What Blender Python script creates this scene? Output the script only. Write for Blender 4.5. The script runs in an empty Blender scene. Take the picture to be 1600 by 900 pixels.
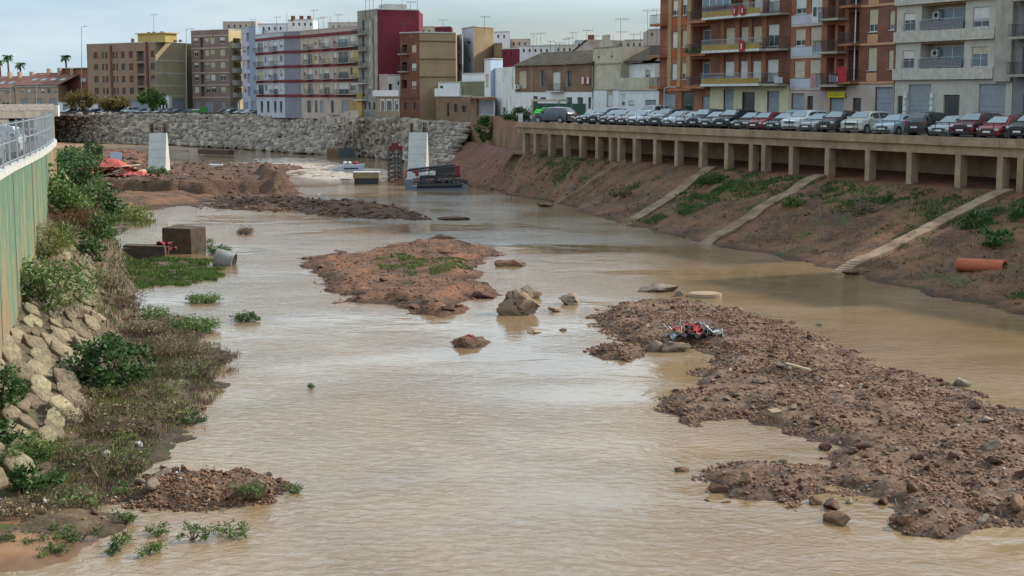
import bpy, math, random
import numpy as np
from mathutils import Vector, Matrix
random.seed(7); np.random.seed(7)
SC = bpy.context.scene
COL = SC.collection
# ------------------------------------------------------------------ camera, sky, sun, exposure
FPX, CAMZ = 2300.0, 11.0
TH = math.atan(300.0/FPX)
cam_d = bpy.data.cameras.new('camera'); cam = bpy.data.objects.new('camera', cam_d); COL.objects.link(cam)
cam.location = (0, 0, CAMZ); cam.rotation_euler = (math.radians(90)-TH, 0, 0)
cam_d.sensor_width = 36.0; cam_d.lens = 36.0*FPX/1600.0; cam_d.clip_start = 0.5; cam_d.clip_end = 6000
SC.camera = cam
SC.view_settings.view_transform = 'Standard'; SC.view_settings.look = 'None'
SC.view_settings.exposure = 0.06; SC.view_settings.gamma = 1.0
SUN_EL, SUN_AZ = math.radians(33), math.radians(70)        # azimuth from +Y towards +X
w = bpy.data.worlds.new('World'); SC.world = w; w.use_nodes = True
nt = w.node_tree; bg = nt.nodes['Background']; bg.inputs['Strength'].default_value = 0.1
sky = nt.nodes.new('ShaderNodeTexSky'); sky.sky_type = 'NISHITA'; sky.sun_disc = False
sky.sun_elevation = SUN_EL; sky.sun_rotation = SUN_AZ; sky.air_density = 1.0; sky.dust_density = 1.5
tc = nt.nodes.new('ShaderNodeTexCoord'); mp = nt.nodes.new('ShaderNodeMapping')
mp.inputs['Scale'].default_value = (1.6, 1.6, 9.0)
n1 = nt.nodes.new('ShaderNodeTexNoise'); n1.inputs['Scale'].default_value = 1.7; n1.inputs['Detail'].default_value = 7; n1.inputs['Roughness'].default_value = .55; n1.inputs['Distortion'].default_value = .4
cr = nt.nodes.new('ShaderNodeValToRGB'); cr.color_ramp.elements[0].position = .36; cr.color_ramp.elements[0].color = (.45,.45,.45,1)
cr.color_ramp.elements[1].position = .62; cr.color_ramp.elements[1].color = (.97,.97,.97,1)
n2 = nt.nodes.new('ShaderNodeTexNoise'); n2.inputs['Scale'].default_value = 3.1; n2.inputs['Detail'].default_value = 6
cr2 = nt.nodes.new('ShaderNodeValToRGB')
cr2.color_ramp.elements[0].position = .35; cr2.color_ramp.elements[0].color = (4.5, 6.3, 7.4, 1)
cr2.color_ramp.elements[1].position = .68; cr2.color_ramp.elements[1].color = (7.1, 8.1, 8.6, 1)
mx = nt.nodes.new('ShaderNodeMixRGB')
L = nt.links.new
L(tc.outputs['Generated'], mp.inputs['Vector']); L(mp.outputs[0], n1.inputs['Vector']); L(mp.outputs[0], n2.inputs['Vector'])
L(n1.outputs['Fac'], cr.inputs['Fac']); L(n2.outputs['Fac'], cr2.inputs['Fac'])
L(cr.outputs['Color'], mx.inputs['Fac']); L(sky.outputs['Color'], mx.inputs['Color1']); L(cr2.outputs['Color'], mx.inputs['Color2'])
# a thin overcast is brighter overhead than at the horizon
sp = nt.nodes.new('ShaderNodeSeparateXYZ'); L(tc.outputs['Generated'], sp.inputs[0])
gr = nt.nodes.new('ShaderNodeMapRange'); gr.inputs['From Min'].default_value = .05; gr.inputs['From Max'].default_value = .18; gr.inputs['To Min'].default_value = 1.0; gr.inputs['To Max'].default_value = 1.9
L(sp.outputs[2], gr.inputs['Value'])
vm = nt.nodes.new('ShaderNodeVectorMath'); vm.operation = 'SCALE'; L(mx.outputs[0], vm.inputs[0]); L(gr.outputs[0], vm.inputs['Scale']); L(vm.outputs[0], bg.inputs['Color'])
sd = bpy.data.lights.new('sun', 'SUN'); sd.energy = 5.0; sd.angle = math.radians(1.2); sd.color = (1, .91, .78)
so = bpy.data.objects.new('sun', sd); COL.objects.link(so)
SUNV = Vector((math.sin(SUN_AZ)*math.cos(SUN_EL), math.cos(SUN_AZ)*math.cos(SUN_EL), math.sin(SUN_EL)))
so.rotation_euler = SUNV.to_track_quat('Z', 'Y').to_euler(); so.location = (60, 40, 80)
SC.cycles.max_bounces = 5; SC.cycles.diffuse_bounces = 2; SC.cycles.glossy_bounces = 3; SC.cycles.transmission_bounces = 2
SC.cycles.transparent_max_bounces = 4; SC.cycles.caustics_reflective = False; SC.cycles.caustics_refractive = False

# ------------------------------------------------------------------ measuring helpers: where a sight line meets a real plane
def ray(px, py):
    x = (px-800)/FPX; u = -(py-450)/FPX
    return Vector((x, u*math.sin(TH)+math.cos(TH), u*math.cos(TH)-math.sin(TH)))
def at(px, py, z=0.0):
    d = ray(px, py); t = (z-CAMZ)/d.z
    return Vector((d.x*t, d.y*t, z))
def aty(px, py, Y):
    d = ray(px, py); t = Y/d.y
    return Vector((d.x*t, Y, CAMZ+d.z*t))
def col_at(px, Y): v = aty(px, 150, Y); return Vector((v.x, v.y))
def on_line(px, P, D, py=150):
    d = ray(px, py); n = Vector((D.y, -D.x))
    t = n.dot(P)/(n.x*d.x+n.y*d.y)
    return Vector((d.x*t, d.y*t))

# ------------------------------------------------------------------ numpy noise and meshes
def _h(a, b, s):
    n = (a.astype(np.int64)*374761393 + b.astype(np.int64)*668265263 + s*1274126177) & 0xffffffff
    n = ((n ^ (n >> 13))*1274126177) & 0xffffffff
    return ((n ^ (n >> 16)) & 0xffff)/65535.0
def vn(x, y, s=0):
    xi = np.floor(x); yi = np.floor(y); fx = x-xi; fy = y-yi
    fx = fx*fx*(3-2*fx); fy = fy*fy*(3-2*fy)
    a = _h(xi, yi, s); b = _h(xi+1, yi, s); c = _h(xi, yi+1, s); d = _h(xi+1, yi+1, s)
    return (a+(b-a)*fx)*(1-fy)+(c+(d-c)*fx)*fy
def fbm(x, y, o=4, s=0, r=.5):
    t = 0; a = 1; m = 0
    for i in range(o):
        t = t+a*(vn(x*2**i+i*13.7, y*2**i+i*7.3, s+i)-.5); m += a; a *= r
    return t/m*2
def np_mesh(name, V, F, smooth=False):
    me = bpy.data.meshes.new(name); V = np.asarray(V, dtype=np.float32); F = np.asarray(F, dtype=np.int32)
    me.vertices.add(len(V)); me.vertices.foreach_set('co', V.ravel())
    k = F.shape[1]; me.loops.add(F.size); me.loops.foreach_set('vertex_index', F.ravel())
    me.polygons.add(len(F)); me.polygons.foreach_set('loop_start', np.arange(0, F.size, k, dtype=np.int32))
    me.polygons.foreach_set('loop_total', np.full(len(F), k, dtype=np.int32))
    if smooth: me.polygons.foreach_set('use_smooth', np.ones(len(F), dtype=bool))
    me.update(calc_edges=True); me.validate()
    return me

class MB:
    """collects geometry for one mesh"""
    def __init__(s): s.v = []; s.f = []
    def add(s, vs, fs):
        b = len(s.v); s.v += [tuple(v) for v in vs]; s.f += [tuple(b+i for i in f) for f in fs]; return s
    def box(s, x0, x1, y0, y1, z0, z1, M=None):
        vs = [Vector((x, y, z)) for z in (z0, z1) for x, y in ((x0, y0), (x1, y0), (x1, y1), (x0, y1))]
        if M is not None: vs = [M @ v for v in vs]
        return s.add(vs, [(3,2,1,0), (4,5,6,7), (0,1,5,4), (1,2,6,5), (2,3,7,6), (3,0,4,7)])
    def tube(s, pts, r, n=6, cap=True):
        pts = [Vector(p) for p in pts]; rs = r if isinstance(r, (list, tuple)) else [r]*len(pts)
        b = len(s.v)
        for i, p in enumerate(pts):
            d = (pts[min(i+1, len(pts)-1)]-pts[max(i-1, 0)]).normalized()
            a = d.cross(Vector((0, 0, 1)))
            if a.length < .05: a = d.cross(Vector((1, 0, 0)))
            a.normalize(); c = d.cross(a)
            for k in range(n):
                t = 2*math.pi*k/n; s.v.append(tuple(p+(a*math.cos(t)+c*math.sin(t))*rs[i]))
        for i in range(len(pts)-1):
            for k in range(n):
                s.f.append((b+i*n+k, b+i*n+(k+1) % n, b+(i+1)*n+(k+1) % n, b+(i+1)*n+k))
        if cap:
            s.f.append(tuple(b+k for k in range(n))[::-1]); s.f.append(tuple(b+(len(pts)-1)*n+k for k in range(n)))
        return s
    def prism(s, poly, z0, z1):
        n = len(poly); b = len(s.v)
        s.v += [(p[0], p[1], z0) for p in poly]+[(p[0], p[1], z1) for p in poly]
        s.f += [tuple(b+i for i in range(n))[::-1], tuple(b+n+i for i in range(n))]
        s.f += [(b+i, b+(i+1) % n, b+n+(i+1) % n, b+n+i) for i in range(n)]
        return s

def link(name, me, mat, parent=None, off=None):
    o = bpy.data.objects.new(name, me); COL.objects.link(o)
    if mat is not None and not me.materials: me.materials.append(mat)
    if parent is not None: o.parent = parent
    return o
def obj(name, mb, mat, parent=None, smooth=False, world=True, kind=None, label=None):
    """link a MB as one mesh; world=True: its points are world points, stored relative to the parent thing"""
    me = bpy.data.meshes.new(name)
    off = Vector((0, 0, 0))
    if world and parent is not None:
        p = parent
        while p is not None: off += Vector(p.location); p = p.parent
    me.from_pydata([(v[0]-off.x, v[1]-off.y, v[2]-off.z) for v in mb.v], [], mb.f)
    if smooth:
        for p in me.polygons: p.use_smooth = True
    o = link(name, me, mat, parent)
    if kind: o['kind'] = kind
    if label: o['label'] = label
    return o
def tag(o, label, cat, group=None):
    o['label'] = label; o['category'] = cat
    if group: o['group'] = group
    return o
def thing(name, label, cat, loc=(0, 0, 0), rz=0, group=None):
    o = bpy.data.objects.new(name, None); COL.objects.link(o); o.location = loc; o.rotation_euler = (0, 0, rz)
    o.empty_display_size = .2
    return tag(o, label, cat, group)
def struct(o): o['kind'] = 'structure'; return o
def kids(o, table): return table.get(o.name, [])
def copy_tree(o, parent=None):
    c = o.copy(); COL.objects.link(c)
    if parent is not None: c.parent = parent
    for ch in list(o.children): copy_tree(ch, c)
    return c

# ------------------------------------------------------------------ materials
def nodes(name):
    m = bpy.data.materials.new(name); m.use_nodes = True; t = m.node_tree
    return m, t, t.nodes['Principled BSDF']
def N(t, k, **kw):
    n = t.nodes.new(k)
    for a, b in kw.items():
        if a in n.inputs: n.inputs[a].default_value = b
        else: setattr(n, a, b)
    return n
def rgb(c): return (c[0], c[1], c[2], 1)
def mat(name, c, c2=None, scale=2.0, rough=.85, bump=.2, bscale=None, stretch=(1, 1, 1), spec=.25, metal=0, streak=None, isle=0, lo=.35, hi=.65, coat=0, wave=None, dist=.05):
    m, t, p = nodes(name); l = t.links.new
    c2 = c2 or tuple(x*.72 for x in c)
    co = N(t, 'ShaderNodeTexCoord'); mp = N(t, 'ShaderNodeMapping'); mp.inputs['Scale'].default_value = stretch
    l(co.outputs['Object'], mp.inputs['Vector'])
    n = N(t, 'ShaderNodeTexNoise', Scale=scale, Detail=8.0, Roughness=.6); l(mp.outputs[0], n.inputs['Vector'])
    r = N(t, 'ShaderNodeValToRGB'); r.color_ramp.elements[0].position = lo; r.color_ramp.elements[1].position = hi
    r.color_ramp.elements[0].color = rgb(c2); r.color_ramp.elements[1].color = rgb(c)
    l(n.outputs['Fac'], r.inputs['Fac']); out = r.outputs['Color']
    if streak:                       # rain and rust runs down the face, part of the paint
        sc, col, amt = streak
        ms = N(t, 'ShaderNodeMapping'); ms.inputs['Scale'].default_value = (1.1, 1.1, .16); l(co.outputs['Object'], ms.inputs['Vector'])
        ns = N(t, 'ShaderNodeTexNoise', Scale=sc, Detail=5.0); l(ms.outputs[0], ns.inputs['Vector'])
        rs = N(t, 'ShaderNodeValToRGB'); rs.color_ramp.elements[0].position = .50; rs.color_ramp.elements[0].color = (0, 0, 0, 1)
        rs.color_ramp.elements[1].position = .80; rs.color_ramp.elements[1].color = (amt*.9, amt*.9, amt*.9, 1); l(ns.outputs['Fac'], rs.inputs['Fac'])
        mx = N(t, 'ShaderNodeMixRGB'); mx.inputs['Color2'].default_value = rgb(col); l(rs.outputs['Color'], mx.inputs['Fac']); l(out, mx.inputs['Color1']); out = mx.outputs[0]
    if isle:                         # each stone or leaf has its own tone
        g = N(t, 'ShaderNodeNewGeometry'); oi = N(t, 'ShaderNodeObjectInfo')
        a = N(t, 'ShaderNodeMath', operation='ADD'); l(g.outputs['Random Per Island'], a.inputs[0]); l(oi.outputs['Random'], a.inputs[1])
        fr = N(t, 'ShaderNodeMath', operation='FRACT'); l(a.outputs[0], fr.inputs[0])
        mr = N(t, 'ShaderNodeMapRange'); mr.inputs['To Min'].default_value = 1-isle; mr.inputs['To Max'].default_value = 1+isle; l(fr.outputs[0], mr.inputs['Value'])
        hs = N(t, 'ShaderNodeHueSaturation'); l(out, hs.inputs['Color']); l(mr.outputs[0], hs.inputs['Value']); 
        mh = N(t, 'ShaderNodeMapRange'); mh.inputs['To Min'].default_value = .485; mh.inputs['To Max'].default_value = .515; l(fr.outputs[0], mh.inputs['Value']); l(mh.outputs[0], hs.inputs['Hue'])
        out = hs.outputs[0]
    l(out, p.inputs['Base Color'])
    p.inputs['Roughness'].default_value = rough; p.inputs['Specular IOR Level'].default_value = spec; p.inputs['Metallic'].default_value = metal
    p.inputs['Coat Weight'].default_value = coat
    if bump:
        nb = N(t, 'ShaderNodeTexNoise', Scale=bscale or scale*4, Detail=9.0, Roughness=.65); l(mp.outputs[0], nb.inputs['Vector'])
        b = N(t, 'ShaderNodeBump', Strength=bump, Distance=dist); src = nb.outputs['Fac']
        if wave:
            wv = N(t, 'ShaderNodeTexWave', Scale=wave, bands_direction='Z'); l(co.outputs['Object'], wv.inputs['Vector']); src = wv.outputs['Fac']
        l(src, b.inputs['Height']); l(b.outputs[0], p.inputs['Normal'])
    return m
def brick(name, c1, c2, mortar=(.3, .27, .23), s=1.0, rough=.9, streak=None):
    m, t, p = nodes(name); l = t.links.new
    co = N(t, 'ShaderNodeTexCoord'); sp = N(t, 'ShaderNodeSeparateXYZ'); l(co.outputs['Object'], sp.inputs[0])
    ad = N(t, 'ShaderNodeMath', operation='ADD'); l(sp.outputs[0], ad.inputs[0]); l(sp.outputs[1], ad.inputs[1])
    cb = N(t, 'ShaderNodeCombineXYZ'); l(ad.outputs[0], cb.inputs[0]); l(sp.outputs[2], cb.inputs[1])
    b = N(t, 'ShaderNodeTexBrick'); b.inputs['Scale'].default_value = 2.0*s; b.inputs['Mortar Size'].default_value = .018
    b.inputs['Color1'].default_value = rgb(c1); b.inputs['Color2'].default_value = rgb(c2); b.inputs['Mortar'].default_value = rgb(mortar)
    b.inputs['Brick Width'].default_value = .5; b.inputs['Row Height'].default_value = .16
    l(cb.outputs[0], b.inputs['Vector'])
    n = N(t, 'ShaderNodeTexNoise', Scale=.5, Detail=7.0); l(co.outputs['Object'], n.inputs['Vector'])
    r = N(t, 'ShaderNodeMapRange'); r.inputs['From Min'].default_value = .3; r.inputs['From Max'].default_value = .7
    r.inputs['To Min'].default_value = .7; r.inputs['To Max'].default_value = 1.15; l(n.outputs['Fac'], r.inputs['Value'])
    hs = N(t, 'ShaderNodeHueSaturation'); l(b.outputs['Color'], hs.inputs['Color']); l(r.outputs[0], hs.inputs['Value'])
    l(hs.outputs[0], p.inputs['Base Color']); p.inputs['Roughness'].default_value = rough; p.inputs['Specular IOR Level'].default_value = .2
    bp = N(t, 'ShaderNodeBump', Strength=.4, Distance=.01); l(b.outputs['Fac'], bp.inputs['Height']); bp.invert = True; l(bp.outputs[0], p.inputs['Normal'])
    return m
def leaf(name, c, c2, isle=.45):
    m = mat(name, c, c2, scale=.9, rough=.6, bump=0, spec=.35, isle=isle); t = m.node_tree; p = t.nodes['Principled BSDF']
    tr = N(t, 'ShaderNodeBsdfTranslucent'); ms = N(t, 'ShaderNodeMixShader'); ms.inputs[0].default_value = .28
    src = p.inputs['Base Color'].links[0].from_socket; t.links.new(src, tr.inputs['Color'])
    t.links.new(p.outputs[0], ms.inputs[1]); t.links.new(tr.outputs[0], ms.inputs[2]); t.links.new(ms.outputs[0], t.nodes['Material Output'].inputs['Surface'])
    return m
def plain(name, c, rough=.5, metal=0, spec=.5, coat=0):
    m, t, p = nodes(name); p.inputs['Base Color'].default_value = rgb(c); p.inputs['Roughness'].default_value = rough
    p.inputs['Metallic'].default_value = metal; p.inputs['Specular IOR Level'].default_value = spec; p.inputs['Coat Weight'].default_value = coat
    n = N(t, 'ShaderNodeTexNoise', Scale=7.0, Detail=4.0); r = N(t, 'ShaderNodeMapRange')
    r.inputs['To Min'].default_value = max(0, rough-.1); r.inputs['To Max'].default_value = min(1, rough+.15)
    t.links.new(n.outputs['Fac'], r.inputs['Value']); t.links.new(r.outputs[0], p.inputs['Roughness'])
    return m

G = {}
G['glass'] = plain('window glass', (.025, .03, .035), .08, 0, .6)
G['glassb'] = plain('bright window glass', (.10, .14, .17), .12, 0, .7)
G['frame_w'] = plain('white window frame', (.62, .61, .58), .5)
G['frame_d'] = plain('dark window frame', (.06, .045, .035), .5)
G['blind_w'] = mat('white roller blind', (.62, .60, .56), (.5, .49, .46), wave=6, bump=.4)
G['blind_c'] = mat('cream roller blind', (.50, .43, .31), (.42, .36, .26), wave=6, bump=.4)
G['blind_b'] = mat('brown roller blind', (.15, .07, .045), (.11, .05, .035), wave=6, bump=.4)
G['blind_g'] = mat('grey roller shutter', (.30, .31, .33), (.24, .25, .27), wave=4, bump=.5)
G['dark'] = mat('dark interior', (.03, .028, .026))
G['railing'] = plain('dark railing metal', (.05, .055, .06), .5, .5)
G['galv'] = plain('galvanised metal', (.32, .34, .36), .45, .6)
G['conc'] = mat('weathered concrete', (.36, .33, .28), (.26, .23, .19), scale=.8, bump=.3, streak=(1.2, (.12, .1, .08), .5))
G['conc_l'] = mat('pale concrete', (.50, .49, .46), (.40, .39, .36), scale=1.2, bump=.15, streak=(1.4, (.3, .27, .23), .4))
G['conc_tan'] = mat('tan stained concrete', (.35, .25, .16), (.22, .15, .095), scale=.7, bump=.3, streak=(1.5, (.17, .10, .055), .6))
G['slabw'] = mat('white painted slab edge', (.62, .61, .58), bump=.05)
G['tile'] = mat('old roof tiles', (.105, .08, .058), (.045, .04, .032), scale=1.2, bump=.8, wave=None, bscale=8)
G['asph'] = mat('asphalt', (.06, .06, .06), (.045, .045, .045), scale=3)
G['pave'] = mat('paved ground', (.2, .185, .165), (.13, .12, .11), scale=.4)

# ------------------------------------------------------------------ facades
class Face:
    def __init__(s, P, Q):
        s.P = Vector((P[0], P[1])); s.Q = Vector((Q[0], Q[1])); s.L = (s.Q-s.P).length; s.u = (s.Q-s.P)/s.L; s.n = Vector((s.u.y, -s.u.x))
    def sz(s, px, py):
        d = ray(px, py); t = s.n.dot(s.P)/(s.n.x*d.x+s.n.y*d.y)
        p = Vector((d.x*t, d.y*t)); return (p-s.P).dot(s.u), CAMZ+d.z*t
    def R(s, x0, y0, x1, y1):
        ym = (y0+y1)/2; xm = (x0+x1)/2
        return (s.sz(x0, ym)[0], s.sz(x1, ym)[0], s.sz(xm, y1)[1], s.sz(xm, y0)[1])
    def pt(s, a, z, d=0):
        p = s.P+s.u*a+s.n*d; return Vector((p.x, p.y, z))
    def box(s, mb, a0, a1, z0, z1, d0, d1):
        vs = [s.pt(a, z, d) for z in (z0, z1) for a, d in ((a0, d1), (a1, d1), (a1, d0), (a0, d0))]
        return mb.add(vs, [(3,2,1,0), (4,5,6,7), (0,1,5,4), (1,2,6,5), (2,3,7,6), (3,0,4,7)])
    def wall(s, mb, z0, z1, ops, a0=0, a1=None):
        a1 = s.L if a1 is None else a1
        o2 = []
        for o in ops:
            q = (max(o[0], a0+.02), min(o[1], a1-.02), max(o[2], z0+.01), min(o[3], z1-.05), o[4])
            if q[1]-q[0] > .1 and q[3]-q[2] > .1: o2.append(q)
        xs = sorted(set([a0, a1]+[round(v, 4) for o in o2 for v in o[:2]])); zs = sorted(set([z0, z1]+[round(v, 4) for o in o2 for v in o[2:4]]))
        for i in range(len(xs)-1):
            for j in range(len(zs)-1):
                xm = (xs[i]+xs[i+1])/2; zm = (zs[j]+zs[j+1])/2
                if any(o[0] < xm < o[1] and o[2] < zm < o[3] for o in o2): continue
                mb.add([s.pt(xs[i], zs[j]), s.pt(xs[i+1], zs[j]), s.pt(xs[i+1], zs[j+1]), s.pt(xs[i], zs[j+1])], [(0,1,2,3)])
        for o in o2:
            D = -1.3 if o[4] in ('loggia', 'loggia_ac') else -.3
            A, B, C, E = (o[0], o[2]), (o[1], o[2]), (o[1], o[3]), (o[0], o[3])
            for p, q in ((A, B), (B, C), (C, E), (E, A)):
                mb.add([s.pt(p[0], p[1]), s.pt(p[0], p[1], D), s.pt(q[0], q[1], D), s.pt(q[0], q[1])], [(0,1,2,3)])
            mb.add([s.pt(o[0], o[2], D), s.pt(o[1], o[2], D), s.pt(o[1], o[3], D), s.pt(o[0], o[3], D)], [(0,1,2,3)])
        return o2

def window(F, T, o, rnd, blinds=('blind_w', 'blind_c'), frame='frame_w', simple=False):
    a0, a1, z0, z1, kind = o; g = .012
    if kind in ('loggia', 'loggia_ac'):
        d = -1.28
        b0, b1 = a0+(a1-a0)*.12, a1-(a1-a0)*.12; zz = z0+(z1-z0)*.86
        f = MB()
        F.box(f, b0, b0+.07, z0+.05, zz, d, d+.06); F.box(f, b1-.07, b1, z0+.05, zz, d, d+.06); F.box(f, b0+.07, b1-.07, zz-.07, zz, d, d+.06)
        F.box(f, (b0+b1)/2-.04, (b0+b1)/2+.04, z0+.05, zz-.07, d, d+.06)
        fo = obj('balcony_door', f, G[frame], T)
        q = MB(); F.box(q, b0+.07, b1-.07, z0+.05, zz-.07, d-.01, d+.02); obj('pane', q, G['glassb'], fo)
        if kind == 'loggia_ac': ac_unit(F, T, a0+.3, z0+1.1, d)
        return
    d = -.2
    if kind in ('garage', 'shutter', 'greydoor'):
        q = MB(); F.box(q, a0+g, a1-g, z0, z1-g, d, d+.06)
        nsl = max(2, int((z1-z0)/.45))
        for i in range(1, nsl):
            z = z0+(z1-z0)*i/nsl; F.box(q, a0+g*2, a1-g*2, z-.02, z+.02, d+.06, d+.085)
        obj('roller_door' if kind != 'greydoor' else 'door', q, G['blind_g'], T); return
    if kind == 'door':
        q = MB(); F.box(q, a0+g, a1-g, z0, z1-g, d, d+.05)
        do = obj('door', q, G['frame_d'], T)
        q = MB(); F.box(q, a0+(a1-a0)*.2, a1-(a1-a0)*.2, z0+(z1-z0)*.3, z1-.2, d+.05, d+.07); obj('pane', q, G['glass'], do); return
    if kind == 'dark':
        q = MB(); F.box(q, a0+g, a1-g, z0+g, z1-g, d, d+.03); obj('pane', q, G['glass'], T); return
    f = MB(); t = .07
    F.box(f, a0+g, a0+t, z0+g, z1-g, d, d+.08); F.box(f, a1-t, a1-g, z0+g, z1-g, d, d+.08)
    F.box(f, a0+t, a1-t, z0+g, z0+t, d, d+.08); F.box(f, a0+t, a1-t, z1-t, z1-g, d, d+.08)
    if a1-a0 > .9: F.box(f, (a0+a1)/2-.03, (a0+a1)/2+.03, z0+t, z1-t, d, d+.07)
    fo = obj('window', f, G[frame], T)
    if not simple:
        q = MB(); F.box(q, a0-.05, a1+.05, z0-.06, z0-.003, -.02, .07); obj('sill', q, G['conc_l'], fo)
    q = MB(); F.box(q, a0+t, a1-t, z0+t, z1-t, d+.01, d+.04); obj('pane', q, G['glass'] if rnd.random() < .75 else G['glassb'], fo)
    k = rnd.random(); fr = 0 if k < .18 else (1 if k > .7 else rnd.uniform(.25, .85))
    if kind == 'blind': fr = 1 if k > .3 else .7
    if kind == 'open': fr = 0
    if fr > 0:
        q = MB(); zb = max(z0+t, z1-g-(z1-z0-t)*fr); F.box(q, a0+g*2, a1-g*2, zb, z1-g*2, d+.085, d+.12)
        obj('blind', q, G[rnd.choice(blinds)], fo)
def ac_unit(F, T, a, z, d=0.0):
    q = MB(); F.box(q, a, a+.85, z, z+.6, d+.01, d+.36); o = obj('air_conditioner', q, G['slabw'], T)
    q = MB(); c = F.pt(a+.5, z+.3, d+.37)
    ring = [c+Vector((F.u.x*math.cos(t), F.u.y*math.cos(t), math.sin(t)))*.22 for t in [i*math.pi/6 for i in range(12)]]
    q.add(ring, [tuple(range(12))]); obj('fan', q, G['dark'], o)
def railing(F, T, a0, a1, z, d0, d1, h=1.0, m='railing', step=.14, solid=None, name='railing', sides=True):
    q = MB()
    F.box(q, a0, a1, z+h-.04, z+h, d1-.04, d1); F.box(q, a0, a1, z+.06, z+.09, d1-.035, d1-.005)
    n = max(2, int((a1-a0)/step))
    for i in range(n+1):
        a = a0+(a1-a0-.02)*i/n; F.box(q, a, a+.018, z+.09, z+h-.04, d1-.03, d1-.012)
    if sides:
        for a in (a0, a1-.03):
            F.box(q, a, a+.03, z+h-.04, z+h, d0+.01, d1-.045)
            nn = max(1, int((d1-d0)/.2))
            for i in range(nn): F.box(q, a, a+.02, z, z+h-.045, d0+.05+(d1-d0)*i/nn, d0+.07+(d1-d0)*i/nn)
    return obj(name, q, G[m], T)
def balcony(F, T, a0, a1, z, depth=1.1, th=.18, slab='conc_l', rail='railing', panel=None, h=1.0, step=.14):
    q = MB(); F.box(q, a0, a1, z-th, z, .003, depth); b = obj('balcony', q, G[slab], T)
    if panel:
        q = MB(); F.box(q, a0+.03, a1-.03, z+.004, z+h*.5, depth-.09, depth-.04); obj('parapet_panel', q, G[panel], b)
        railing(F, b, a0, a1, z+h*.5, .003, depth-.02, h*.5, rail, step)
    elif rail: railing(F, b, a0, a1, z+.003, .003, depth, h, rail, step)
    return b
def py_ok(o, z0): return o[2] > z0 and o[3]-z0 < 5.4
def building(name, label, pts, z0, z1, wm, ops=None, depth=12, roofm='conc', parapet=.0, frame='frame_w', blinds=('blind_w', 'blind_c'), group=None, seed=1, simple=True, back=(0, 1), roof='flat', faces=None, coping='conc_l', cat='building', cz=None):
    """pts: plan corners seen from the river, left to right; a real closed volume behind them"""
    rnd = random.Random(seed); pts = [Vector((p[0], p[1])) for p in pts]
    c = sum(pts, Vector((0, 0)))/len(pts)
    T = thing(name, label, cat, (c.x, c.y, z0), 0, group)
    wm = wm if isinstance(wm, (list, tuple)) else [wm]*(len(pts)-1)
    FS = []
    bv = Vector(back).normalized()*depth
    for i in range(len(pts)-1):
        F = Face(pts[i], pts[i+1]); FS.append(F)
    for i, F in enumerate(FS):
        oo = [(o[0], o[1], z0+.05, o[3], o[4]) if o[4] in ('garage', 'shutter', 'greydoor', 'door') and o[2] < z0+3 and z0 > 7.6 and py_ok(o, z0) else o for o in (ops(i, F) if ops else [])]
        q = MB(); o2 = F.wall(q, z0, z1, oo); 
        obj('wall', q, wm[i], T)
        for o in o2: window(F, T, o, rnd, blinds, frame, simple)
    q = MB(); a, b = pts[0], pts[-1]; A2, B2 = a+bv, b+bv
    for p, r in ((b, B2), (B2, A2), (A2, a)):
        q.add([(p.x, p.y, z0), (r.x, r.y, z0), (r.x, r.y, z1), (p.x, p.y, z1)], [(0,1,2,3)])
    obj('wall', q, wm[-1], T)
    if roof == 'flat':
        poly = [(p.x, p.y) for p in pts]+[(B2.x, B2.y), (A2.x, A2.y)]
        q = MB(); q.prism([(x*1, y) for x, y in poly], z1, z1+.06); obj('roof', q, G[roofm], T)
        q = MB()
        for F in FS: F.box(q, 0, F.L, z1+.063, z1+.22, -.3, .09)
        obj('coping', q, G[coping], T)
    return T, FS
def band(F, T, z0, z1, d, m, a0=None, a1=None, name='floor_band'):
    q = MB(); F.box(q, 0 if a0 is None else a0, F.L if a1 is None else a1, z0, z1, .004, d); return obj(name, q, m, T)
def cols(F, xs, y=100): return [F.sz(x, y)[0] for x in xs]
def grid(F, pairs, zs, h=1.35, kinds='w', y=100):
    out = []
    for j, z in enumerate(zs):
        for i, pr in enumerate(pairs):
            a = F.sz(pr[0], y)[0]; b = F.sz(pr[1], y)[0]; k = pr[2] if len(pr) > 2 else kinds
            hh = h; zz = z
            if k in ('door2', 'loggia', 'loggia_ac'): zz = z-.85; hh = h+.85
            out.append((a, b, zz, zz+hh, 'w' if k == 'door2' else k))
    return out

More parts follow.
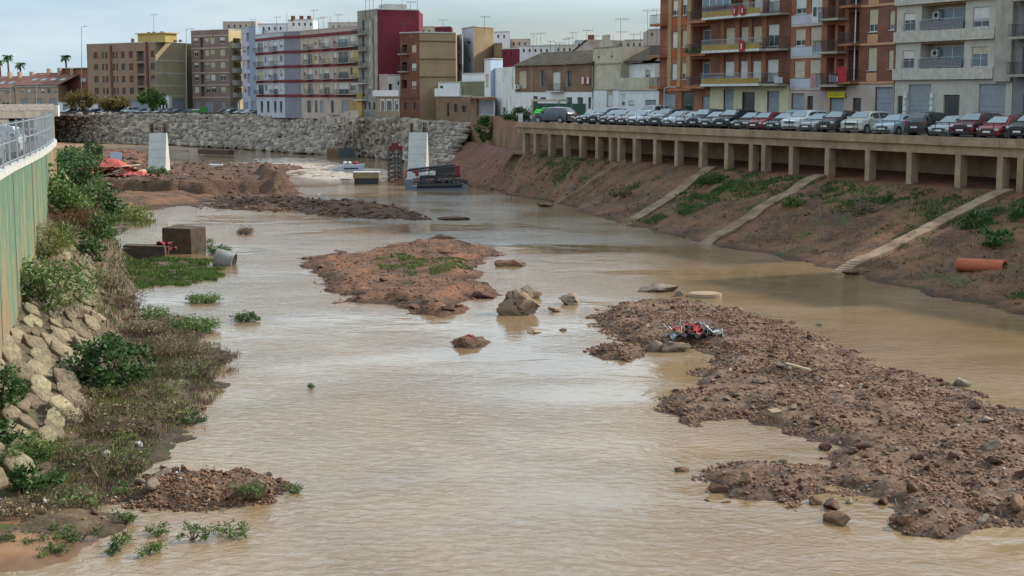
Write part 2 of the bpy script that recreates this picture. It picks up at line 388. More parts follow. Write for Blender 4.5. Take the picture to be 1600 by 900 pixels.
# ------------------------------------------------------------------ ground, water, banks
def pxpoly(pts, z=0.0): return np.array([[*at(p[0], p[1], z).xy] for p in pts])
def sdist(x, y, poly):
    """signed distance to a closed outline, positive inside"""
    d = np.full(x.shape, 1e9); ins = np.zeros(x.shape, bool); n = len(poly)
    for i in range(n):
        ax, ay = poly[i]; bx, by = poly[(i+1) % n]; ex, ey = bx-ax, by-ay
        t = np.clip(((x-ax)*ex+(y-ay)*ey)/(ex*ex+ey*ey+1e-9), 0, 1)
        d = np.minimum(d, np.hypot(x-ax-ex*t, y-ay-ey*t))
        c = ((ay > y) != (by > y)) & (x < (bx-ax)*(y-ay)/((by-ay) if abs(by-ay) > 1e-9 else 1e-9)+ax)
        ins ^= c
    return np.where(ins, d, -d)
def sstep(t): t = np.clip(t, 0, 1); return t*t*(3-2*t)
class Terrain:
    """a mound rising out of the water: outline(s), heights, widths and roughness"""
    def __init__(s, name, polys, res, m, rough=.12, rs=1.2, wob=.5, seed=0, holes=(), extra=None):
        s.extra = extra
        s.polys = [(pxpoly(p) if not isinstance(p, np.ndarray) else p, H, W) for p, H, W in polys]; s.rough = rough; s.rs = rs; s.wob = wob; s.seed = seed
        s.holes = [pxpoly(h) for h in holes]
        P = s.polys[0][0]; x0, y0 = P.min(0)-1.5; x1, y1 = P.max(0)+1.5
        nx = int((x1-x0)/res)+1; ny = int((y1-y0)/res)+1
        X, Y = np.meshgrid(x0+np.arange(nx)*res, y0+np.arange(ny)*res)
        Z, d0 = s.h(X, Y, True)
        keep = d0 > -1.2
        idx = -np.ones(X.shape, int); kf = keep[:-1, :-1] & keep[1:, :-1] & keep[:-1, 1:] & keep[1:, 1:]
        use = np.zeros(X.shape, bool)
        for a in (slice(0, -1), slice(1, None)):
            for b in (slice(0, -1), slice(1, None)): use[a, b] |= kf
        idx[use] = np.arange(use.sum())
        V = np.stack([X[use], Y[use], Z[use]], 1)
        F = np.stack([idx[:-1, :-1][kf], idx[:-1, 1:][kf], idx[1:, 1:][kf], idx[1:, :-1][kf]], 1)
        s.o = struct(link(name, np_mesh(name, V, F, True), m)); s.area = (x0, y0, x1, y1)
    def h(s, X, Y, full=False):
        X = np.asarray(X, float); Y = np.asarray(Y, float)
        wx = X+fbm(X/s.wob/2.2, Y/s.wob/2.2, 4, 11+s.seed)*s.wob*1.3; wy = Y+fbm(X/s.wob/2.2, Y/s.wob/2.2, 4, 31+s.seed)*s.wob*1.3
        d0 = sdist(wx, wy, s.polys[0][0])
        for hp in s.holes: d0 = np.minimum(d0, -sdist(wx, wy, hp))
        z = np.where(d0 < 0, np.maximum(d0*.35, -.5), 0)
        for k, (P, H, W) in enumerate(s.polys):
            d = d0 if k == 0 else sdist(wx, wy, P)
            z = z+H*sstep(np.clip(d/W, 0, 1)*.5)
        amp = s.rough*np.clip((d0+.3)/.8, .15, 1)
        z = z+fbm(X/s.rs, Y/s.rs, 6, s.seed, .58)*amp+fbm(X/s.rs/5, Y/s.rs/5, 2, s.seed+5)*amp*.7
        if s.extra is not None: z = np.maximum(z, s.extra(X, Y)+fbm(X/1.1, Y/1.1, 4, s.seed+40)*.25)
        return (z, d0) if full else z
    def sample(s, n, margin=0.05, rnd=None):
        out = []
        x0, y0, x1, y1 = s.area; g = rnd or np.random.default_rng(s.seed+3)
        while len(out) < n:
            x = g.uniform(x0, x1, n*2); y = g.uniform(y0, y1, n*2); z, d = s.h(x, y, True)
            k = d > margin; out += list(zip(x[k], y[k], z[k], d[k]))
        return np.array(out[:n])
# --- rocks
def ico(sub):
    t = (1+5**.5)/2
    v = [(-1,t,0),(1,t,0),(-1,-t,0),(1,-t,0),(0,-1,t),(0,1,t),(0,-1,-t),(0,1,-t),(t,0,-1),(t,0,1),(-t,0,-1),(-t,0,1)]
    f = [(0,11,5),(0,5,1),(0,1,7),(0,7,10),(0,10,11),(1,5,9),(5,11,4),(11,10,2),(10,7,6),(7,1,8),(3,9,4),(3,4,2),(3,2,6),(3,6,8),(3,8,9),(4,9,5),(2,4,11),(6,2,10),(8,6,7),(9,8,1)]
    v = [np.array(p, float)/np.linalg.norm(p) for p in v]
    for _ in range(sub):
        c = {}; nf = []
        def mid(a, b):
            k = (min(a, b), max(a, b))
            if k not in c: p = v[a]+v[b]; v.append(p/np.linalg.norm(p)); c[k] = len(v)-1
            return c[k]
        for a, b, d in f: x, y, z = mid(a, b), mid(b, d), mid(d, a); nf += [(a,x,z),(b,y,x),(d,z,y),(x,y,z)]
        f = nf
    return np.array(v), np.array(f)
def rockmesh(sub, rs, cuts=7, rough=.12):
    v, f = ico(sub); v = v.copy(); g = np.random.default_rng(rs)
    for _ in range(cuts):                       # flat broken faces
        n = g.normal(size=3); n /= np.linalg.norm(n); h = g.uniform(.36, .72); d = v@n; over = np.maximum(d-h, 0); v -= np.outer(over, n)
    v *= (1+g.uniform(-rough, rough, (len(v), 1))*(.8 if sub else 1)); v += g.normal(0, .035, v.shape); return v, f
ROCKV = [rockmesh(1, i, 9, .1) for i in range(8)]; ROCKH = [rockmesh(2, 30+i, 15, .03) for i in range(8)]; PEB = [rockmesh(0, 50+i, 3, .25) for i in range(6)]
def scatter(name, P, sizes, m, parent=None, flat=.6, base=PEB, seed=0, elong=(.7, 1.4), kind='stuff', sink=.25, tiltn=.5):
    g = np.random.default_rng(seed); VV = []; FF = []; off = 0
    for k, (bv, bf) in enumerate(base):
        sel = np.arange(len(P)) % len(base) == k; n = sel.sum()
        if not n: continue
        p = P[sel]; s = sizes[sel]; a = g.uniform(0, 6.283, n); ex = g.uniform(*elong, n); ez = g.uniform(.7, 1.2, n)*flat; tl = g.normal(0, tiltn, n)
        v = bv[None]*np.stack([s*ex, s/ex, s*ez], 1)[:, None, :]
        y = v[..., 1]*np.cos(tl)[:, None]-v[..., 2]*np.sin(tl)[:, None]; z = v[..., 1]*np.sin(tl)[:, None]+v[..., 2]*np.cos(tl)[:, None]; x = v[..., 0]
        X = x*np.cos(a)[:, None]-y*np.sin(a)[:, None]; Y = x*np.sin(a)[:, None]+y*np.cos(a)[:, None]
        w_ = np.stack([X+p[:, 0:1], Y+p[:, 1:2], z+p[:, 2:3]+(s*(ez-2*sink*ez))[:, None]*.5], -1)
        VV.append(w_.reshape(-1, 3)); FF.append((bf[None]+(np.arange(n)*len(bv))[:, None, None]+off).reshape(-1, 3)); off += n*len(bv)
    o = link(name, np_mesh(name, np.concatenate(VV), np.concatenate(FF)), m, parent)
    if parent is not None: o.location = -Vector(parent.location)
    o['kind'] = kind; return o
def slabmesh(seed):
    g = np.random.default_rng(seed); n = 7; a = np.sort(g.uniform(0, 6.283, n)+np.arange(n)*.9) ; a = np.arange(n)*6.283/n+g.uniform(-.3, .3, n); r = g.uniform(.75, 1.1, n)
    V = []
    for z, k in ((-1, .9), (.5, 1.0), (.95, .93), (1.05, .55)):
        for i in range(n): V.append((math.cos(a[i])*r[i]*k+g.normal(0, .03), math.sin(a[i])*r[i]*k+g.normal(0, .03), z+g.normal(0, .10)))
    V.append((g.normal(0, .1), g.normal(0, .1), 1.02)); F = []
    for q in range(3):
        for i in range(n): j = (i+1) % n; F += [(q*n+i, q*n+j, (q+1)*n+j), (q*n+i, (q+1)*n+j, (q+1)*n+i)]
    F += [(3*n+i, 3*n+(i+1) % n, 4*n) for i in range(n)]; return np.array(V), np.array(F)
SLABV = [slabmesh(70+i) for i in range(8)]
STONE_ME = {}
def stone_part(name, x, y, z, sx, sy, sz, m, parent=None, rz=0, tilt=0, k=0, ry=0, slab=False):
    key = (k % 8, m.name, slab)
    if key not in STONE_ME:
        v, f = (SLABV if slab else ROCKH)[k % 8]; me = np_mesh('stone', v, f); me.materials.append(m); STONE_ME[key] = me
    o = bpy.data.objects.new(name, STONE_ME[key]); COL.objects.link(o)
    pl = Vector((0, 0, 0))
    if parent is not None: o.parent = parent; pl = Vector(parent.location)
    o.location = Vector((x, y, z))-pl; o.scale = (sx, sy, sz); o.rotation_euler = (tilt, ry, rz); return o

def earth(name, c, c2, c3, scale=.6, bump=.9, dist=.06, speck=.35, green=None, wet=.0):
    """soil: two tones, small stones as tone and relief, optional moss"""
    m, t, p = nodes(name); l = t.links.new
    co = N(t, 'ShaderNodeTexCoord')
    n = N(t, 'ShaderNodeTexNoise', Scale=scale, Detail=10.0, Roughness=.65); l(co.outputs['Object'], n.inputs['Vector'])
    r = N(t, 'ShaderNodeValToRGB'); e = r.color_ramp.elements; e[0].position = .36; e[0].color = rgb(c2); e[1].position = .62; e[1].color = rgb(c)
    l(n.outputs['Fac'], r.inputs['Fac'])
    v = N(t, 'ShaderNodeTexVoronoi', Scale=6.5); l(co.outputs['Object'], v.inputs['Vector'])
    sv = N(t, 'ShaderNodeSeparateColor'); l(v.outputs['Color'], sv.inputs[0])
    th = N(t, 'ShaderNodeMapRange'); th.inputs['From Min'].default_value = .55; th.inputs['From Max'].default_value = .95; th.inputs['To Max'].default_value = speck
    l(sv.outputs[0], th.inputs['Value'])
    mx = N(t, 'ShaderNodeMixRGB'); mx.inputs['Color2'].default_value = rgb(c3); l(th.outputs[0], mx.inputs['Fac']); l(r.outputs['Color'], mx.inputs['Color1'])
    out = mx.outputs[0]
    if green:
        n3 = N(t, 'ShaderNodeTexNoise', Scale=green[0], Detail=8.0, Roughness=.7); l(co.outputs['Object'], n3.inputs['Vector'])
        r3 = N(t, 'ShaderNodeMapRange'); r3.inputs['From Min'].default_value = green[1]; r3.inputs['From Max'].default_value = green[1]+.1; l(n3.outputs['Fac'], r3.inputs['Value'])
        m3 = N(t, 'ShaderNodeMixRGB'); m3.inputs['Color2'].default_value = rgb(green[2]); l(r3.outputs[0], m3.inputs['Fac']); l(out, m3.inputs['Color1']); out = m3.outputs[0]
    # soaked margin just above the water line stays darker
    sz_ = N(t, 'ShaderNodeSeparateXYZ'); l(co.outputs['Object'], sz_.inputs[0]); wz = N(t, 'ShaderNodeMapRange'); wz.inputs['From Min'].default_value = .06; wz.inputs['From Max'].default_value = .26; wz.inputs['To Min'].default_value = .52; wz.inputs['To Max'].default_value = 1.0
    l(sz_.outputs[2], wz.inputs['Value']); hw = N(t, 'ShaderNodeHueSaturation'); l(out, hw.inputs['Color']); l(wz.outputs[0], hw.inputs['Value']); out = hw.outputs[0]
    l(out, p.inputs['Base Color']); p.inputs['Roughness'].default_value = .8-wet; p.inputs['Specular IOR Level'].default_value = .25+wet*.5
    nb = N(t, 'ShaderNodeTexNoise', Scale=4.0, Detail=10.0, Roughness=.75); l(co.outputs['Object'], nb.inputs['Vector'])
    ad = N(t, 'ShaderNodeMath', operation='MULTIPLY_ADD'); ad.inputs[1].default_value = -.5; l(v.outputs['Distance'], ad.inputs[0]); l(nb.outputs['Fac'], ad.inputs[2])
    b = N(t, 'ShaderNodeBump', Strength=bump, Distance=dist); l(ad.outputs[0], b.inputs['Height']); l(b.outputs[0], p.inputs['Normal'])
    return m
G['gravel'] = earth('red brown gravel and mud', (.165, .092, .056), (.070, .040, .026), (.28, .19, .13), 1.1, 1, .05, .4)
G['isle'] = earth('reddish island soil', (.19, .082, .043), (.075, .042, .027), (.24, .15, .09), .5, 1, .06, .3, (.45, .60, (.06, .075, .02)))
G['mud'] = earth('smooth brown mud', (.34, .175, .085), (.24, .125, .062), (.34, .2, .12), .7, .25, .02, .1, None, .3)
G['bankR'] = earth('brown slope soil', (.175, .078, .036), (.055, .029, .017), (.27, .17, .10), .35, 1, .08, .25, (.22, .56, (.055, .075, .02)))
G['bankL'] = earth('left bank soil', (.12, .08, .045), (.055, .04, .025), (.26, .2, .13), .8, .8, .06, .3, (.5, .54, (.07, .09, .025)))
G['red'] = earth('red earth', (.18, .072, .038), (.09, .038, .023), (.22, .12, .075), .35, 1, .1, .2)
G['cliff'] = earth('dark wet earth', (.12, .063, .038), (.052, .03, .02), (.2, .13, .085), .5, 1, .1, .25)
G['pebble'] = mat('river pebbles', (.25, .132, .084), (.115, .058, .036), scale=1.2, bump=.3, isle=.6)
G['clod'] = mat('clods of red earth', (.18, .092, .054), (.085, .044, .028), scale=1.6, bump=.8, isle=.45)
G['greystone'] = mat('grey river stone', (.27, .205, .15), (.16, .12, .085), scale=1.6, bump=.6, isle=.3)
G['boulder'] = mat('pale brown boulder', (.34, .25, .165), (.19, .13, .08), scale=2.2, bump=1, dist=.08, isle=.12)
G['rip'] = mat('grey riprap stone', (.36, .29, .235), (.20, .16, .13), scale=.8, bump=.5, isle=.38)
G['ripL'] = mat('yellow limestone riprap', (.38, .31, .20), (.19, .15, .10), scale=2.2, bump=1, dist=.10, isle=.3)
G['ripbed'] = mat('dark gaps between riprap', (.08, .065, .055), (.05, .04, .035), scale=1, bump=.5)

# water: muddy body colour below a rippled surface
def water_mat():
    m, t, p = nodes('muddy river water'); l = t.links.new
    co = N(t, 'ShaderNodeTexCoord')
    n = N(t, 'ShaderNodeTexNoise', Scale=.09, Detail=7.0, Distortion=1.5); l(co.outputs['Object'], n.inputs['Vector'])
    r = N(t, 'ShaderNodeValToRGB'); e = r.color_ramp.elements; e[0].position = .35; e[0].color = (.20, .128, .064, 1); e[1].position = .65; e[1].color = (.265, .175, .094, 1)
    l(n.outputs['Fac'], r.inputs['Fac'])
    # thin foam lines drawn out along the current
    mf = N(t, 'ShaderNodeMapping'); mf.inputs['Rotation'].default_value = (0, 0, math.radians(-24)); mf.inputs['Scale'].default_value = (1.6, .22, 1); l(co.outputs['Object'], mf.inputs['Vector'])
    nf = N(t, 'ShaderNodeTexNoise', Scale=1.1, Detail=9.0, Roughness=.7, Distortion=1.0); l(mf.outputs[0], nf.inputs['Vector']); rf_ = N(t, 'ShaderNodeMapRange'); rf_.inputs['From Min'].default_value = .63; rf_.inputs['From Max'].default_value = .74; rf_.inputs['To Max'].default_value = .22; l(nf.outputs['Fac'], rf_.inputs['Value'])
    mfx = N(t, 'ShaderNodeMixRGB'); mfx.inputs['Color2'].default_value = (.5, .43, .34, 1); l(rf_.outputs[0], mfx.inputs['Fac']); l(r.outputs[0], mfx.inputs['Color1']); l(mfx.outputs[0], p.inputs['Base Color'])
    p.inputs['Roughness'].default_value = .05; p.inputs['IOR'].default_value = 1.68; p.inputs['Specular IOR Level'].default_value = .5
    mp = N(t, 'ShaderNodeMapping'); mp.inputs['Rotation'].default_value = (0, 0, math.radians(18)); mp.inputs['Scale'].default_value = (.8, 1.15, 1)
    l(co.outputs['Object'], mp.inputs['Vector'])
    a = N(t, 'ShaderNodeTexNoise', Scale=2.6, Detail=6.0, Roughness=.55, Distortion=1.2); l(mp.outputs[0], a.inputs['Vector'])
    bb = N(t, 'ShaderNodeTexNoise', Scale=.5, Detail=3.0, Roughness=.5, Distortion=.6); l(mp.outputs[0], bb.inputs['Vector'])
    # calmer and livelier reaches
    cc = N(t, 'ShaderNodeTexNoise', Scale=.07, Detail=3.0); l(mp.outputs[0], cc.inputs['Vector'])
    rc = N(t, 'ShaderNodeMapRange'); rc.inputs['From Min'].default_value = .40; rc.inputs['From Max'].default_value = .60; rc.inputs['To Min'].default_value = .12; rc.inputs['To Max'].default_value = 1.25
    l(cc.outputs['Fac'], rc.inputs['Value'])
    mu = N(t, 'ShaderNodeMath', operation='MULTIPLY'); l(a.outputs['Fac'], mu.inputs[0]); l(rc.outputs[0], mu.inputs[1])
    ad = N(t, 'ShaderNodeMath', operation='MULTIPLY_ADD'); ad.inputs[1].default_value = .9; l(bb.outputs['Fac'], ad.inputs[0]); l(mu.outputs[0], ad.inputs[2])
    b = N(t, 'ShaderNodeBump', Strength=.6, Distance=.09); l(ad.outputs[0], b.inputs['Height']); l(b.outputs[0], p.inputs['Normal'])
    return m
G['water'] = water_mat()
mb = MB(); mb.add([(-4000, -500, -1.6), (4000, -500, -1.6), (4000, 5000, -1.6), (-4000, 5000, -1.6)], [(0,1,2,3)])
struct(obj('riverbed', mb, G['mud']))
mb = MB(); mb.add([(-260, -60, 0), (260, -60, 0), (260, 460, 0), (-260, 460, 0)], [(0,1,2,3)])
struct(obj('river_water', mb, G['water']))

# deck line of the right-hand embankment
ZD = 7.86
P0 = at(808, 192, ZD).xy; P1 = at(1600, 221, ZD).xy
DD = (P1-P0).normalized(); DN = Vector((DD.y, -DD.x)) # towards the river
if DN.x > 0: DN = -DN
DL = (P1-P0).length; DEND = DL+52
def dk(s, off, z=None):
    """point on the deck: s metres along from its far end, off metres inland"""
    p = P0+DD*s-DN*off
    return p if z is None else Vector((p.x, p.y, z))
COLLINE = dk(0, .45)
def cs(px, py, z, off=.45):          # arc position of a pixel column at the column line
    p = on_line(px, dk(0, off), DD, py); return (p-dk(0, off)).dot(DD)
# right bank: matched crest and waterline points
pairs = [((700, 240, 3.2), (684, 266)), ((735, 230, 4.0), (733, 287)), ((775, 205, 4.1), (768, 297))]
crest = [Vector((*col_at(a[0], a[1]), a[2])) for a, b in pairs]; toe = [at(*b) for a, b in pairs]
for px, tp in ((826, (800, 307)), (905, (838, 312)), (985, (867, 317)), (1055, (917, 335)), (1119, (975, 352)), (1205, (1040, 368)), (1289, (1100, 381)), (1440, (1200, 400)), (1585, (1310, 425))):
    s = cs(px, 270, 5.1); crest.append(dk(s, -.1, 4.25)); toe.append(at(tp[0], tp[1]))
s = cs(1585, 300, 5.1); crest.append(dk(s+10, -.1, 4.25)); toe.append(at(1450, 464)); crest.append(dk(s+22, -.1, 4.25)); toe.append(at(1600, 497))
crest.append(dk(s+64, -.1, 4.25)); toe.append(toe[-1]+Vector((DD.x, DD.y, 0))*41)
def resample(P, n):
    d = [0]
    for i in range(1, len(P)): d.append(d[-1]+1)
    P = np.array([list(p) for p in P]); t = np.linspace(0, len(P)-1, n)
    return np.stack([np.interp(t, d, P[:, k]) for k in range(3)], 1)
NU, NV = 420, 60
A = resample(crest, NU); B = resample(toe, NU)
vv = np.linspace(0, 1.12, NV)
RB = A[:, None, :]*(1-vv)[None, :, None]+B[:, None, :]*vv[None, :, None]
pf = np.interp(vv, [0, .06, .75, 1, 1.12], [1, .97, .20, -.02, -.14])
RB[..., 2] = A[:, 2][:, None]*pf[None]
amp = np.interp(vv, [0, .05, .5, 1.12], [.05, .4, .6, .28])[None]
RB[..., 2] += fbm(RB[..., 0]/2.2, RB[..., 1]/2.2, 6, 3, .6)*amp
def grid_faces(nu, nv):
    i = np.arange(nu-1)[:, None]*nv+np.arange(nv-1)[None]; i = i.ravel()
    return np.stack([i, i+nv, i+nv+1, i+1], 1)
cut = int(NU*2.6/(len(crest)-1))
struct(link('red_earth_bank', np_mesh('red_earth_bank', RB[:cut+1].reshape(-1, 3), grid_faces(cut+1, NV), True), G['red']))
struct(link('right_embankment', np_mesh('right_embankment', RB[cut:].reshape(-1, 3), grid_faces(NU-cut, NV), True), G['bankR']))
def rb(u, v):                                   # a point on the right bank, u and v in 0..1
    return Vector(RB[int(min(max(u, 0), 1)*(NU-1)), int(min(v/1.12, 1)*(NV-1))])
# soil shelf under the deck
mb = MB(); n = 40
for i in range(n):
    a, b = -8+(DEND+8)*i/n, -8+(DEND+8)*(i+1)/n
    mb.add([dk(a, -.25, 4.2), dk(b, -.25, 4.2), dk(b, 6.2, 4.95), dk(a, 6.2, 4.95)], [(0,1,2,3)])
struct(obj('soil_shelf', mb, G['red']))
# streets and city ground
mb = MB(); e0 = dk(0, 5.5); e1 = dk(DEND, 5.5); q = col_at(735, 236)
mb.add([(e0.x, e0.y, 7.82), (e1.x, e1.y, 7.82), (900, -200, 7.82), (3000, 4500, 7.82), (-60, 4500, 7.82), (q.x, q.y, 7.82), (*col_at(812, 202), 7.82), (*col_at(806, 186), 7.82)], [(0,1,2,3,4,5,6,7)])
struct(obj('right_street', mb, G['asph']))
FB = [(-260, 345, 6.6), (75, 345, 6.6), (190, 341, 6.6), (300, 338, 6.6), (400, 322, 6.6), (500, 300, 6.7), (560, 262, 6.9), (640, 250, 6.9), (735, 234, 6.7)]
fb = [Vector((*col_at(a, Y), z)) for a, Y, z in FB]
mb = MB(); poly = [tuple(p) for p in fb]+[(-40, 4500, 6.7), (-3500, 4500, 6.6), (-3500, 345, 6.6)]
mb.add(poly, [tuple(range(len(poly)))]); struct(obj('far_bank_street', mb, G['pave']))
# far riprap
ft = [Vector((*col_at(a, Y), z)) for a, Y, z in FB[1:]]
fbase = [at(75, 219), at(180, 226), at(290, 228), at(385, 234), at(480, 241), at(556, 243), at(628, 252), at(695, 268)]
FT = resample(ft, 160); FBs = resample(fbase, 160)
vv = np.linspace(0, 1.1, 14); RF = FT[:, None]*(1-vv)[None, :, None]+FBs[:, None]*vv[None, :, None]; RF[..., 2] -= .3
far_rip = struct(link('far_riprap_slope', np_mesh('far_riprap_slope', RF.reshape(-1, 3), grid_faces(160, 14), True), G['ripbed']))
rnd = random.Random(5)
def strip_pt(FTs, FBz, u, v):
    n = len(FTs)-1; x = min(max(u, 0), 1)*n; i = min(int(x), n-1); f = x-i
    a = FTs[i]*(1-f)+FTs[i+1]*f; b = FBz[i]*(1-f)+FBz[i+1]*f; return a*(1-v)+b*v
SP, SS = [], []
big = []
rows = 16; Ltot = sum(np.linalg.norm(FT[i+1]-FT[i]) for i in range(159))
for r_ in range(rows):
    u = 0
    while u < 1:
        v = (r_+.5+rnd.uniform(-.2, .2))/rows; p = strip_pt(FT, FBs, u, v); s = rnd.uniform(.45, .92)
        (big if u > .62 else SP).append((p[0], p[1], p[2], s)); u += s*1.55/Ltot
big.sort(key=lambda b: b[1]); SP += big[290:]; big = big[:290]
SP = np.array(SP); ax = math.radians(35)
scatter('rock_facing', SP[:, :3], SP[:, 3]*1.05, G['rip'], far_rip, .42, SLABV, 4, (.75, 1.3), 'stuff', -.2, .32)
for k, b in enumerate(big):
    stone_part('stone', b[0], b[1], b[2], b[3]*rnd.uniform(1.2, 1.55), b[3]*.8, b[3]*.40, G['rip'], far_rip, rnd.uniform(.3, 1.0), .38+rnd.uniform(-.15, .15), k, rnd.uniform(-.2, .1), True)
# the left street and the painted flood wall
WP = [at(0, 273, 8), at(15.5, 264, 8), at(39, 253, 8), at(59, 243, 8), at(73, 234, 8), at(82, 226, 8), at(84, 222, 8), at(78, 217, 8), at(66, 214, 8)]
d0 = (WP[0]-WP[1]).normalized(); WP = [WP[0]+d0*42, WP[0]+d0*20, WP[0]+d0*8]+WP
WX = [Vector(p) for p in resample(WP, 90)]
mb = MB(); poly = [(p.x-.2, p.y, 8.0) for p in WX]; poly += [(-260, poly[-1][1]+4, 8.0), (-260, poly[0][1], 8.0)]
mb.prism(poly, 2.0, 8.0); struct(obj('left_street', mb, G['asph']))
# river islands, gravel bars and banks
isle = Terrain('earth_island', [([(472,404),(488,400),(530,392),(560,398),(600,390),(630,382),(700,380),(735,378),(765,392),(785,398),(772,403),(748,413),(742,440),(775,462),(738,470),(715,490),(690,494),(640,490),(600,478),(525,473),(524,460),(490,440),(478,424)], .75, 1.6)], .13, G['isle'], .42, 2.0, .8, 2)
BAR = [(908,505),(935,487),(965,474),(1030,470),(1095,474),(1160,488),(1225,502),(1262,520),(1330,545),(1400,577),(1480,601),(1540,620),(1600,645),(1760,705),(1760,800),(1600,822),(1540,822),(1500,838),(1420,835),(1395,818),(1370,790),(1310,772),(1262,775),(1245,793),(1180,788),(1110,786),(1090,765),(1078,742),(1130,728),(1200,722),(1262,728),(1285,710),(1262,684),(1200,668),(1165,652),(1120,655),(1085,668),(1030,640),(1022,628),(1060,608),(1075,585),(1120,562),(1100,548),(1040,542),(1010,545),(955,528),(945,518)]
bar = Terrain('gravel_bar', [(BAR, .62, 1.3), ([(1150,520),(1330,560),(1480,620),(1600,680),(1700,760),(1500,800),(1350,690),(1200,600)], .3, 3.0)], .115, G['gravel'], .26, 1.0, .42, 4)
isl2 = Terrain('small_gravel_island', [([(910,545),(960,536),(1012,545),(1008,557),(975,565),(930,559)], .35, .5)], .1, G['gravel'], .2, .8, .25, 5)
isl3 = Terrain('mud_islet', [([(703,534),(725,527),(765,532),(763,541),(735,546),(708,543)], .42, .35)], .07, G['gravel'], .16, .5, .12, 6)
gl = Terrain('left_gravel_spit', [([(165,775),(200,762),(240,744),(330,738),(400,742),(455,755),(442,770),(415,788),(330,798),(250,799),(190,795)], .55, .8)], .075, G['gravel'], .16, .7, .25, 7)
spit = Terrain('low_gravel_spit', [([(300,322),(345,310),(400,305),(470,306),(505,316),(560,319),(640,330),(678,340),(670,345),(600,344),(520,338),(450,331),(340,329)], .55, 2.0), ([(505,323),(560,320),(640,334),(600,342),(530,334)], .5, 2.0)], .22, G['cliff'], .45, 1.5, .7, 8)
plat = Terrain('earth_platform', [([(100,311),(180,309),(250,309),(320,309),(380,306),(440,305),(468,303),(462,291),(440,283),(300,276),(80,276)], 3.4, 1.1)], .3, G['cliff'], .5, 2.2, .9, 9)
heap = Terrain('earth_heap', [([(385,305),(430,307),(464,304),(457,293),(425,285),(380,286)], 5.4, 2.5)], .25, G['cliff'], .5, 1.2, .7, 19)
rub = Terrain('rubble_shoal', [([(270,273),(345,275),(430,268),(470,264),(440,259),(350,258),(270,262)], 1.0, 3.5)], .4, G['cliff'], .7, 2.0, 1.5, 10)
site = Terrain('construction_yard', [([(70,285),(140,282),(240,279),(280,272),(270,255),(235,240),(75,240)], 2.4, 5)], .5, G['red'], .5, 3.0, 1.5, 12)
mudsl = Terrain('mud_slope', [([(112,322),(160,331),(215,333),(262,325),(330,318),(360,306),(112,303)], 1.2, 4)], .3, G['bankR'], .3, 1.5, .8, 22)
flatmud = Terrain('far_mud_flat', [([(60,232),(240,233),(330,238),(300,229),(180,226),(60,222)], .5, 3)], 1.0, G['mud'], .2, 5, 2, 13)
pierb = Terrain('pier_mound', [([(600,284),(640,292),(735,292),(770,300),(735,262),(680,262),(610,272)], 1.5, 4)], .4, G['red'], .5, 2.0, 1, 14)
LBW = [(-300,905),(60,905),(110,884),(185,852),(190,820),(170,800),(165,775),(215,742),(262,705),(300,668),(345,610),(350,560),(335,520),(300,500),(240,488),(208,470),(205,445),(330,442),(334,412),(290,403),(235,408),(196,404),(178,372),(200,352),(245,346),(190,333),(150,318),(150,306),(90,300),(60,300)]
toeL = [(-330,820),(-60,830),(0,748),(60,695),(100,645),(140,590),(165,530),(165,470),(150,420),(128,370),(110,330),(98,300),(80,290)]
pw = pxpoly(LBW); extra = np.array([[p.x-1.0, p.y] for p in WX[::6]][::-1]); pw = np.concatenate([pw, extra])
pt_ = pxpoly(toeL, .4); pt2 = np.concatenate([pt_, extra])
wline = np.array([[p.x, p.y] for p in WX]+[[p.x-.6, p.y] for p in WX[::-1]])
def wallfoot(X, Y):
    d = np.abs(sdist(np.asarray(X, float), np.asarray(Y, float), wline)); tgt = np.interp(Y, [36, 47, 58, 66, 74, 84, 95, 115], [-.5, 1.5, 2.0, 3.1, 4.2, 5.5, 6.0, 4.0])
    return tgt*np.clip(1.04-d/4.6, 0, 1)**.95-.3
bankL = Terrain('left_bank', [(pw, .45, 1.5), (pt2, 7.2, 6.5)], .22, G['bankL'], .28, 1.3, .6, 15, extra=wallfoot)
mudL = Terrain('mud_flat', [([(-120,790),(40,782),(150,792),(182,815),(175,845),(110,878),(60,892),(-160,905)], .34, 1.2)], .12, G['mud'], .05, 1.5, .3, 16)

# ------------------------------------------------------------------ elevated parking deck
T = thing('elevated_roadway', 'long tan concrete roadway deck carried on a row of square columns above the right bank', 'deck', (*P0, ZD))
def dbox(mb, s0, s1, o0, o1, z0, z1):
    vs = [dk(s, o, z) for z in (z0, z1) for s, o in ((s0, o0), (s1, o0), (s1, o1), (s0, o1))]
    return mb.add(vs, [(3,2,1,0), (4,5,6,7), (0,1,5,4), (1,2,6,5), (2,3,7,6), (3,0,4,7)])
s = -.6; k = 0
while s < DEND:
    e = min(s+5.95, DEND); mb = MB(); dbox(mb, s, e, 0, 5.6, 7.36, ZD); obj('slab', mb, G['conc_tan'], T); s = e+.04; k += 1
mb = MB(); dbox(mb, -.5, DEND, .25, .85, 6.70, 7.355); obj('edge_beam', mb, G['conc_tan'], T)
mb = MB(); dbox(mb, -.5, DEND, 5.2, 5.55, 3.6, 7.355); obj('back_wall', mb, G['conc_tan'], T)
colpx = [(819,239),(836,239),(859,240),(882.5,240),(907.5,241),(933,243),(954,244),(967,245),(991.5,247),(1023.5,251),(1057,256),(1095,259),(1135,262),(1173.5,263),(1193,264),(1236,272),(1292,280),(1355,282),(1420,290),(1496,298),(1561.5,300),(1593,302)]
ss = [cs(a, b, 5.1, .3) for a, b in colpx]; x = ss[-1]
while x < DEND-3: x += 4.7; ss.append(x)
for x in ss:
    mb = MB(); dbox(mb, x-.28, x+.28, .23, .93, 3.3, 6.698); obj('column', mb, G['conc_tan'], T)
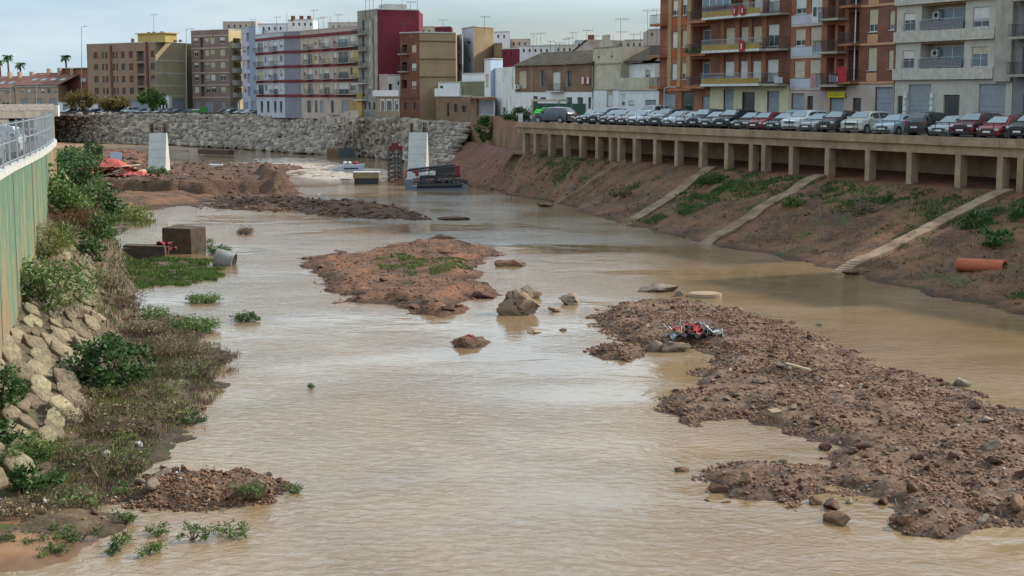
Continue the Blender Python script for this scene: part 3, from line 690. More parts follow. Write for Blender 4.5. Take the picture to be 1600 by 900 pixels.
mb = MB(); dbox(mb, -.6, DEND, .0, .25, 7.863, 8.0); obj('kerb', mb, G['conc_tan'], T)
T = thing('edge_railing', 'thin dark post and cable railing along the roadway edge in front of the parked cars', 'railing', (*P0, 8.0))
for i in range(int(DEND/1.5)):
    mb = MB(); dbox(mb, i*1.5, i*1.5+.045, .08, .125, 8.0, 9.05); obj('post', mb, G['railing'], T)
mb = MB()
for z in (8.35, 8.7, 9.03): mb.tube([dk(0, .1, z), dk(DEND, .1, z)], .014, 4)
obj('rail', mb, G['railing'], T)
G['dirty'] = mat('dirty earth stained concrete', (.25, .175, .115), (.15, .09, .055), scale=.7, bump=.6, lo=.4, hi=.6)
# concrete ramps down the slope: raised strips following the bank
for i, ui in enumerate((5, 7, 9, 11)):
    r0 = int(round(ui/(len(crest)-1)*(NU-1))); L0 = RB[max(r0-6, 0):r0+7].mean(0); n = NV-5; side = None; mb = MB()
    a_, b_ = Vector(L0[0]), Vector(L0[-1]); side = Vector((b_.y-a_.y, a_.x-b_.x, 0)).normalized()*.55
    for j in range(n):
        c0, c1 = Vector(L0[j]), Vector(L0[j+1]); c1 = c0.lerp(c1, .97 if j % 3 == 2 else 1.0); up = .27 if j < n-8 else .27-.03*(j-n+8)
        mb.add([c0-side-Vector((0, 0, .5)), c0+side-Vector((0, 0, .5)), c1+side-Vector((0, 0, .5)), c1-side-Vector((0, 0, .5)), c0-side+Vector((0, 0, up)), c0+side+Vector((0, 0, up)), c1+side+Vector((0, 0, up)), c1-side+Vector((0, 0, up))], [(4,5,6,7), (0,1,5,4), (1,2,6,5), (2,3,7,6), (3,0,4,7)])
    o = struct(obj('concrete_ramp', mb, G['dirty'])); o['label'] = ['far', 'second', 'third', 'nearest'][i]+' pale concrete drainage ramp running down the slope'

# ------------------------------------------------------------------ right-hand street of apartment blocks
FO = 14.0
def fc(px): return on_line(px, dk(0, FO), DD)
def rf(a, b, off=0): return Face(on_line(a, dk(0, FO+off), DD), on_line(b, dk(0, FO+off), DD))
BK = (-DN.x, -DN.y)
def rep(rects, pitch, n, F, k0=0):
    out = []
    for k in range(k0, n):
        for r in rects:
            q = F.R(*r[:4]); out.append((q[0], q[1], q[2]+k*pitch, q[3]+k*pitch, r[4] if len(r) > 4 else 'w'))
    return out
b_or = brick('orange red brick', (.31, .10, .045), (.24, .08, .037), (.3, .2, .14)); b_red = brick('red brown brick', (.21, .07, .043), (.16, .055, .036), (.2, .14, .1))
och = mat('ochre render', (.40, .26, .13), (.30, .19, .10), scale=.6, bump=.15, streak=(1.2, (.2, .13, .07), .4))
m_cream = mat('cream painted render', (.60, .52, .33), (.50, .43, .27), scale=.5, bump=.1, streak=(1.3, (.3, .25, .17), .3))
m_pink = mat('pinkish grey render', (.44, .34, .29), (.36, .28, .24), scale=.5, bump=.15, streak=(1.3, (.22, .17, .14), .4))
m_lil = mat('pale lilac grey render', (.46, .46, .50), (.38, .38, .42), scale=.5, bump=.1, streak=(1.3, (.24, .23, .23), .35))
m_stone = mat('beige stone cladding', (.46, .42, .36), (.38, .34, .29), scale=1.0, bump=.1, streak=(1.5, (.27, .24, .2), .35))
m_stone2 = mat('mottled stone band', (.50, .46, .39), (.36, .32, .27), scale=2.6, bump=.1, streak=(1.5, (.27, .24, .2), .35))
m_grey = mat('dark grey render', (.2, .19, .185), (.15, .14, .135), scale=.6)
m_ora = mat('orange render panel', (.50, .27, .15), (.42, .22, .12), scale=.6, bump=.1)
m_spand = mat('orange spandrel', (.38, .10, .038), (.30, .08, .032), scale=.6, bump=.2)
G['ochp'] = mat('ochre balcony panel', (.34, .24, .07), (.26, .18, .06), scale=1.5)
G['tera'] = mat('terracotta slab', (.36, .15, .08), (.27, .11, .06), scale=1)
G['redcloth'] = mat('red banner cloth', (.42, .03, .04), (.32, .02, .03), scale=3, bump=.3)

# orange block
F = rf(1030, 1110); p14 = F.sz(1070, 85)[1]-F.sz(1070, 135)[1]; zs14 = F.sz(1070, 134.5)[1]
def ops14(i, F):
    if i: return []
    o = [F.R(1037,146,1055,176)+('shutter',), F.R(1065,143,1084,176)+('door',), F.R(1097,150,1110,172)+('shutter',)]
    return o+rep([(1050,99.5,1058.5,124,'blind'), (1065,98,1073.5,124), (1081,92,1109.5,131,'loggia')], p14, 6, F)
T, FS = building('orange_apartment_block', 'orange brick apartment block with ochre pilasters, leftmost of the tall row on the right', [fc(1030), fc(1110)], 7.82, zs14+6*p14+1, [b_or], ops14, 13, seed=14, back=BK, simple=False)
for a, b in ((1044,1049.5), (1059.5,1064.5), (1074,1080)):
    q = MB(); F.box(q, F.sz(a, 90)[0], F.sz(b, 90)[0], zs14-.1, zs14+6*p14+.9, .004, .12); obj('pilaster', q, och, T)
for k in range(6):
    z = zs14+k*p14; 
    for a, b in ((1049.6,1059.4), (1064.6,1073.9)): q = MB(); F.box(q, F.sz(a, 90)[0], F.sz(b, 90)[0], z-.35, z+.55, .004, .05); obj('spandrel', q, m_spand, T)
    balcony(F, T, F.sz(1081, 90)[0], F.sz(1112, 90)[0], z, .9, .3, 'tera'); balcony(F, T, F.sz(1026, 90)[0], F.sz(1043, 90)[0], z, 1.0, .3, 'tera')
band(F, T, zs14-.55, zs14-.32, .16, G['tera'])
# cream and brick balcony block
F = rf(1110, 1233); p15 = F.sz(1160, 78)[1]-F.sz(1160, 131)[1]; z15 = F.sz(1160, 131)[1]
def ops15(i, F):
    o = [F.R(1131,139,1147,173)+('greydoor',), F.R(1160,144,1180,173)+('door',), F.R(1199,142,1218,178)+('greydoor',)]
    return o+rep([(1133,96,1148,129,'blind'), (1157,95,1169,127), (1176,95,1190,127), (1199,93,1216,127)], p15, 5, F)
T, FS = building('cream_balcony_block', 'apartment block with long white edged balconies above a cream painted ground floor', [fc(1110), fc(1233)], 7.82, z15+5*p15+1, [b_red], ops15, 13, seed=15, back=BK, simple=False)
def ground_skin(T, F, z1, m, ops, z0=7.83):
    q = MB(); z1 = z1-.01
    xs = sorted(set([0, F.L]+[round(v, 4) for o in ops for v in o[:2]])); 
    for a, b in zip(xs[:-1], xs[1:]):
        o = [p for p in ops if p[0] < (a+b)/2 < p[1]]
        if o: F.box(q, a, b, o[0][3], z1, .004, .06)
        else: F.box(q, a, b, z0, z1, .004, .06)
    return obj('ground_floor_cladding', q, m, T)
ground_skin(T, F, z15-.2, m_cream, ops15(0, F)[:3])
for k in range(5):
    z = z15+k*p15
    for a, b in ((1127,1132), (1149,1156), (1170,1175), (1191,1198)):
        q = MB(); F.box(q, F.sz(a, 100)[0], F.sz(b, 100)[0], z, z+p15-.25, .004, .14); obj('brick_pier', q, b_or, T)
    balcony(F, T, F.sz(1113, 100)[0], F.sz(1204.5, 100)[0], z, 1.5, .24, 'slabw', 'galv', 'ochp', 1.15, .16)
    balcony(F, T, F.sz(1206, 100)[0], F.sz(1232, 100)[0], z-.05, 1.2, .22, 'conc', 'railing', None, 1.1, .1)
q = MB(); z = z15+2*p15+1.2; a0, a1 = F.sz(1115, 20)[0], F.sz(1158, 20)[0]
for k in range(5): a = a0+(a1-a0)*k/4; F.box(q, a-.04, a+.04, z, z+1.9, 1.35, 1.42)
F.box(q, a0, a1, z+1.9, z+2.0, 1.35, 1.42); en = obj('glazed_enclosure', q, G['frame_w'], T)
q = MB(); F.box(q, a0, a1, z+.03, z+1.88, 1.37, 1.39); obj('pane', q, G['glassb'], en)
def banner(F, px0, py0, px1, py1, d, m, label, motif=True):
    a0, a1, z0, z1 = F.R(px0, py0, px1, py1); q = MB(); n = 6; vs = []
    for j in range(n+1):
        for i in range(n+1): vs.append(F.pt(a0+(a1-a0)*i/n, z0+(z1-z0)*j/n, d+.04*math.sin(i*1.9+j*.4)))
    q.add(vs, [(j*(n+1)+i, j*(n+1)+i+1, (j+1)*(n+1)+i+1, (j+1)*(n+1)+i) for j in range(n) for i in range(n)])
    o = obj('banner', q, m); tag(o, label, 'banner')
    return o
for r_, lb in (((1165,11,1171,25), 'left of two small red banners hung over the top long balcony'), ((1176.5,10,1184,24), 'right of two small red banners hung over the top long balcony'), ((1175,64,1183,81), 'dark red banner with pale figure hung on the middle long balcony')):
    o = banner(F, *r_, 1.62, G['redcloth'], lb)
    a0, a1, z0, z1 = F.R(*r_); q = MB(); F.box(q, a0+(a1-a0)*.38, a0+(a1-a0)*.62, z0+(z1-z0)*.25, z0+(z1-z0)*.75, 1.67, 1.68); obj('pale_figure', q, G['slabw'], o)
# lilac window block
F = rf(1233.5, 1323); p16 = F.sz(1260, 72)[1]-F.sz(1260, 122)[1]; z16 = F.sz(1260, 133)[1]
def ops16(i, F):
    o = [F.R(1237,146,1257,178)+('shutter',), F.R(1262,150,1271,178)+('door',), F.R(1297,153,1319,178)+('shutter',)]
    return o+rep([(1241,95,1257.5,121.5,'blind'), (1265,93,1282,121.5), (1291,90,1303,131,'loggia'), (1307,92,1318,131,'loggia')], p16, 6, F)
T, FS = building('lilac_apartment_block', 'pale lilac and brick apartment block with dark railed balconies above a yellow shop sign', [fc(1233.5), fc(1323)], 7.82, z16+6*p16+.6, [b_or], ops16, 13, seed=16, back=BK, simple=False)
for k in range(7):
    z = z16+k*p16; q = MB(); F.box(q, .15, F.sz(1284, 110)[0], z-.25, z+.62, .004, .09); obj('spandrel', q, m_lil, T)
    q = MB(); F.box(q, .15, F.sz(1284, 110)[0], z-.50, z-.255, .004, .07); obj('lintel_band', q, m_stone, T)
    if k < 6: balcony(F, T, F.sz(1285, 110)[0], F.L-.05, z, 1.3, .2, 'conc', 'railing', None, 1.1, .1)
ground_skin(T, F, z16-.55, m_pink, ops16(0, F)[:3])
a0, a1, z0, z1 = F.R(1296, 143.5, 1323, 152.5); q = MB(); F.box(q, a0, a1, z0, z1, .15, .25)
sg = obj('shop_sign', q, mat('yellow sign board', (.62, .48, .02), (.55, .42, .02), bump=0)); tag(sg, 'yellow shop sign board above grey shutter', 'sign')
q = MB()
for i, wd in enumerate((.22, .12, .3, .16, .24, .1, .28)):
    x = a0+.35+i*.36; F.box(q, x, x+wd, z0+.2, z0+.29, .252, .258)
obj('faded_line', q, mat('faded sign print', (.3, .2, .04)), sg)
o = banner(F, 1288, 6, 1297, 36, 1.45, G['slabw'], 'white banner with dark crest hung on the upper balcony of the lilac block')
a0, a1, z0, z1 = F.R(1290, 12, 1295, 26); q = MB(); F.box(q, a0, a1, z0, z1, 1.5, 1.505); obj('crest', q, G['railing'], o)
banner(F, 1285, 115, 1294, 138, 1.45, mat('faded pink banner', (.42, .22, .24)), 'faded pink banner hung on the lowest balcony of the lilac block')
# red brown block
F = rf(1323.5, 1397); p17 = F.sz(1360, 66)[1]-F.sz(1360, 126)[1]; z17 = F.sz(1360, 127)[1]
def ops17(i, F):
    o = [F.R(1333,153,1346,178)+('door',), F.R(1368,136,1396,178)+('garage',)]
    return o+rep([(1356,74.5,1370,110,'blind'), (1325,78,1341,124,'loggia'), (1388,78,1396,108)], p17, 5, F)
T, FS = building('red_brown_apartment_block', 'red brown brick block with orange panels and white drain pipe, beside the stone block', [fc(1323.5), fc(1397)], 7.82, z17+5*p17+1, [b_red], ops17, 13, seed=17, back=BK, simple=False)
for k in range(5):
    z = z17+k*p17
    q = MB(); F.box(q, F.sz(1354.5, 110)[0], F.sz(1370.5, 110)[0], z, z+.78, .004, .06); obj('orange_panel', q, m_ora, T)
    balcony(F, T, F.sz(1322, 110)[0], F.sz(1343, 110)[0], z-.02, 1.1, .2, 'tera', 'railing', None, 1.05, .12)
    q = MB(); F.box(q, F.sz(1343.5, 110)[0], F.L, z-.24, z-.02, .004, .1); obj('floor_band', q, m_ora, T)
ground_skin(T, F, z17-.3, m_pink, ops17(0, F)[:2])
q = MB(); q.tube([F.pt(F.sz(1337, 80)[0], z17+.1, .12), F.pt(F.sz(1337, 80)[0], z17+5*p17, .12)], .06, 6); obj('drain_pipe', q, G['frame_w'], T)
banner(F, 1325, 104, 1338.5, 127, 1.2, G['redcloth'], 'dark red banner hung on the lowest balcony of the red brown block')
# beige stone block
F = rf(1397.5, 1581); p18 = F.sz(1500, 46)[1]-F.sz(1500, 107)[1]; z18 = F.sz(1480, 106)[1]
def ops18(i, F):
    o = [F.R(1419,132,1454,180)+('garage',), F.R(1474,148,1499,182)+('door',), F.R(1529,131,1571,182)+('greydoor',), F.R(1402,150,1410,180)+('door',)]
    return o+rep([(1410,79,1428,107.5), (1438,65,1506,107,'loggia_ac'), (1518,73,1543,105,'w')], p18, 5, F)
T, FS = building('beige_stone_block', 'large beige stone clad apartment block with wide recessed balconies, near the right edge', [fc(1397.5), fc(1581)], 7.82, z18+5*p18+.8, [m_stone], ops18, 13, seed=18, back=BK, simple=False)
for k in range(6):
    z = z18+k*p18; zb = z18-(F.sz(1480, 106)[1]-F.sz(1480, 124)[1])+k*p18
    q = MB(); F.box(q, 0, F.sz(1556, 100)[0], zb, z-.02, .004, .35); obj('stone_band', q, m_stone2, T)
    if k < 5:
        r_ = F.R(1438, 65, 1506, 107); railing(F, T, r_[0], r_[1], z, -.1, .3, .95, 'galv', .22, name='railing', sides=False)
        q = MB(); F.box(q, r_[0]+.05, r_[1]-.05, z+.05, z+.75, .2, .23); obj('balustrade_panel', q, plain('smoked panel', (.12, .125, .13), .25), T)
        for r_ in (F.R(1410, 79, 1428, 107.5), F.R(1518, 73, 1543, 105)): railing(F, T, r_[0], r_[1], r_[2]+k*p18, .0, .12, .75, 'galv', .12, sides=False)
        q = MB(); r_ = F.R(1438, 65, 1506, 68); F.box(q, r_[0]+.03, r_[1]-.03, r_[3]-.12+k*p18, r_[3]-.02+k*p18, -1.2, -.05); obj('ceiling_panel', q, och, T)
for a in (1413, 1454.5):
    for j in range(6):
        q = MB(); s0 = F.sz(a, 150)[0]; F.box(q, s0, s0+.32+.1*(j % 2), 7.95+j*.57, 7.95+j*.57+.47, .004, .14); obj('quoin_stone', q, G['slabw'], T)
q = MB(); F.box(q, F.sz(1557, 100)[0], F.L, 12.2, z18+5*p18, .004, .3); obj('side_bay', q, G['conc'], T)
# dark block at the frame edge and its neighbours towards the camera
F = rf(1582, 1665)
def ops19(i, F): return [(1.2, 3.8, 7.9, 11.2, 'shutter'), (5, 7.5, 7.9, 11.2, 'shutter')]+[(a, a+1.3, 12.8+k*3.05+dz, 15.0+k*3.05, kd) for k in range(5) for a, dz, kd in ((.9, 0, 'loggia'), (3.2, .8, 'w'), (5.6, 0, 'loggia'))]
T, FS = building('dark_grey_block', 'dark grey apartment block with railed balconies cut by the right edge of the view', [fc(1582), fc(1665)], 7.82, 28, [m_grey], ops19, 13, seed=19, back=BK)
for k in range(5):
    balcony(F, T, .3, 2.8, 12.75+k*3.05, 1.1, .2, 'conc', 'railing'); balcony(F, T, 5, 7.6, 12.75+k*3.05, 1.1, .2, 'conc', 'railing')
lp = fc(1665); s0 = (lp-dk(0, FO)).dot(DD)
for j, (ln, H, mm, lb) in enumerate(((10, 24, m_cream, 'cream four storey block just right of the view'), (12.5, 28, b_red, 'red brick six storey block further right of the view'), (12, 26, m_stone, 'stone faced block right of the view nearest the bridge'))):
    s0 += .3 if j != 1 else 7; s1 = s0+ln; pa, pb = dk(s0, FO), dk(s1, FO); s0 = s1
    building('street_block', lb, [pa, pb], 7.82, H, [mm], lambda i, F, H=H: [(a, a+1.3, z, z+1.5, 'w') for z in np.arange(12.8, H-2, 3.05) for a in np.arange(1.2, F.L-2, 2.6)], 12, seed=30+j, back=BK)

# ------------------------------------------------------------------ low houses left of the deck
m_white = mat('whitewashed wall', (.70, .68, .66), (.60, .58, .56), scale=.7, bump=.2, streak=(1.2, (.36, .32, .28), .35))
m_peel = mat('peeling white gable', (.62, .60, .56), (.30, .26, .22), scale=.9, bump=.5, stretch=(1, 1, .35), lo=.36, hi=.44)
m_blue = mat('pale blue wall', (.44, .52, .66), (.38, .46, .60), scale=.6, bump=.1, streak=(1.3, (.3, .32, .38), .3))
m_ochd = mat('ochre gable wall', (.29, .205, .12), (.23, .16, .095), scale=.4, bump=.15, streak=(1.2, (.18, .115, .06), .35))
m_crm2 = mat('cream flaking render', (.50, .44, .33), (.38, .32, .23), scale=.7, bump=.3, streak=(1.3, (.27, .21, .14), .45))
b_tan = brick('tan brown brick', (.24, .135, .085), (.19, .105, .068), (.22, .17, .12)); b_dk = brick('dark red brick', (.19, .065, .04), (.15, .052, .034), (.16, .1, .07))
def gable_roof(T, F, z, rise, over, depth, m, name='roof', a0=-.3, a1=None, back=None):
    a1 = F.L+.3 if a1 is None else a1; q = MB(); D = depth
    for (d0, z0_), (d1, z1_) in (((over, z), (-D/2, z+rise)), ((-D/2, z+rise), (-D-over, z))):
        n = max(3, int((a1-a0)/.45))
        for i in range(n):                         # ridged tile courses
            x0 = a0+(a1-a0)*i/n; x1 = a0+(a1-a0)*(i+1)/n; xm = (x0+x1)/2
            q.add([F.pt(x0, z0_, d0), F.pt(xm, z0_+.09, d0), F.pt(x1, z0_, d0), F.pt(x1, z1_, d1), F.pt(xm, z1_+.09, d1), F.pt(x0, z1_, d1)], [(0,1,4,5), (1,2,3,4)])
    o = obj(name, q, m, T)
    for a in (0.003, F.L-.003): q = MB(); q.add([F.pt(a, z-.02, -.02), F.pt(a, z+rise-.08, -D/2), F.pt(a, z-.02, -D+.02)], [(0,1,2)]); obj('gable', q, m_peel, T)
    return o
# brick and white house with tiled roof
A1 = col_at(805.5, 214); B1 = col_at(925.5, 196); G1 = col_at(784.5, 222)
F = Face(A1, B1)
def ops11(i, F):
    if i == 0: return [F.R(785.5, 168, 790, 176)+('dark',)]
    z = [(811.5,110,823,138,'blind'), (844,110,852,134.5,'dark'), (864,112,876,141,'w'), (885,111,894,135.5,'dark'), (844,152,853,156,'dark'), (885,152,894,170,'door'), (902,152,911,170,'door'), (918.5,152,925,170,'door'), (833,150,840,168,'dark')]
    return [F.R(*r[:4])+(r[4],) for r in z]
T, FS = building('brick_tiled_house', 'two storey brown brick and white house with dark tiled roof and peeling white gable end', [G1, A1, B1], 6.5, F.sz(860, 102)[1], [m_peel, m_white], ops11, 9, seed=11, roof='none', back=(A1-G1)*-1)
zt = F.sz(860, 102)[1]; zb = F.sz(860, 143.5)[1]
q = MB(); oo = ops11(1, F)[:4]; xs = sorted([0, F.L]+[v for o in oo for v in o[:2]])
for a, b in zip(xs[:-1], xs[1:]):
    o = [p for p in oo if p[0] < (a+b)/2 < p[1]]
    if o:
        F.box(q, a, b, o[0][3], zt, .004, .07)
        if o[0][2] > zb+.02: F.box(q, a, b, zb, o[0][2], .004, .07)
    else: F.box(q, a, b, zb, zt, .004, .07)
obj('brick_facing', q, b_tan, T)
gable_roof(T, F, zt, 2.0, .5, 9, G['tile'])
ac_unit(F, T, F.sz(809, 134)[0], F.sz(812, 139)[1], .1); balcony(F, T, F.sz(861, 140)[0], F.sz(882, 140)[0], F.sz(870, 142)[1], .8, .15, 'slabw')
q = MB(); q.tube([F.pt(F.sz(832.5, 110)[0], zb, .13), F.pt(F.sz(832.5, 110)[0], zt, .13)], .05); obj('drain_pipe', q, G['conc_l'], T)
# cream stepped-gable house, with its lower wing
A2 = col_at(926, 196.5); B2 = col_at(969, 188); C2 = col_at(1029, 178)
F = Face(A2, B2)
zc = F.sz(948, 75)[1]
T, FS = building('cream_stepped_house', 'cream flaking two storey house with stepped gable front and white ground floor', [A2, B2], 7.7, zc, [m_crm2], lambda i, F: [F.R(*r[:4])+(r[4],) for r in ((934,88,937,91,'dark'), (954,87,957,90,'dark'), (949,147,958,166,'blind'))], 8, seed=12, back=BK, coping='conc')
zw = F.sz(948, 141)[1]; q = MB(); F.box(q, 0, F.sz(948.5, 150)[0], 7.71, zw, .004, .08); F.box(q, F.sz(958.5, 150)[0], F.L, 7.71, zw, .004, .08); obj('white_ground_floor', q, m_white, T)
q = MB()
for a, b, h in ((936,954,.9), (940,950,1.7)): F.box(q, F.sz(a, 70)[0], F.sz(b, 70)[0], zc, zc+h, -.3, -.02-.01*h)
obj('stepped_gable', q, m_crm2, T)
q = MB(); F.box(q, 0, F.L, F.sz(948, 99)[1]-.1, F.sz(948, 99)[1]+.08, .004, .12); F.box(q, 0, F.L, zw, zw+.15, .004, .15); obj('cornice', q, G['conc'], T)
F = Face(B2, C2); z1 = F.sz(1000, 125)[1]
T, FS = building('white_terrace_house', 'low white house with cream parapet and roof terrace, left of the orange block', [B2, C2], 7.7, z1, [m_white], lambda i, F: [F.R(*r[:4])+(r[4],) for r in ((967+4,147,977,166,'w'), (982,157,991,166,'w'), (1008,156,1025,165,'shutter'))], 9, seed=13, back=BK)
q = MB(); F.box(q, 0, F.L, F.sz(1000, 141)[1], z1+.3, .07, .2); obj('cream_parapet', q, m_crm2, T)
F2 = Face(B2+Vector((.2, 3.2)), C2+Vector((-.2, 3.2)))
T, FS = building('tiled_upper_house', 'white upper storey with dark tiled roof behind the cream parapet', [F2.P, F2.Q], 8.2, F2.sz(1000, 100)[1], [m_white], lambda i, F: [F.R(*r[:4])+(r[4],) for r in ((973,114,977,124,'dark'), (979,114,983,124,'dark'), (1008,109,1016,122,'w'), (1023,110,1029,124,'door'))], 7, seed=21, back=BK, roof='none')
gable_roof(T, F2, F2.sz(1000, 96)[1], 2.1, .9, 7, G['tile'])
q = MB()
for a in (972, 985, 997): F2.box(q, F2.sz(a, 95)[0], F2.sz(a+9, 95)[0], F2.sz(1000, 98)[1], F2.sz(1000, 92)[1], .1, .35)
obj('roof_box', q, G['conc_l'], T)
# gabled house behind
F = Face(col_at(890, 240), col_at(940, 232)); z = F.sz(915, 84)[1]
T, FS = building('gabled_house', 'pinkish gabled house end rising behind the brick and tile house', [F.P, F.Q], 8, z, [m_pink], None, 10, seed=22, back=(0, 1), roof='none')
q = MB(); zr = F.sz(918, 63)[1]; am = F.L*.55
q.add([F.pt(0, z, .0), F.pt(F.L, z, .0), F.pt(am, zr, .0)], [(0,1,2)]); obj('gable', q, m_pink, T)
q = MB(); q.add([F.pt(-.4, z-.1, .3), F.pt(am, zr+.12, .3), F.pt(am, zr+.12, -10), F.pt(-.4, z-.1, -10), F.pt(F.L+.4, z-.1, .3), F.pt(F.L+.4, z-.1, -10)], [(0,1,2,3), (1,4,5,2)]); obj('roof', q, G['tile'], T)
q = MB(); F.box(q, F.L*.42, F.L*.52, zr-.6, zr+.9, -1.5, -.9); obj('chimney', q, b_dk, T)

# ------------------------------------------------------------------ far bank blocks, right to left
def pts(*a): return [col_at(x, Y) for x, Y in a]
def ztop(px, py, Y): return aty(px, py, Y).z
# white and ochre tower
T, FS = building('ochre_white_tower', 'slim tower with pale blue grey left face and blank ochre side wall', pts((722, 270), (740.5, 262), (771, 266)), 7, ztop(740.5, 42.5, 262), [m_lil, m_ochd],
    lambda i, F: [F.R(*r)+('w',) for r in ((728.5,61,735.5,70), (729,88,735.5,97), (728.5,115,735,124))] if i == 0 else [], 10, seed=9)
T, FS = building('pale_blue_annex', 'pale blue grey annex against the left of the slim ochre tower', pts((713, 262), (723, 259)), 7, ztop(718, 55.5, 260), [m_lil], lambda i, F: [F.R(717,75,720,85)+('dark',), F.R(715,100,721,111)+('w',)], 8, seed=91)
T, FS = building('ochre_annex', 'lower ochre block attached right of the slim tower', pts((771.4, 264), (785, 262)), 7, ztop(775, 68, 262), [m_ochd], None, 10, seed=92)
T, FS = building('blue_box_house', 'narrow house with white front and light blue side wall beside the peeling gable', pts((757, 232), (766.5, 226), (785, 228)), 6.8, ztop(770, 93, 226), [m_white, m_blue], lambda i, F: [F.R(758.5,116,763.5,137)+('blind',)] if i == 0 else [], 8, seed=93)
T, FS = building('grey_shed_house', 'low grey rendered house between the blue box house and the peeling gable', pts((770, 228), (784, 225)), 6.8, ztop(780, 128, 214), [G['conc']], None, 6, seed=94)
T, FS = building('arched_garage', 'grey garage with pale arched door under a tiled canopy', pts((738, 231), (773, 222)), 6.5, ztop(755, 153, 226), [G['conc_l']], lambda i, F: [F.R(748,157,771,179)+('garage',)], 6, seed=95)
F = FS[0]; q = MB(); F.box(q, -.3, F.L+.2, ztop(755, 154, 226), ztop(755, 151.5, 226), .1, 1.3); obj('canopy', q, G['tera'], T)
q = MB(); F.box(q, -.2, F.sz(748, 165)[0]-.05, 6.5, ztop(755, 154, 226), .004, .3); obj('brick_pier', q, b_tan, T)
T, FS = building('olive_block', 'olive mossy wall block behind the low brick house', pts((719, 240), (757, 234)), 6.8, ztop(735, 128.5, 237), [mat('olive mossy render', (.20, .19, .12), (.13, .125, .08), scale=.5)], None, 8, seed=96)
T, FS = building('grey_white_terrace', 'grey white roof terrace wall with potted plants above the olive block', pts((722, 246), (757, 242)), 6.8, ztop(735, 116, 244), [m_white], None, 8, seed=97)
T, FS = building('low_brick_house', 'low brown brick riverside house with dark slit windows', pts((681, 245), (736, 237)), 6.3, ztop(705, 151.5, 241), [b_tan], lambda i, F: [F.R(*r)+('dark',) for r in ((698.5,161,702,182), (709.5,162,715,175), (722,165,728.5,175))], 8, seed=8)
F = FS[0]; q = MB(); F.box(q, 0, F.sz(719.5, 140)[0], ztop(700, 150.5, 243), ztop(700, 138, 243), -.2, .25); obj('terrace_wall', q, m_white, T)
F3 = Face(F.P+Vector((.3, 2)), F.pt(F.sz(712, 140)[0], 0, -2).xy)
T, FS = building('white_terrace_hut', 'small white hut with curved roof line on the terrace of the low brick house', [F3.P, F3.Q], 8, ztop(700, 130, 246), [m_white], lambda i, F: [F.R(687,134,692.5,140)+('dark',)], 5, seed=98)
# brick and ochre block
T, FS = building('brick_ochre_block', 'narrow dark brick block with blank ochre side wall of banded render', pts((625.6, 253.5), (656, 250.5), (712.5, 253)), 6.2, ztop(656, 51.5, 250.5), [b_dk, m_ochd],
    lambda i, F: ([F.R(643,70,650.5,82)+('w',), F.R(643,99,650.5,110)+('blind',), F.R(643,126.5,650.5,138)+('w',), F.R(628,70,636,82)+('loggia',), F.R(628,97,636,110)+('loggia',), F.R(628,125,636,138)+('loggia',), F.R(632,160,637,171)+('dark',), F.R(646.5,160,651.5,171)+('dark',)] if i == 0 else []), 12, seed=6)
for py in (64.5, 92.5, 120.5): z = ztop(680, py, 251.5); band(FS[1], T, z-.12, z+.12, .05, mat('dark band', (.13, .08, .045)))
for py in (84, 111.5): balcony(FS[0], T, FS[0].sz(626, 100)[0], FS[0].sz(640, 100)[0], ztop(633, py, 252), .8, .15, 'conc')
band(FS[0], T, ztop(640, 153, 251), ztop(640, 151, 251), .12, b_dk)
# maroon tower
m_mar = mat('maroon painted wall', (.155, .02, .035), (.115, .016, .028), scale=.3, bump=.1, streak=(.8, (.09, .02, .03), .5)); m_cgr = mat('grey concrete front', (.30, .27, .23), (.20, .18, .155), scale=.6, streak=(1.2, (.12, .1, .08), .5))
zt = ztop(591, 14.7, 263)
T, FS = building('maroon_tower', 'tall tower with blank maroon side wall and grey concrete balcony front, tallest on far bank', pts((560, 272), (591, 264), (655.5, 267)), 6.4, zt, [m_cgr, m_mar],
    lambda i, F: [F.R(*r) + (k_,) for j in range(5) for r, k_ in (((566,32+j*25.6,570,48+j*25.6), 'dark'), ((576,32+j*25.6,579,46+j*25.6), 'w'))]+[F.R(a, 160, a+3, 171)+('dark',) for a in (569, 576, 583.5)] if i == 0 else [], 12, seed=5)
F = FS[0]
for j in range(5): z = ztop(570, 53+j*25.6, 269); balcony(F, T, .1, F.sz(574, 80)[0], z, 1.1, .2, 'conc_l' if j > 2 else 'conc', 'railing', None, 1, .2)
q = MB(); F.box(q, F.sz(580.5, 60)[0], F.sz(584, 60)[0], 12, zt-1.5, .004, .3); F.box(q, F.sz(587, 60)[0], F.L-.01, 12, zt-1, .004, .25); obj('pilaster', q, G['conc'], T)
q = MB(); F.box(q, -.1, F.sz(568, 170)[0], 6.5, 11.4, .004, .35); obj('yellow_corner', q, mat('yellow ochre paint', (.5, .33, .07), (.42, .27, .06)), T)
q = MB(); c = FS[1]; c.box(q, 2.2, 6.2, zt+.2, zt+1.2, -6, -2); obj('roof_room', q, G['conc_l'], T)
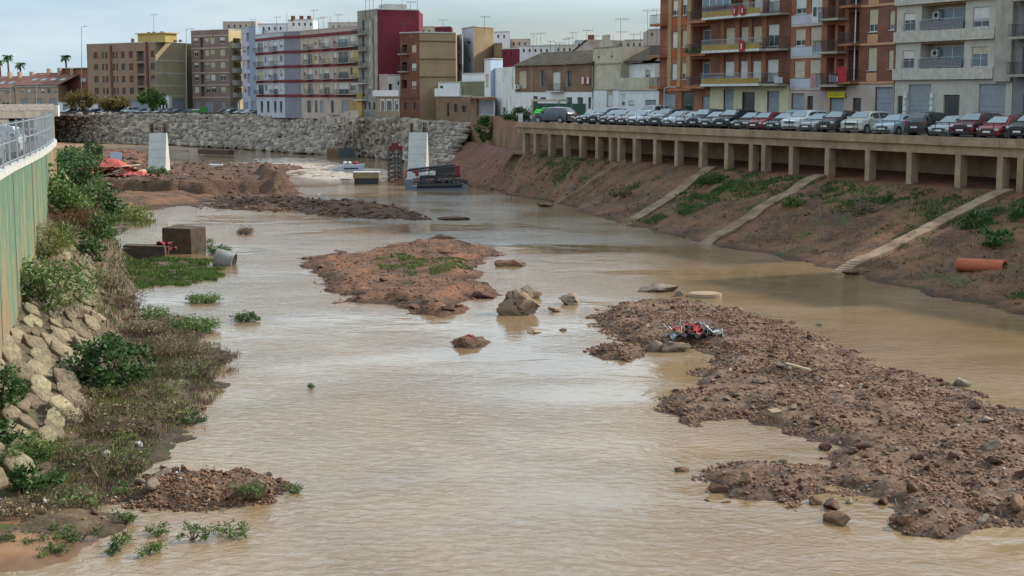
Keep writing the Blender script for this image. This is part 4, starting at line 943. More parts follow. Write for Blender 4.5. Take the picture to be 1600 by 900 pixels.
# small white house between
T, FS = building('arched_window_house', 'tan riverside house with three white arched window surrounds under a white terrace', pts((587, 262), (625, 255)), 6.2, ztop(606, 151, 258), [mat('tan render', (.33, .24, .16), (.25, .175, .115), scale=.5, streak=(1.2, (.17, .12, .08), .4))],
    lambda i, F: [F.R(*r)+('w',) for r in ((596.5,158,600.5,173), (605.5,158,612,173), (618,159,622,172))], 6, seed=7)
F = FS[0]; q = MB(); F.box(q, -.4, F.L+.1, ztop(606, 150.5, 258), ztop(606, 141, 258), -.2, .35); obj('terrace_wall', q, m_white, T)
q = MB()
for a, b in ((595,602), (604,613.5), (616.5,623.5)):
    r_ = F.R(a, 156, b, 174); F.box(q, r_[0], r_[0]+.14, r_[2], r_[3], .004, .09); F.box(q, r_[1]-.14, r_[1], r_[2], r_[3], .004, .09); F.box(q, r_[0]+.14, r_[1]-.14, r_[3]-.12, r_[3]+.1, .004, .09)
obj('arched_surround', q, m_white, T)
T, FS = building('white_terrace_room', 'white upper room on the terrace left of the dark brick block', pts((593, 264), (607, 262), (626.5, 262.5)), 8, ztop(606, 118, 262), [m_pink, m_white], lambda i, F: [F.R(607.5,131,612.5,141)+('dark',), F.R(621,126,624.5,133.5)+('w',)] if i else [], 6, seed=71)
# red-banded curved block
b_bands = mat('maroon floor band', (.17, .035, .04), (.12, .03, .03), scale=1); m_pv = mat('slate lilac wall', (.23, .22, .25), (.19, .185, .21), scale=.4, bump=.1)
m_pc = mat('pink cream render', (.47, .37, .31), (.38, .29, .24), scale=.6, bump=.15, streak=(1.3, (.25, .18, .14), .35)); m_yel = mat('yellow render', (.50, .36, .13), (.42, .3, .1), scale=.6)
P4 = pts((401, 322), (445, 306), (471, 303), (563, 279)); z4 = ztop(471, 49.5, 303); zg = ztop(471, 149.5, 303); pt4 = (ztop(471, 57.5, 303)-zg)/4.0
def ops4(i, F):
    zs = [zg+k*pt4+.95 for k in range(4)]
    if i == 0: return grid(F, [(403,411,'door2'), (413.5,416.5), (419,423), (427,433,'door2'), (437.5,441.5)], zs, 1.4)+[F.R(a, 158, a+4, 176)+('door',) for a in (407, 417, 428, 437)]
    if i == 1: return []
    return grid(F, [(474,477.5), (481,488,'door2'), (492,495), (499,502), (506,514,'door2'), (521,525), (529,544,'door2'), (547,555,'w')], zs, 1.5)+[F.R(a, 157, b, 176)+(k_,) for a, b, k_ in ((480,486,'door'), (492,496,'door'), (500,506,'greydoor'), (517,522,'dark'), (534,548,'shutter'))]
T, FS = building('maroon_banded_block', 'long curved apartment block with maroon floor bands, slate corner wall and pinkish right wing', P4, 6.5, z4, [m_lil, m_pv, m_pc], ops4, 12, seed=4)
for k in range(5):
    z = zg+k*pt4
    for i, F in enumerate(FS): band(F, T, z-.28, z+.28, .12+.02*i, b_bands)
    if k < 4:
        F = FS[0]
        for a, b in ((401.5,412), (426,434)): balcony(F, T, max(.05, F.sz(a, 100)[0]), F.sz(b, 100)[0], z+.29, .9, .12, 'conc', 'railing', None, .95, .2)
        F = FS[2]
        for a, b in ((480,489), (505,515), (527,562)): balcony(F, T, F.sz(a, 100)[0], min(F.L, F.sz(b, 100)[0]), z+.29, .9, .12, 'conc', 'railing', None, .95, .2)
q = MB(); FS[2].box(q, FS[2].sz(552, 120)[0], FS[2].L, zg+1*pt4+.3, zg+3*pt4-.3, .004, .06); FS[2].box(q, FS[2].sz(489, 90)[0], FS[2].sz(491.5, 90)[0], zg+2*pt4+.3, zg+3*pt4-.3, .004, .06); obj('yellow_patch', q, m_yel, T)
q = MB(); FS[2].box(q, FS[2].sz(546, 170)[0], FS[2].L, 6.6, 10.3, .004, .2); obj('ochre_ground_wall', q, och, T)
# blue grey slim block
T, FS = building('blue_grey_slim_block', 'slim blue grey block with a blank side wall, left of the maroon banded block', pts((379, 353), (391, 343), (401.5, 341)), 6.6, ztop(395, 41, 342), [m_lil, mat('blue grey wall', (.27, .31, .37), (.23, .27, .33), scale=.4, bump=.1)],
    lambda i, F: grid(F, [(380.5,384.5), (386,390,'loggia')], [11.8+k*3.1 for k in range(5)], 1.3)+[F.R(382,160,388,176)+('greydoor',)] if i == 0 else [F.R(393,158,399,176)+('greydoor',)], 12, seed=3)
# cream and brown block with curved balconies
b_ggr = mat('brown grey brickwork', (.25, .17, .14), (.20, .135, .11), scale=.5)
F2z = ztop(359.5, 46.7, 360)
def ops2(i, F):
    zs = [11.75+k*2.98 for k in range(5)]
    if i == 0: return grid(F, [(303,310), (313,318,'loggia'), (321,327), (329,336), (344,352)], zs, 1.5)+[F.R(305,158,313,176)+('shutter',), F.R(320,158,333,176)+('greydoor',), F.R(345,158,352,176)+('shutter',)]
    return grid(F, [(365,377,'loggia')], zs, 1.3)+[F.R(364,158,375,176)+('shutter',)]
T, FS = building('brown_cream_block', 'five storey brown block with pale floor lines and cream rounded balconies on its right face', pts((301, 368), (359.5, 360), (379.5, 366)), 6.6, F2z, [b_ggr, mat('cream ochre render', (.46, .36, .21), (.38, .29, .17), scale=.5)], ops2, 12, seed=2)
for k in range(6): band(FS[0], T, 10.55+k*2.98, 10.8+k*2.98, .08, m_pc)
for k in range(5):
    z = 10.8+k*2.98; q = MB(); F = FS[1]; a0, a1 = F.sz(362, 100)[0], F.L; n = 8; am = (a0+a1)/2
    arc = [(am-(a1-a0)/2*math.cos(math.pi*j/n), .05+1.2*math.sin(math.pi*j/n)) for j in range(n+1)]
    for (x0, d0_), (x1, d1_) in zip(arc[:-1], arc[1:]):
        q.add([F.pt(x0, z-.2, d0_), F.pt(x1, z-.2, d1_), F.pt(x1, z+.95, d1_), F.pt(x0, z+.95, d0_)], [(0,1,2,3)])
    q.add([F.pt(x, z, d) for x, d in arc], [tuple(range(n+1))]); q.add([F.pt(x, z-.2, d) for x, d in arc], [tuple(range(n+1))]); obj('balcony', q, m_stone2, T)
# tan brown block
m_tb = mat('tan brown render', (.29, .19, .13), (.24, .155, .105), scale=.4, bump=.15); m_yb = mat('yellow buff side wall', (.34, .28, .18), (.28, .225, .145), scale=.4, bump=.15, streak=(1, (.22, .17, .1), .35))
zt1 = ztop(245, 66.5, 361)
def ops1(i, F):
    if i: return [F.R(268,156,290,176)+('shutter',)]
    zs = [ztop(200, y, 367) for y in (147, 128.5, 109.5, 90.5)]
    return grid(F, [(147,153.5), (160,163), (165,169), (176.5,180), (182,184.5), (190,195.5), (202,208.5), (214,225.5,'loggia'), (236,242)], zs, 1.6, y=110)+[F.R(150,158,163,176)+('shutter',), F.R(204,157,232,176)+('shutter',), F.R(194,157,202,176)+('door',)]
T, FS = building('tan_brown_block', 'five storey tan brown apartment block with yellow buff blank side and yellow roof room', pts((138, 377), (245, 361), (293, 371)), 6.6, zt1, [m_tb, m_yb], ops1, 12, seed=1, blinds=('blind_b', 'blind_b', 'blind_b'), frame='frame_d')
for py in (95, 114.5, 134, 150): z = ztop(268, py, 366); band(FS[1], T, z-.15, z+.15, .06, m_stone)
F = FS[0]; q = MB(); F.box(q, F.sz(173, 100)[0], F.sz(175.5, 100)[0], 10.5, zt1-.3, .004, .25); obj('brick_pilaster', q, b_dk, T)
q = MB(); F.box(q, F.sz(229, 100)[0], F.sz(232, 100)[0], 10.5, zt1+.3, .004, .3); obj('brick_pilaster', q, b_dk, T)
q = MB(); F.box(q, F.sz(213, 60)[0], F.sz(256, 60)[0], zt1+.07, ztop(235, 53.5, 365), -4, -.4); F.box(q, F.sz(211, 60)[0], F.sz(258, 60)[0], ztop(235, 53.5, 365), ztop(235, 52, 365), -4.4, 0); obj('roof_room', q, m_yel, T)
for a in (218, 226, 238.5, 192.5, 259, 267):
    q = MB(); F.box(q, F.sz(a, 60)[0], F.sz(a+2, 60)[0], zt1+.07, ztop(a, 49 if a in (218, 226, 238.5) else 58.5 if a == 192.5 else 63, 363), -3.0, -2.4); obj('chimney', q, b_dk, T)
# low terracotta buildings at far left
m_ter = brick('terracotta wall', (.33, .12, .07), (.27, .10, .06), (.25, .15, .1)); m_bf = mat('buff render', (.42, .28, .2), (.35, .23, .16), scale=.5)
zt0 = ztop(110, 107.5, 392)
T, FS = building('terracotta_hall', 'low terracotta brick hall with a small white window beside the tan brown block', pts((91, 392), (143, 384)), 6.6, zt0, [m_ter], lambda i, F: [F.R(125,122,134,128)+('blind',)], 14, seed=40)
def tgr(T, F, z, rise, D, m):
    q = MB(); q.add([F.pt(-.6, z, .6), F.pt(F.L+.6, z, .6), F.pt(F.L+.6, z+rise, -D), F.pt(-.6, z+rise, -D)], [(0,1,2,3)]); obj('roof', q, m, T)
G['tile_r'] = mat('red brown roof tiles', (.20, .085, .055), (.12, .055, .04), scale=1.2, bump=.6)
tgr(T, FS[0], zt0, .4, 14, G['tile_r'])
for nm, lb, a, b, Ya, Yb, yt in (('terracotta_row_house', 'terracotta row house with pitched roof and roof lights, second block from the left edge', 24, 91, 386, 380, 133), ('terracotta_end_house', 'terracotta row house cut by the left edge of the view', -40, 23, 395, 387, 138)):
    zt = ztop((a+b)/2, yt, (Ya+Yb)/2)
    T, FS = building(nm, lb, pts((a, Ya), (b, Yb)), 6.6, zt, [m_bf], lambda i, F, a=a, b=b: grid(F, [(x, x+5) for x in np.arange(a+8, b-6, 10.5)], [ztop(50, 146.5, 383)], 1.3, y=140)+[F.R(x, 154, x+11, 163)+('shutter',) for x in np.arange(a+9, b-12, 22)], 9, seed=int(a)+50, roof='none')
    F = FS[0]; tgr(T, F, zt, 3.3, 9, G['tile_r'])
    band(F, T, zt-.5, zt-.1, .3, m_stone)
    q = MB()
    for t in np.arange(.2, .95, .22): q.add([F.pt(F.L*t, zt+1.2, -2.6), F.pt(F.L*t+1.6, zt+1.2, -2.6), F.pt(F.L*t+1.6, zt+1.75, -3.9), F.pt(F.L*t, zt+1.75, -3.9)], [(0,1,2,3)])
    obj('roof_light', q, G['glassb'], T)
    for t in (.3, .55, .85):
        q = MB(); F.box(q, F.L*t, F.L*t+.9, zt+2.2, zt+4.4, -8, -7.2); obj('chimney', q, m_bf, T)
# pale blocks glimpsed behind
bk = [('pinkish_white_penthouse', 'pinkish white block showing above the brown and cream block', 351, 402, 34.5, 395, m_pink), ('white_party_wall', 'narrow white wall between the tan brown and brown cream blocks', 292, 302, 69, 378, m_white), ('white_rear_block', 'white block with roof water tanks behind the maroon banded block', 405, 452, 38, 350, m_white),
      ('white_rear_tower', 'taller white stair block behind the maroon banded block', 452, 491, 31.5, 340, m_white), ('grey_rear_slab', 'low grey slab behind the pink right wing', 514, 563, 36, 330, m_stone),
      ('cream_rear_terrace', 'cream white roof storey right of the maroon tower', 655, 680, 42.5, 300, m_crm2), ('maroon_rear_box', 'small maroon box on a roof right of the maroon tower', 680, 706, 42.5, 298, m_mar),
      ('white_rear_house', 'white balcony house behind the ochre annex', 772, 797, 50.5, 330, m_white), ('pinkish_rear_block', 'long pinkish flat roofed block behind the tiled house', 796, 829, 62, 335, m_pink),
      ('red_rear_block', 'maroon low block behind the tiled roof', 784, 812, 77, 250, m_mar), ('white_rear_row', 'low white row of roofs left of the gabled house', 812, 866, 72.5, 300, m_white), ('grey_rear_row', 'pale grey roof line right of the white row', 848, 900, 71, 310, m_stone),
      ('pale_rear_house', 'pale house glimpsed behind the gabled house', 898, 936, 64, 320, m_lil), ('cream_rear_gable', 'cream flat topped house behind the dark tiled roof', 975, 1012, 63.5, 230, m_crm2), ('rear_party_wall', 'tall brown party wall stepping up to the orange block', 1012, 1031, 47, 202, m_pink)]
for nm, lb, a, b, yt, Y, m in bk:
    building(nm, lb, pts((a, Y+2), (b, Y)), 7, ztop((a+b)/2, yt, Y+1), [m], lambda i, F, yt=yt, a=a, b=b: [F.R(x, yt+4, x+3, yt+9)+('dark',) for x in np.arange(a+5, b-6, 9)], 8, seed=int(a), back=(0, 1))
for a, wh in ((457, 'left'), (470, 'middle'), (482, 'right')):
    q = MB(); v = aty(a, 32, 341); v2 = aty(a, 24.5, 341); q.box(v.x-.4, v.x+.45, 341.5, 342.4, v.z-.1, v2.z); o = obj('roof_tank', q, b_dk)
    tag(o, wh+' of three square brown stacks on the white stair block roof', 'chimney', 'chimney stacks on the white stair block')
# stairway with pale parapet, brick retaining wall, bridge
F = Face(col_at(509, 287), col_at(547, 268)); q = MB()
poly = [F.sz(*p) for p in ((509,196),(509,184),(524,184),(533,180),(540,174),(545,174),(545,188),(530,192))]
q.add([F.pt(a, z, 0) for a, z in poly]+[F.pt(a, z, -.5) for a, z in poly], [tuple(range(8)), tuple(range(15, 7, -1))]+[(i, (i+1) % 8, 8+(i+1) % 8, 8+i) for i in range(8)])
tag(obj('stair_parapet', q, m_pc), 'pale pinkish stepped parapet of the river stairs above the riprap', 'parapet')
q = MB(); F = Face(col_at(545, 270), col_at(560, 263)); F.box(q, 0, F.L, 6.2, 8.4, -.3, 0); tag(obj('garden_wall', q, m_pc), 'low pinkish wall between stair parapet and maroon tower', 'wall')
F = Face(col_at(735, 233), col_at(812, 203)); q = MB(); F.box(q, 0, F.L, 2.6, ztop(770, 181, 218), -.5, 0)
RW = tag(obj('retaining_wall', q, mat('eroded brown brick wall', (.30, .17, .10), (.19, .105, .06), scale=.6, bump=.9, stretch=(1, 1, .5), streak=(1.4, (.12, .07, .045), .6))), 'eroded brown brick retaining wall at the far end of the parking deck', 'wall')
F = Face(col_at(812, 203), dk(-.6, 5.4)); q = MB(); F.box(q, 0, F.L, 3.0, 7.8, -.4, 0); tag(obj('retaining_wall', q, b_tan), 'short brown wall returning to the end of the deck', 'wall')
T = thing('road_bridge', 'low concrete road bridge with graffiti parapet at the far left', 'bridge', (*col_at(20, 300), 6))
F = Face(col_at(-120, 302), col_at(84, 322)); q = MB(); F.box(q, 0, F.L, 6.3, 7.9, -9, 0); obj('deck', q, G['conc'], T)
q = MB(); F.box(q, 0, F.L, 7.91, 9.3, -.3, .05); obj('parapet', q, mat('graffiti stained parapet', (.46, .42, .40), (.25, .2, .19), scale=1.6, stretch=(1, 1, 2)), T)
q = MB(); F.box(q, F.sz(55, 190)[0], F.L, -1, 6.29, -8, -.2); F.box(q, 0, F.sz(14, 190)[0], -1, 6.29, -8, -.2); obj('abutment', q, G['conc'], T)
q = MB(); F.box(q, F.sz(14, 190)[0], F.sz(55, 190)[0], -1, 6.28, -9, -8); obj('back_wall', q, G['cliff'], T)
q = MB(); v = col_at(85.5, 325); q.box(v.x-.6, v.x+.6, v.y, v.y+1.2, 6.6, 6.6+2.4); k_ = obj('utility_kiosk', q, G['slabw']); tag(k_, 'white utility kiosk at the end of the bridge parapet', 'kiosk')
# far bank low wall along the street edge and walls behind the trees
T = thing('street_parapet', 'low dark parapet along the top of the far riprap', 'parapet', (*col_at(200, 341), 6.6))
for i in range(1, 6):
    F = Face(fb[i].xy+Vector((0, .6)), fb[i+1].xy+Vector((0, .6))); q = MB(); F.box(q, .02, F.L-.02, 6.0, 7.35, -.25, 0); obj('wall_panel', q, G['ripbed'], T)
T, FS = building('white_low_building', 'low white building with vehicle doors behind the yellowing trees', pts((90, 374), (152, 368)), 6.6, ztop(120, 160, 371), [m_white], lambda i, F: [F.R(x, 164, x+9, 176)+('shutter',) for x in (98, 113, 130)], 5, seed=60)
T, FS = building('white_arched_house', 'tiny white two storey house front beside the green tree', pts((246, 357), (264, 355)), 6.6, ztop(255, 150.5, 356), [m_white], lambda i, F: [F.R(248.5,161,251.5,172)+('dark',), F.R(253.5,161,256.5,172)+('dark',), F.R(259,161,262,172)+('dark',)], 3, seed=61)
# street lamps, antennas
def lamp(px, ytop, ybase, Y, arm, lb):
    b = aty(px, ybase, Y); t = aty(px, ytop, Y); T = thing('street_lamp', lb, 'street lamp', b)
    q = MB(); q.tube([b, t], [.11, .07], 6); obj('pole', q, G['galv'], T)
    q = MB(); q.tube([t, t+Vector((arm, 0, .15))], .05, 5); q.box(t.x+arm-.1, t.x+arm+.6, t.y-.15, t.y+.15, t.z+.08, t.z+.22); obj('lamp_head', q, G['galv'], T)
lamp(291, 46, 176, 350, 1.2, 'tall street lamp between the tan block and the brown cream block'); lamp(127.5, 42, 176, 372, .8, 'very tall lamp mast left of the tan brown block'); lamp(16, 130, 168, 345, .8, 'street lamp by the terracotta end house'); lamp(57, 132, 168, 345, .8, 'street lamp by the terracotta row house')
lamp(1038, 138, 186, 155, .6, 'thin street lamp beside the orange block doorway')
ant = [(432,26,38,350,1),(448,20,38,350,0),(490,15,34,340,1),(498,28,40,335,1),(505,26,44,330,1),(516,25,44,320,0),(528,22,40,300,1),(545,32,39,290,0),(571,-4,16,266,1),(577,-2,16,266,1),(583,-8,15,266,0),(596,-4,15,266,1),(628,-6,15,266,1),(641,2,15,266,1),(652,-8,15,266,0),(631,36,52,252,1),(692,30,45,290,1),(757,25,42,263,1),(240,22,41,372,1),(332,44,52,362,0),(394,30,41,395,1),(406,34,45,343,0),(833,52,72,300,1),(845,51,72,300,1),(838,58,72,305,0),(874,66,74,305,1),(883,60,72,305,1),(889,58,72,308,1),(895,50,71,308,1),(900,55,71,310,0),(917,46,64,240,1),(958,55,66,225,0),(970,28,72,190,2),(1001,48,62,228,0),(1012,15,62,203,1),(800,60,77,255,0),(860,64,74,300,1),(868,66,74,300,0),(930,55,64,300,1),(990,52,64,230,1),(1026,14,50,200,1)]
RN = [(300, 'tan brown block'), (402, 'brown and cream block'), (460, 'roofs left of the white stair block'), (512, 'roofs by the white stair block'), (562, 'pink right wing'), (600, 'maroon tower front'), (657, 'maroon tower roof'), (720, 'roofs right of the maroon tower'), (790, 'slim ochre tower'), (850, 'white rear roofs left'), (880, 'white rear row'), (912, 'grey rear row'), (950, 'gabled house'), (985, 'dark tiled roof'), (1100, 'roofs beside the orange block')]
ant.sort(key=lambda a: a[0]); cnt = {}
ORD = 'first second third fourth fifth sixth seventh eighth'.split()
for i, (px, yt, yb, Y, k_) in enumerate(ant):
    rn = next(n_ for x_, n_ in RN if px < x_); cnt[rn] = cnt.get(rn, 0)+1
    b = aty(px, yb, Y); t = aty(px, yt, Y); T = thing('tv_antenna', ('bare aerial' if k_ == 0 else 'crossbar aerial')+' over the '+rn+', '+ORD[cnt[rn]-1]+' from left', 'antenna', b, 0, 'television antennas on the roofs')
    r_ = .025 if Y < 240 else .034
    q = MB(); q.tube([b-Vector((0, 0, 1.5)), t], r_, 5); obj('mast', q, G['railing'], T)
    if k_:
        q = MB(); h = t.z-.15; q.tube([(t.x-.7, t.y, h), (t.x+1.0, t.y+.1, h)], r_*.7, 4)
        for j in range(6): x = t.x-.6+j*.3; q.tube([(x, t.y-.35, h), (x, t.y+.35, h)], r_*.5, 4); q.tube([(x, t.y, h-.2), (x, t.y, h+.22)], r_*.5, 4)
        if k_ == 2: q.tube([(t.x-.5, t.y, h-1.6), (t.x+.9, t.y, h-1.6)], r_, 4)
        obj('aerial', q, G['railing'], T)

# ------------------------------------------------------------------ cars
def paint(name, c, metal=.3):
    return plain('car paint '+name, c, .28, metal, .5, .7)
PA = {k: paint(k, *v) for k, v in dict(white=((.62, .63, .62), 0), cream=((.50, .48, .42), 0), silver=((.36, .38, .40), .5), lightblue=((.38, .44, .50), .3), grey=((.12, .125, .135), .4), darkgrey=((.045, .05, .058), .4),
    black=((.012, .013, .015), .2), navy=((.02, .03, .055), .3), red=((.22, .012, .02), .2), maroon=((.085, .008, .018), .2), brown=((.05, .035, .028), .3), green=((.02, .03, .025), .2)).items()}
G['cglass'] = plain('car glass', (.035, .045, .05), .06, 0, .8); G['cscreen'] = plain('car windscreen', (.16, .20, .21), .08, 0, .9)
G['tyre'] = plain('tyre rubber', (.018, .018, .018), .85); G['rim'] = plain('alloy rim', (.35, .36, .37), .35, .7); G['trim'] = plain('black plastic trim', (.02, .02, .022), .6)
G['lamp'] = plain('headlight glass', (.55, .58, .6), .12, .2, .8); G['plate'] = plain('number plate', (.6, .6, .58), .5); G['tail'] = plain('tail light', (.3, .01, .01), .2)
SHAPES = {  # x along the car (0 nose .. 1 tail), bottom, belt, top, width factor
 'hatchback': (4.05, 1.76, [(0,.34,.60,0,.80),(.025,.22,.70,0,.92),(.10,.18,.82,0,.98),(.24,.18,.93,0,1),(.41,.18,.95,1.40,1),(.58,.18,.96,1.46,1),(.80,.18,.98,1.42,1),(.955,.22,1.0,0,.96),(1,.36,.72,0,.86)]),
 'saloon': (4.45, 1.78, [(0,.34,.58,0,.80),(.025,.22,.68,0,.92),(.10,.18,.80,0,.98),(.27,.18,.90,0,1),(.42,.18,.92,1.38,1),(.57,.18,.93,1.43,1),(.76,.18,.95,1.33,1),(.88,.2,.96,0,.98),(1,.34,.80,0,.88)]),
 'suv': (4.35, 1.84, [(0,.40,.78,0,.84),(.02,.28,.88,0,.94),(.09,.24,1.0,0,.99),(.23,.24,1.08,0,1),(.37,.24,1.1,1.58,1),(.56,.24,1.11,1.64,1),(.84,.24,1.14,1.60,1),(.965,.28,1.14,0,.97),(1,.42,.9,0,.9)]),
 'van': (4.6, 1.86, [(0,.36,.80,0,.84),(.02,.24,.95,0,.94),(.08,.22,1.08,0,.99),(.16,.22,1.15,0,1),(.30,.22,1.16,1.80,1),(.55,.22,1.17,1.86,1),(.92,.22,1.18,1.84,1),(.985,.26,1.18,0,.98),(1,.4,1.0,0,.95)])}
def make_car(kind):
    Lc, W, st = SHAPES[kind]; T = thing('parked_car', 'x', 'car'); hw = W/2
    rows_ = []
    for i, (x, zb, zl, zt, wf) in enumerate(st):
        w_ = hw*wf; X = x*Lc
        if zt == 0: zt = zl+.075; r = [(.86*w_, zb), (w_, zb+.12), (w_, zl-.16), (.955*w_, zl-.02), (.84*w_, zl+.02), (.5*w_, zl+.055), (0, zt)]
        else: r = [(.86*w_, zb), (w_, zb+.12), (w_, zl-.16), (.965*w_, zl), (.76*w_, zt-.08), (.62*w_, zt-.015), (0, zt+.02)]
        # round the nose and tail in plan
        rr = []
        for (y, z) in r:
            dx = 0
            if i == 0: dx = .16*(y/hw)**2*1.0
            if i == 1: dx = .10*(y/hw)**2
            if i == len(st)-1: dx = -.10*(y/hw)**2
            rr.append((X+dx, y, z))
        rows_.append(rr+[(a, -y, z) for a, y, z in rr[-2::-1]])
    n = len(rows_[0]); q = MB(); q.v = [p for r in rows_ for p in r]
    q.f = [(i*n+j, i*n+j+1, (i+1)*n+j+1, (i+1)*n+j) for i in range(len(st)-1) for j in range(n-1)]
    q.f += [tuple(range(n)), tuple(range((len(st)-1)*n, len(st)*n))[::-1], ] + [((i+1)*n, i*n, i*n+n-1, (i+1)*n+n-1) for i in range(len(st)-1)]
    body = obj('body', q, PA['grey'], T, True, False)
    md = body.modifiers.new('edge', 'EDGE_SPLIT'); md.split_angle = math.radians(38)
    def panel(name, quads, m, off=.012, k=.9, kx=None):
        q = MB()
        for quad in quads:
            P = [Vector(p) for p in quad]; c = sum(P, Vector())/4; nn = (P[1]-P[0]).cross(P[3]-P[0]).normalized()
            out = c-Vector((Lc*.5, 0, .8)); nn = nn if nn.dot(out) > 0 else -nn
            q.add([c+(p-c)*k+nn*off for p in P], [(0,1,2,3)])
        return obj(name, q, m, T, False, False)
    R_ = rows_; mid = 6
    gi = [i for i, s_ in enumerate(st) if s_[3] > 0]; a, b, c_, d = gi[0]-1, gi[0], gi[-1], gi[-1]+1
    ws = (R_[a][4], R_[a][n-5], R_[b][n-6], R_[b][5])
    ws = [Vector(p) for p in ws]; ws[0].z += .03; ws[1].z += .03
    ws[2].z += .0
    panel('windscreen', [ws], G['cscreen'], .05, .93)
    rw = [Vector(p) for p in (R_[c_][5], R_[c_][n-6], R_[d][n-5], R_[d][4])]; panel('rear_window', [rw], G['cglass'], .05, .88)
    for s_ in (0, 1):
        J = (3, 4) if s_ == 0 else (n-4, n-5)
        panel('side_window', [(R_[b][J[0]], R_[b+1][J[0]], R_[b+1][J[1]], R_[b][J[1]]), (R_[b+1][J[0]], R_[c_][J[0]], R_[c_][J[1]], R_[b+1][J[1]])], G['cglass'], .012, .9)
        tri = [Vector(R_[a][J[0]]).lerp(Vector(R_[b][J[0]]), .35), Vector(R_[b][J[0]]), Vector(R_[b][J[1]]), Vector(R_[a][J[0]]).lerp(Vector(R_[b][J[1]]), .75)]
        panel('quarter_window', [tri], G['cglass'], .015, .85)
        tri = [Vector(R_[c_][J[0]]), Vector(R_[d][J[0]]).lerp(Vector(R_[c_][J[0]]), .25), Vector(R_[d][J[0]]).lerp(Vector(R_[c_][J[1]]), .6), Vector(R_[c_][J[1]])]
        panel('quarter_window', [tri], G['cglass'], .015, .8)
    big_ = kind in ('suv', 'van'); wr = .345 if big_ else .31
    for x in (.185*Lc, .79*Lc):
        for sg_ in (1, -1):
            q = MB(); q.tube([(x, sg_*(hw-.24), wr), (x, sg_*(hw+.012), wr)], wr, 18); wh = obj('wheel', q, G['tyre'], T, False, False)
            q = MB(); q.tube([(x, sg_*(hw+.013), wr), (x, sg_*(hw+.022), wr)], wr*.62, 10); obj('rim', q, G['rim'], wh, False, False)
            q = MB(); arc = [(x+(wr+.07)*math.cos(t), wr+(wr+.07)*math.sin(t)) for t in [math.pi*k/12 for k in range(13)]]
            q.add([(p[0], sg_*(hw+.006), p[1]) for p in arc]+[(x+wr+.07, sg_*(hw+.006), .2), (x-wr-.07, sg_*(hw+.006), .2)][::1], [tuple(range(13))]); obj('wheel_arch', q, G['trim'], T, False, False)
    zl = st[1][2]; zb = st[1][1]
    for sg_ in (1, -1):
        q = MB(); y0, y1 = sorted((sg_*hw*.52, sg_*hw*.88)); q.box(.06, .34, y0, y1, zl-.13, zl+.015); obj('headlight', q, G['lamp'], T, False, False)
        q = MB(); y0, y1 = sorted((sg_*hw*.62, sg_*hw*.9)); q.box(Lc-.2, Lc-.025, y0, y1, zl-.02, zl+.15); obj('tail_light', q, G['tail'], T, False, False)
        q = MB(); y0, y1 = sorted((sg_*(hw-.02), sg_*(hw+.17))); xm = (st[gi[0]-1][0]+.05)*Lc; q.box(xm, xm+.16, y0, y1, st[3][2]+.02, st[3][2]+.16); obj('mirror', q, PA['grey'], T, False, False)
    q = MB(); q.box(-.015, .2, -hw*.48, hw*.48, zl-.2, zl-.06); obj('grille', q, G['trim'], T, False, False)
    q = MB(); q.box(-.01, .2, -hw*.72, hw*.72, zb+.06, zb+.17); obj('bumper_intake', q, G['trim'], T, False, False)
    q = MB(); q.box(-.035, .05, -.26, .26, zb+.2, zb+.31); obj('number_plate', q, G['plate'], T, False, False)
    q = MB(); q.box(Lc-.06, Lc+.02, -.26, .26, .6, .71); obj('number_plate', q, G['plate'], T, False, False)
    return T
PROTO = {k: make_car(k) for k in SHAPES}; used = set()
def car(kind, color, loc, ang, label, group, rev=False, name='parked_car', sc=1.0):
    """ang: direction nose to tail"""
    T = PROTO[kind] if kind not in used else copy_tree(PROTO[kind]); used.add(kind)
    Lc = SHAPES[kind][0]; T.location = loc; T.scale = (sc, sc, sc); T.rotation_euler = (0, 0, ang+(math.pi if rev else 0))
    if rev: T.location = Vector(loc)+Vector((math.cos(ang), math.sin(ang), 0))*Lc*sc
    T['label'] = label; T['group'] = group; T['category'] = 'van' if kind == 'van' else 'car'
    for ch in T.children:
        if ch.name.split('.')[0] in ('body', 'mirror'):
            ch.material_slots[0].link = 'OBJECT'; ch.material_slots[0].material = PA[color]
    return T
GR = 'cars parked nose out along the deck edge'
row = [(905,'saloon','black'),(926,'suv','darkgrey'),(942,'hatchback','green'),(956,'hatchback','maroon'),(970,'saloon','maroon'),(986,'hatchback','silver'),(1003,'saloon','navy'),(1022,'suv','grey'),(1042,'hatchback','silver'),(1062,'saloon','grey'),(1082,'suv','navy'),(1101,'hatchback','darkgrey'),(1124,'suv','black'),(1152,'saloon','green'),(1176,'hatchback','red'),(1203,'saloon','darkgrey'),(1232,'suv','white'),(1258,'saloon','silver'),(1287,'suv','brown'),(1327,'suv','cream'),(1377,'hatchback','lightblue'),(1427,'suv','black'),(1465,'saloon','silver'),(1499,'suv','maroon'),(1541,'hatchback','red'),(1588,'suv','black')]
TA = math.radians(90-49)
names = dict(saloon='low saloon', suv='tall suv', hatchback='hatchback', van='van')
cn = dict(black='black', darkgrey='dark grey', green='blackish green', maroon='maroon', silver='silver', navy='dark blue', grey='grey', red='red', white='white', brown='dark brown', cream='cream white', lightblue='pale blue')
ordn = ['first','second','third','fourth','fifth','sixth','seventh','eighth','ninth','tenth','eleventh','twelfth','thirteenth']
rr = random.Random(3)
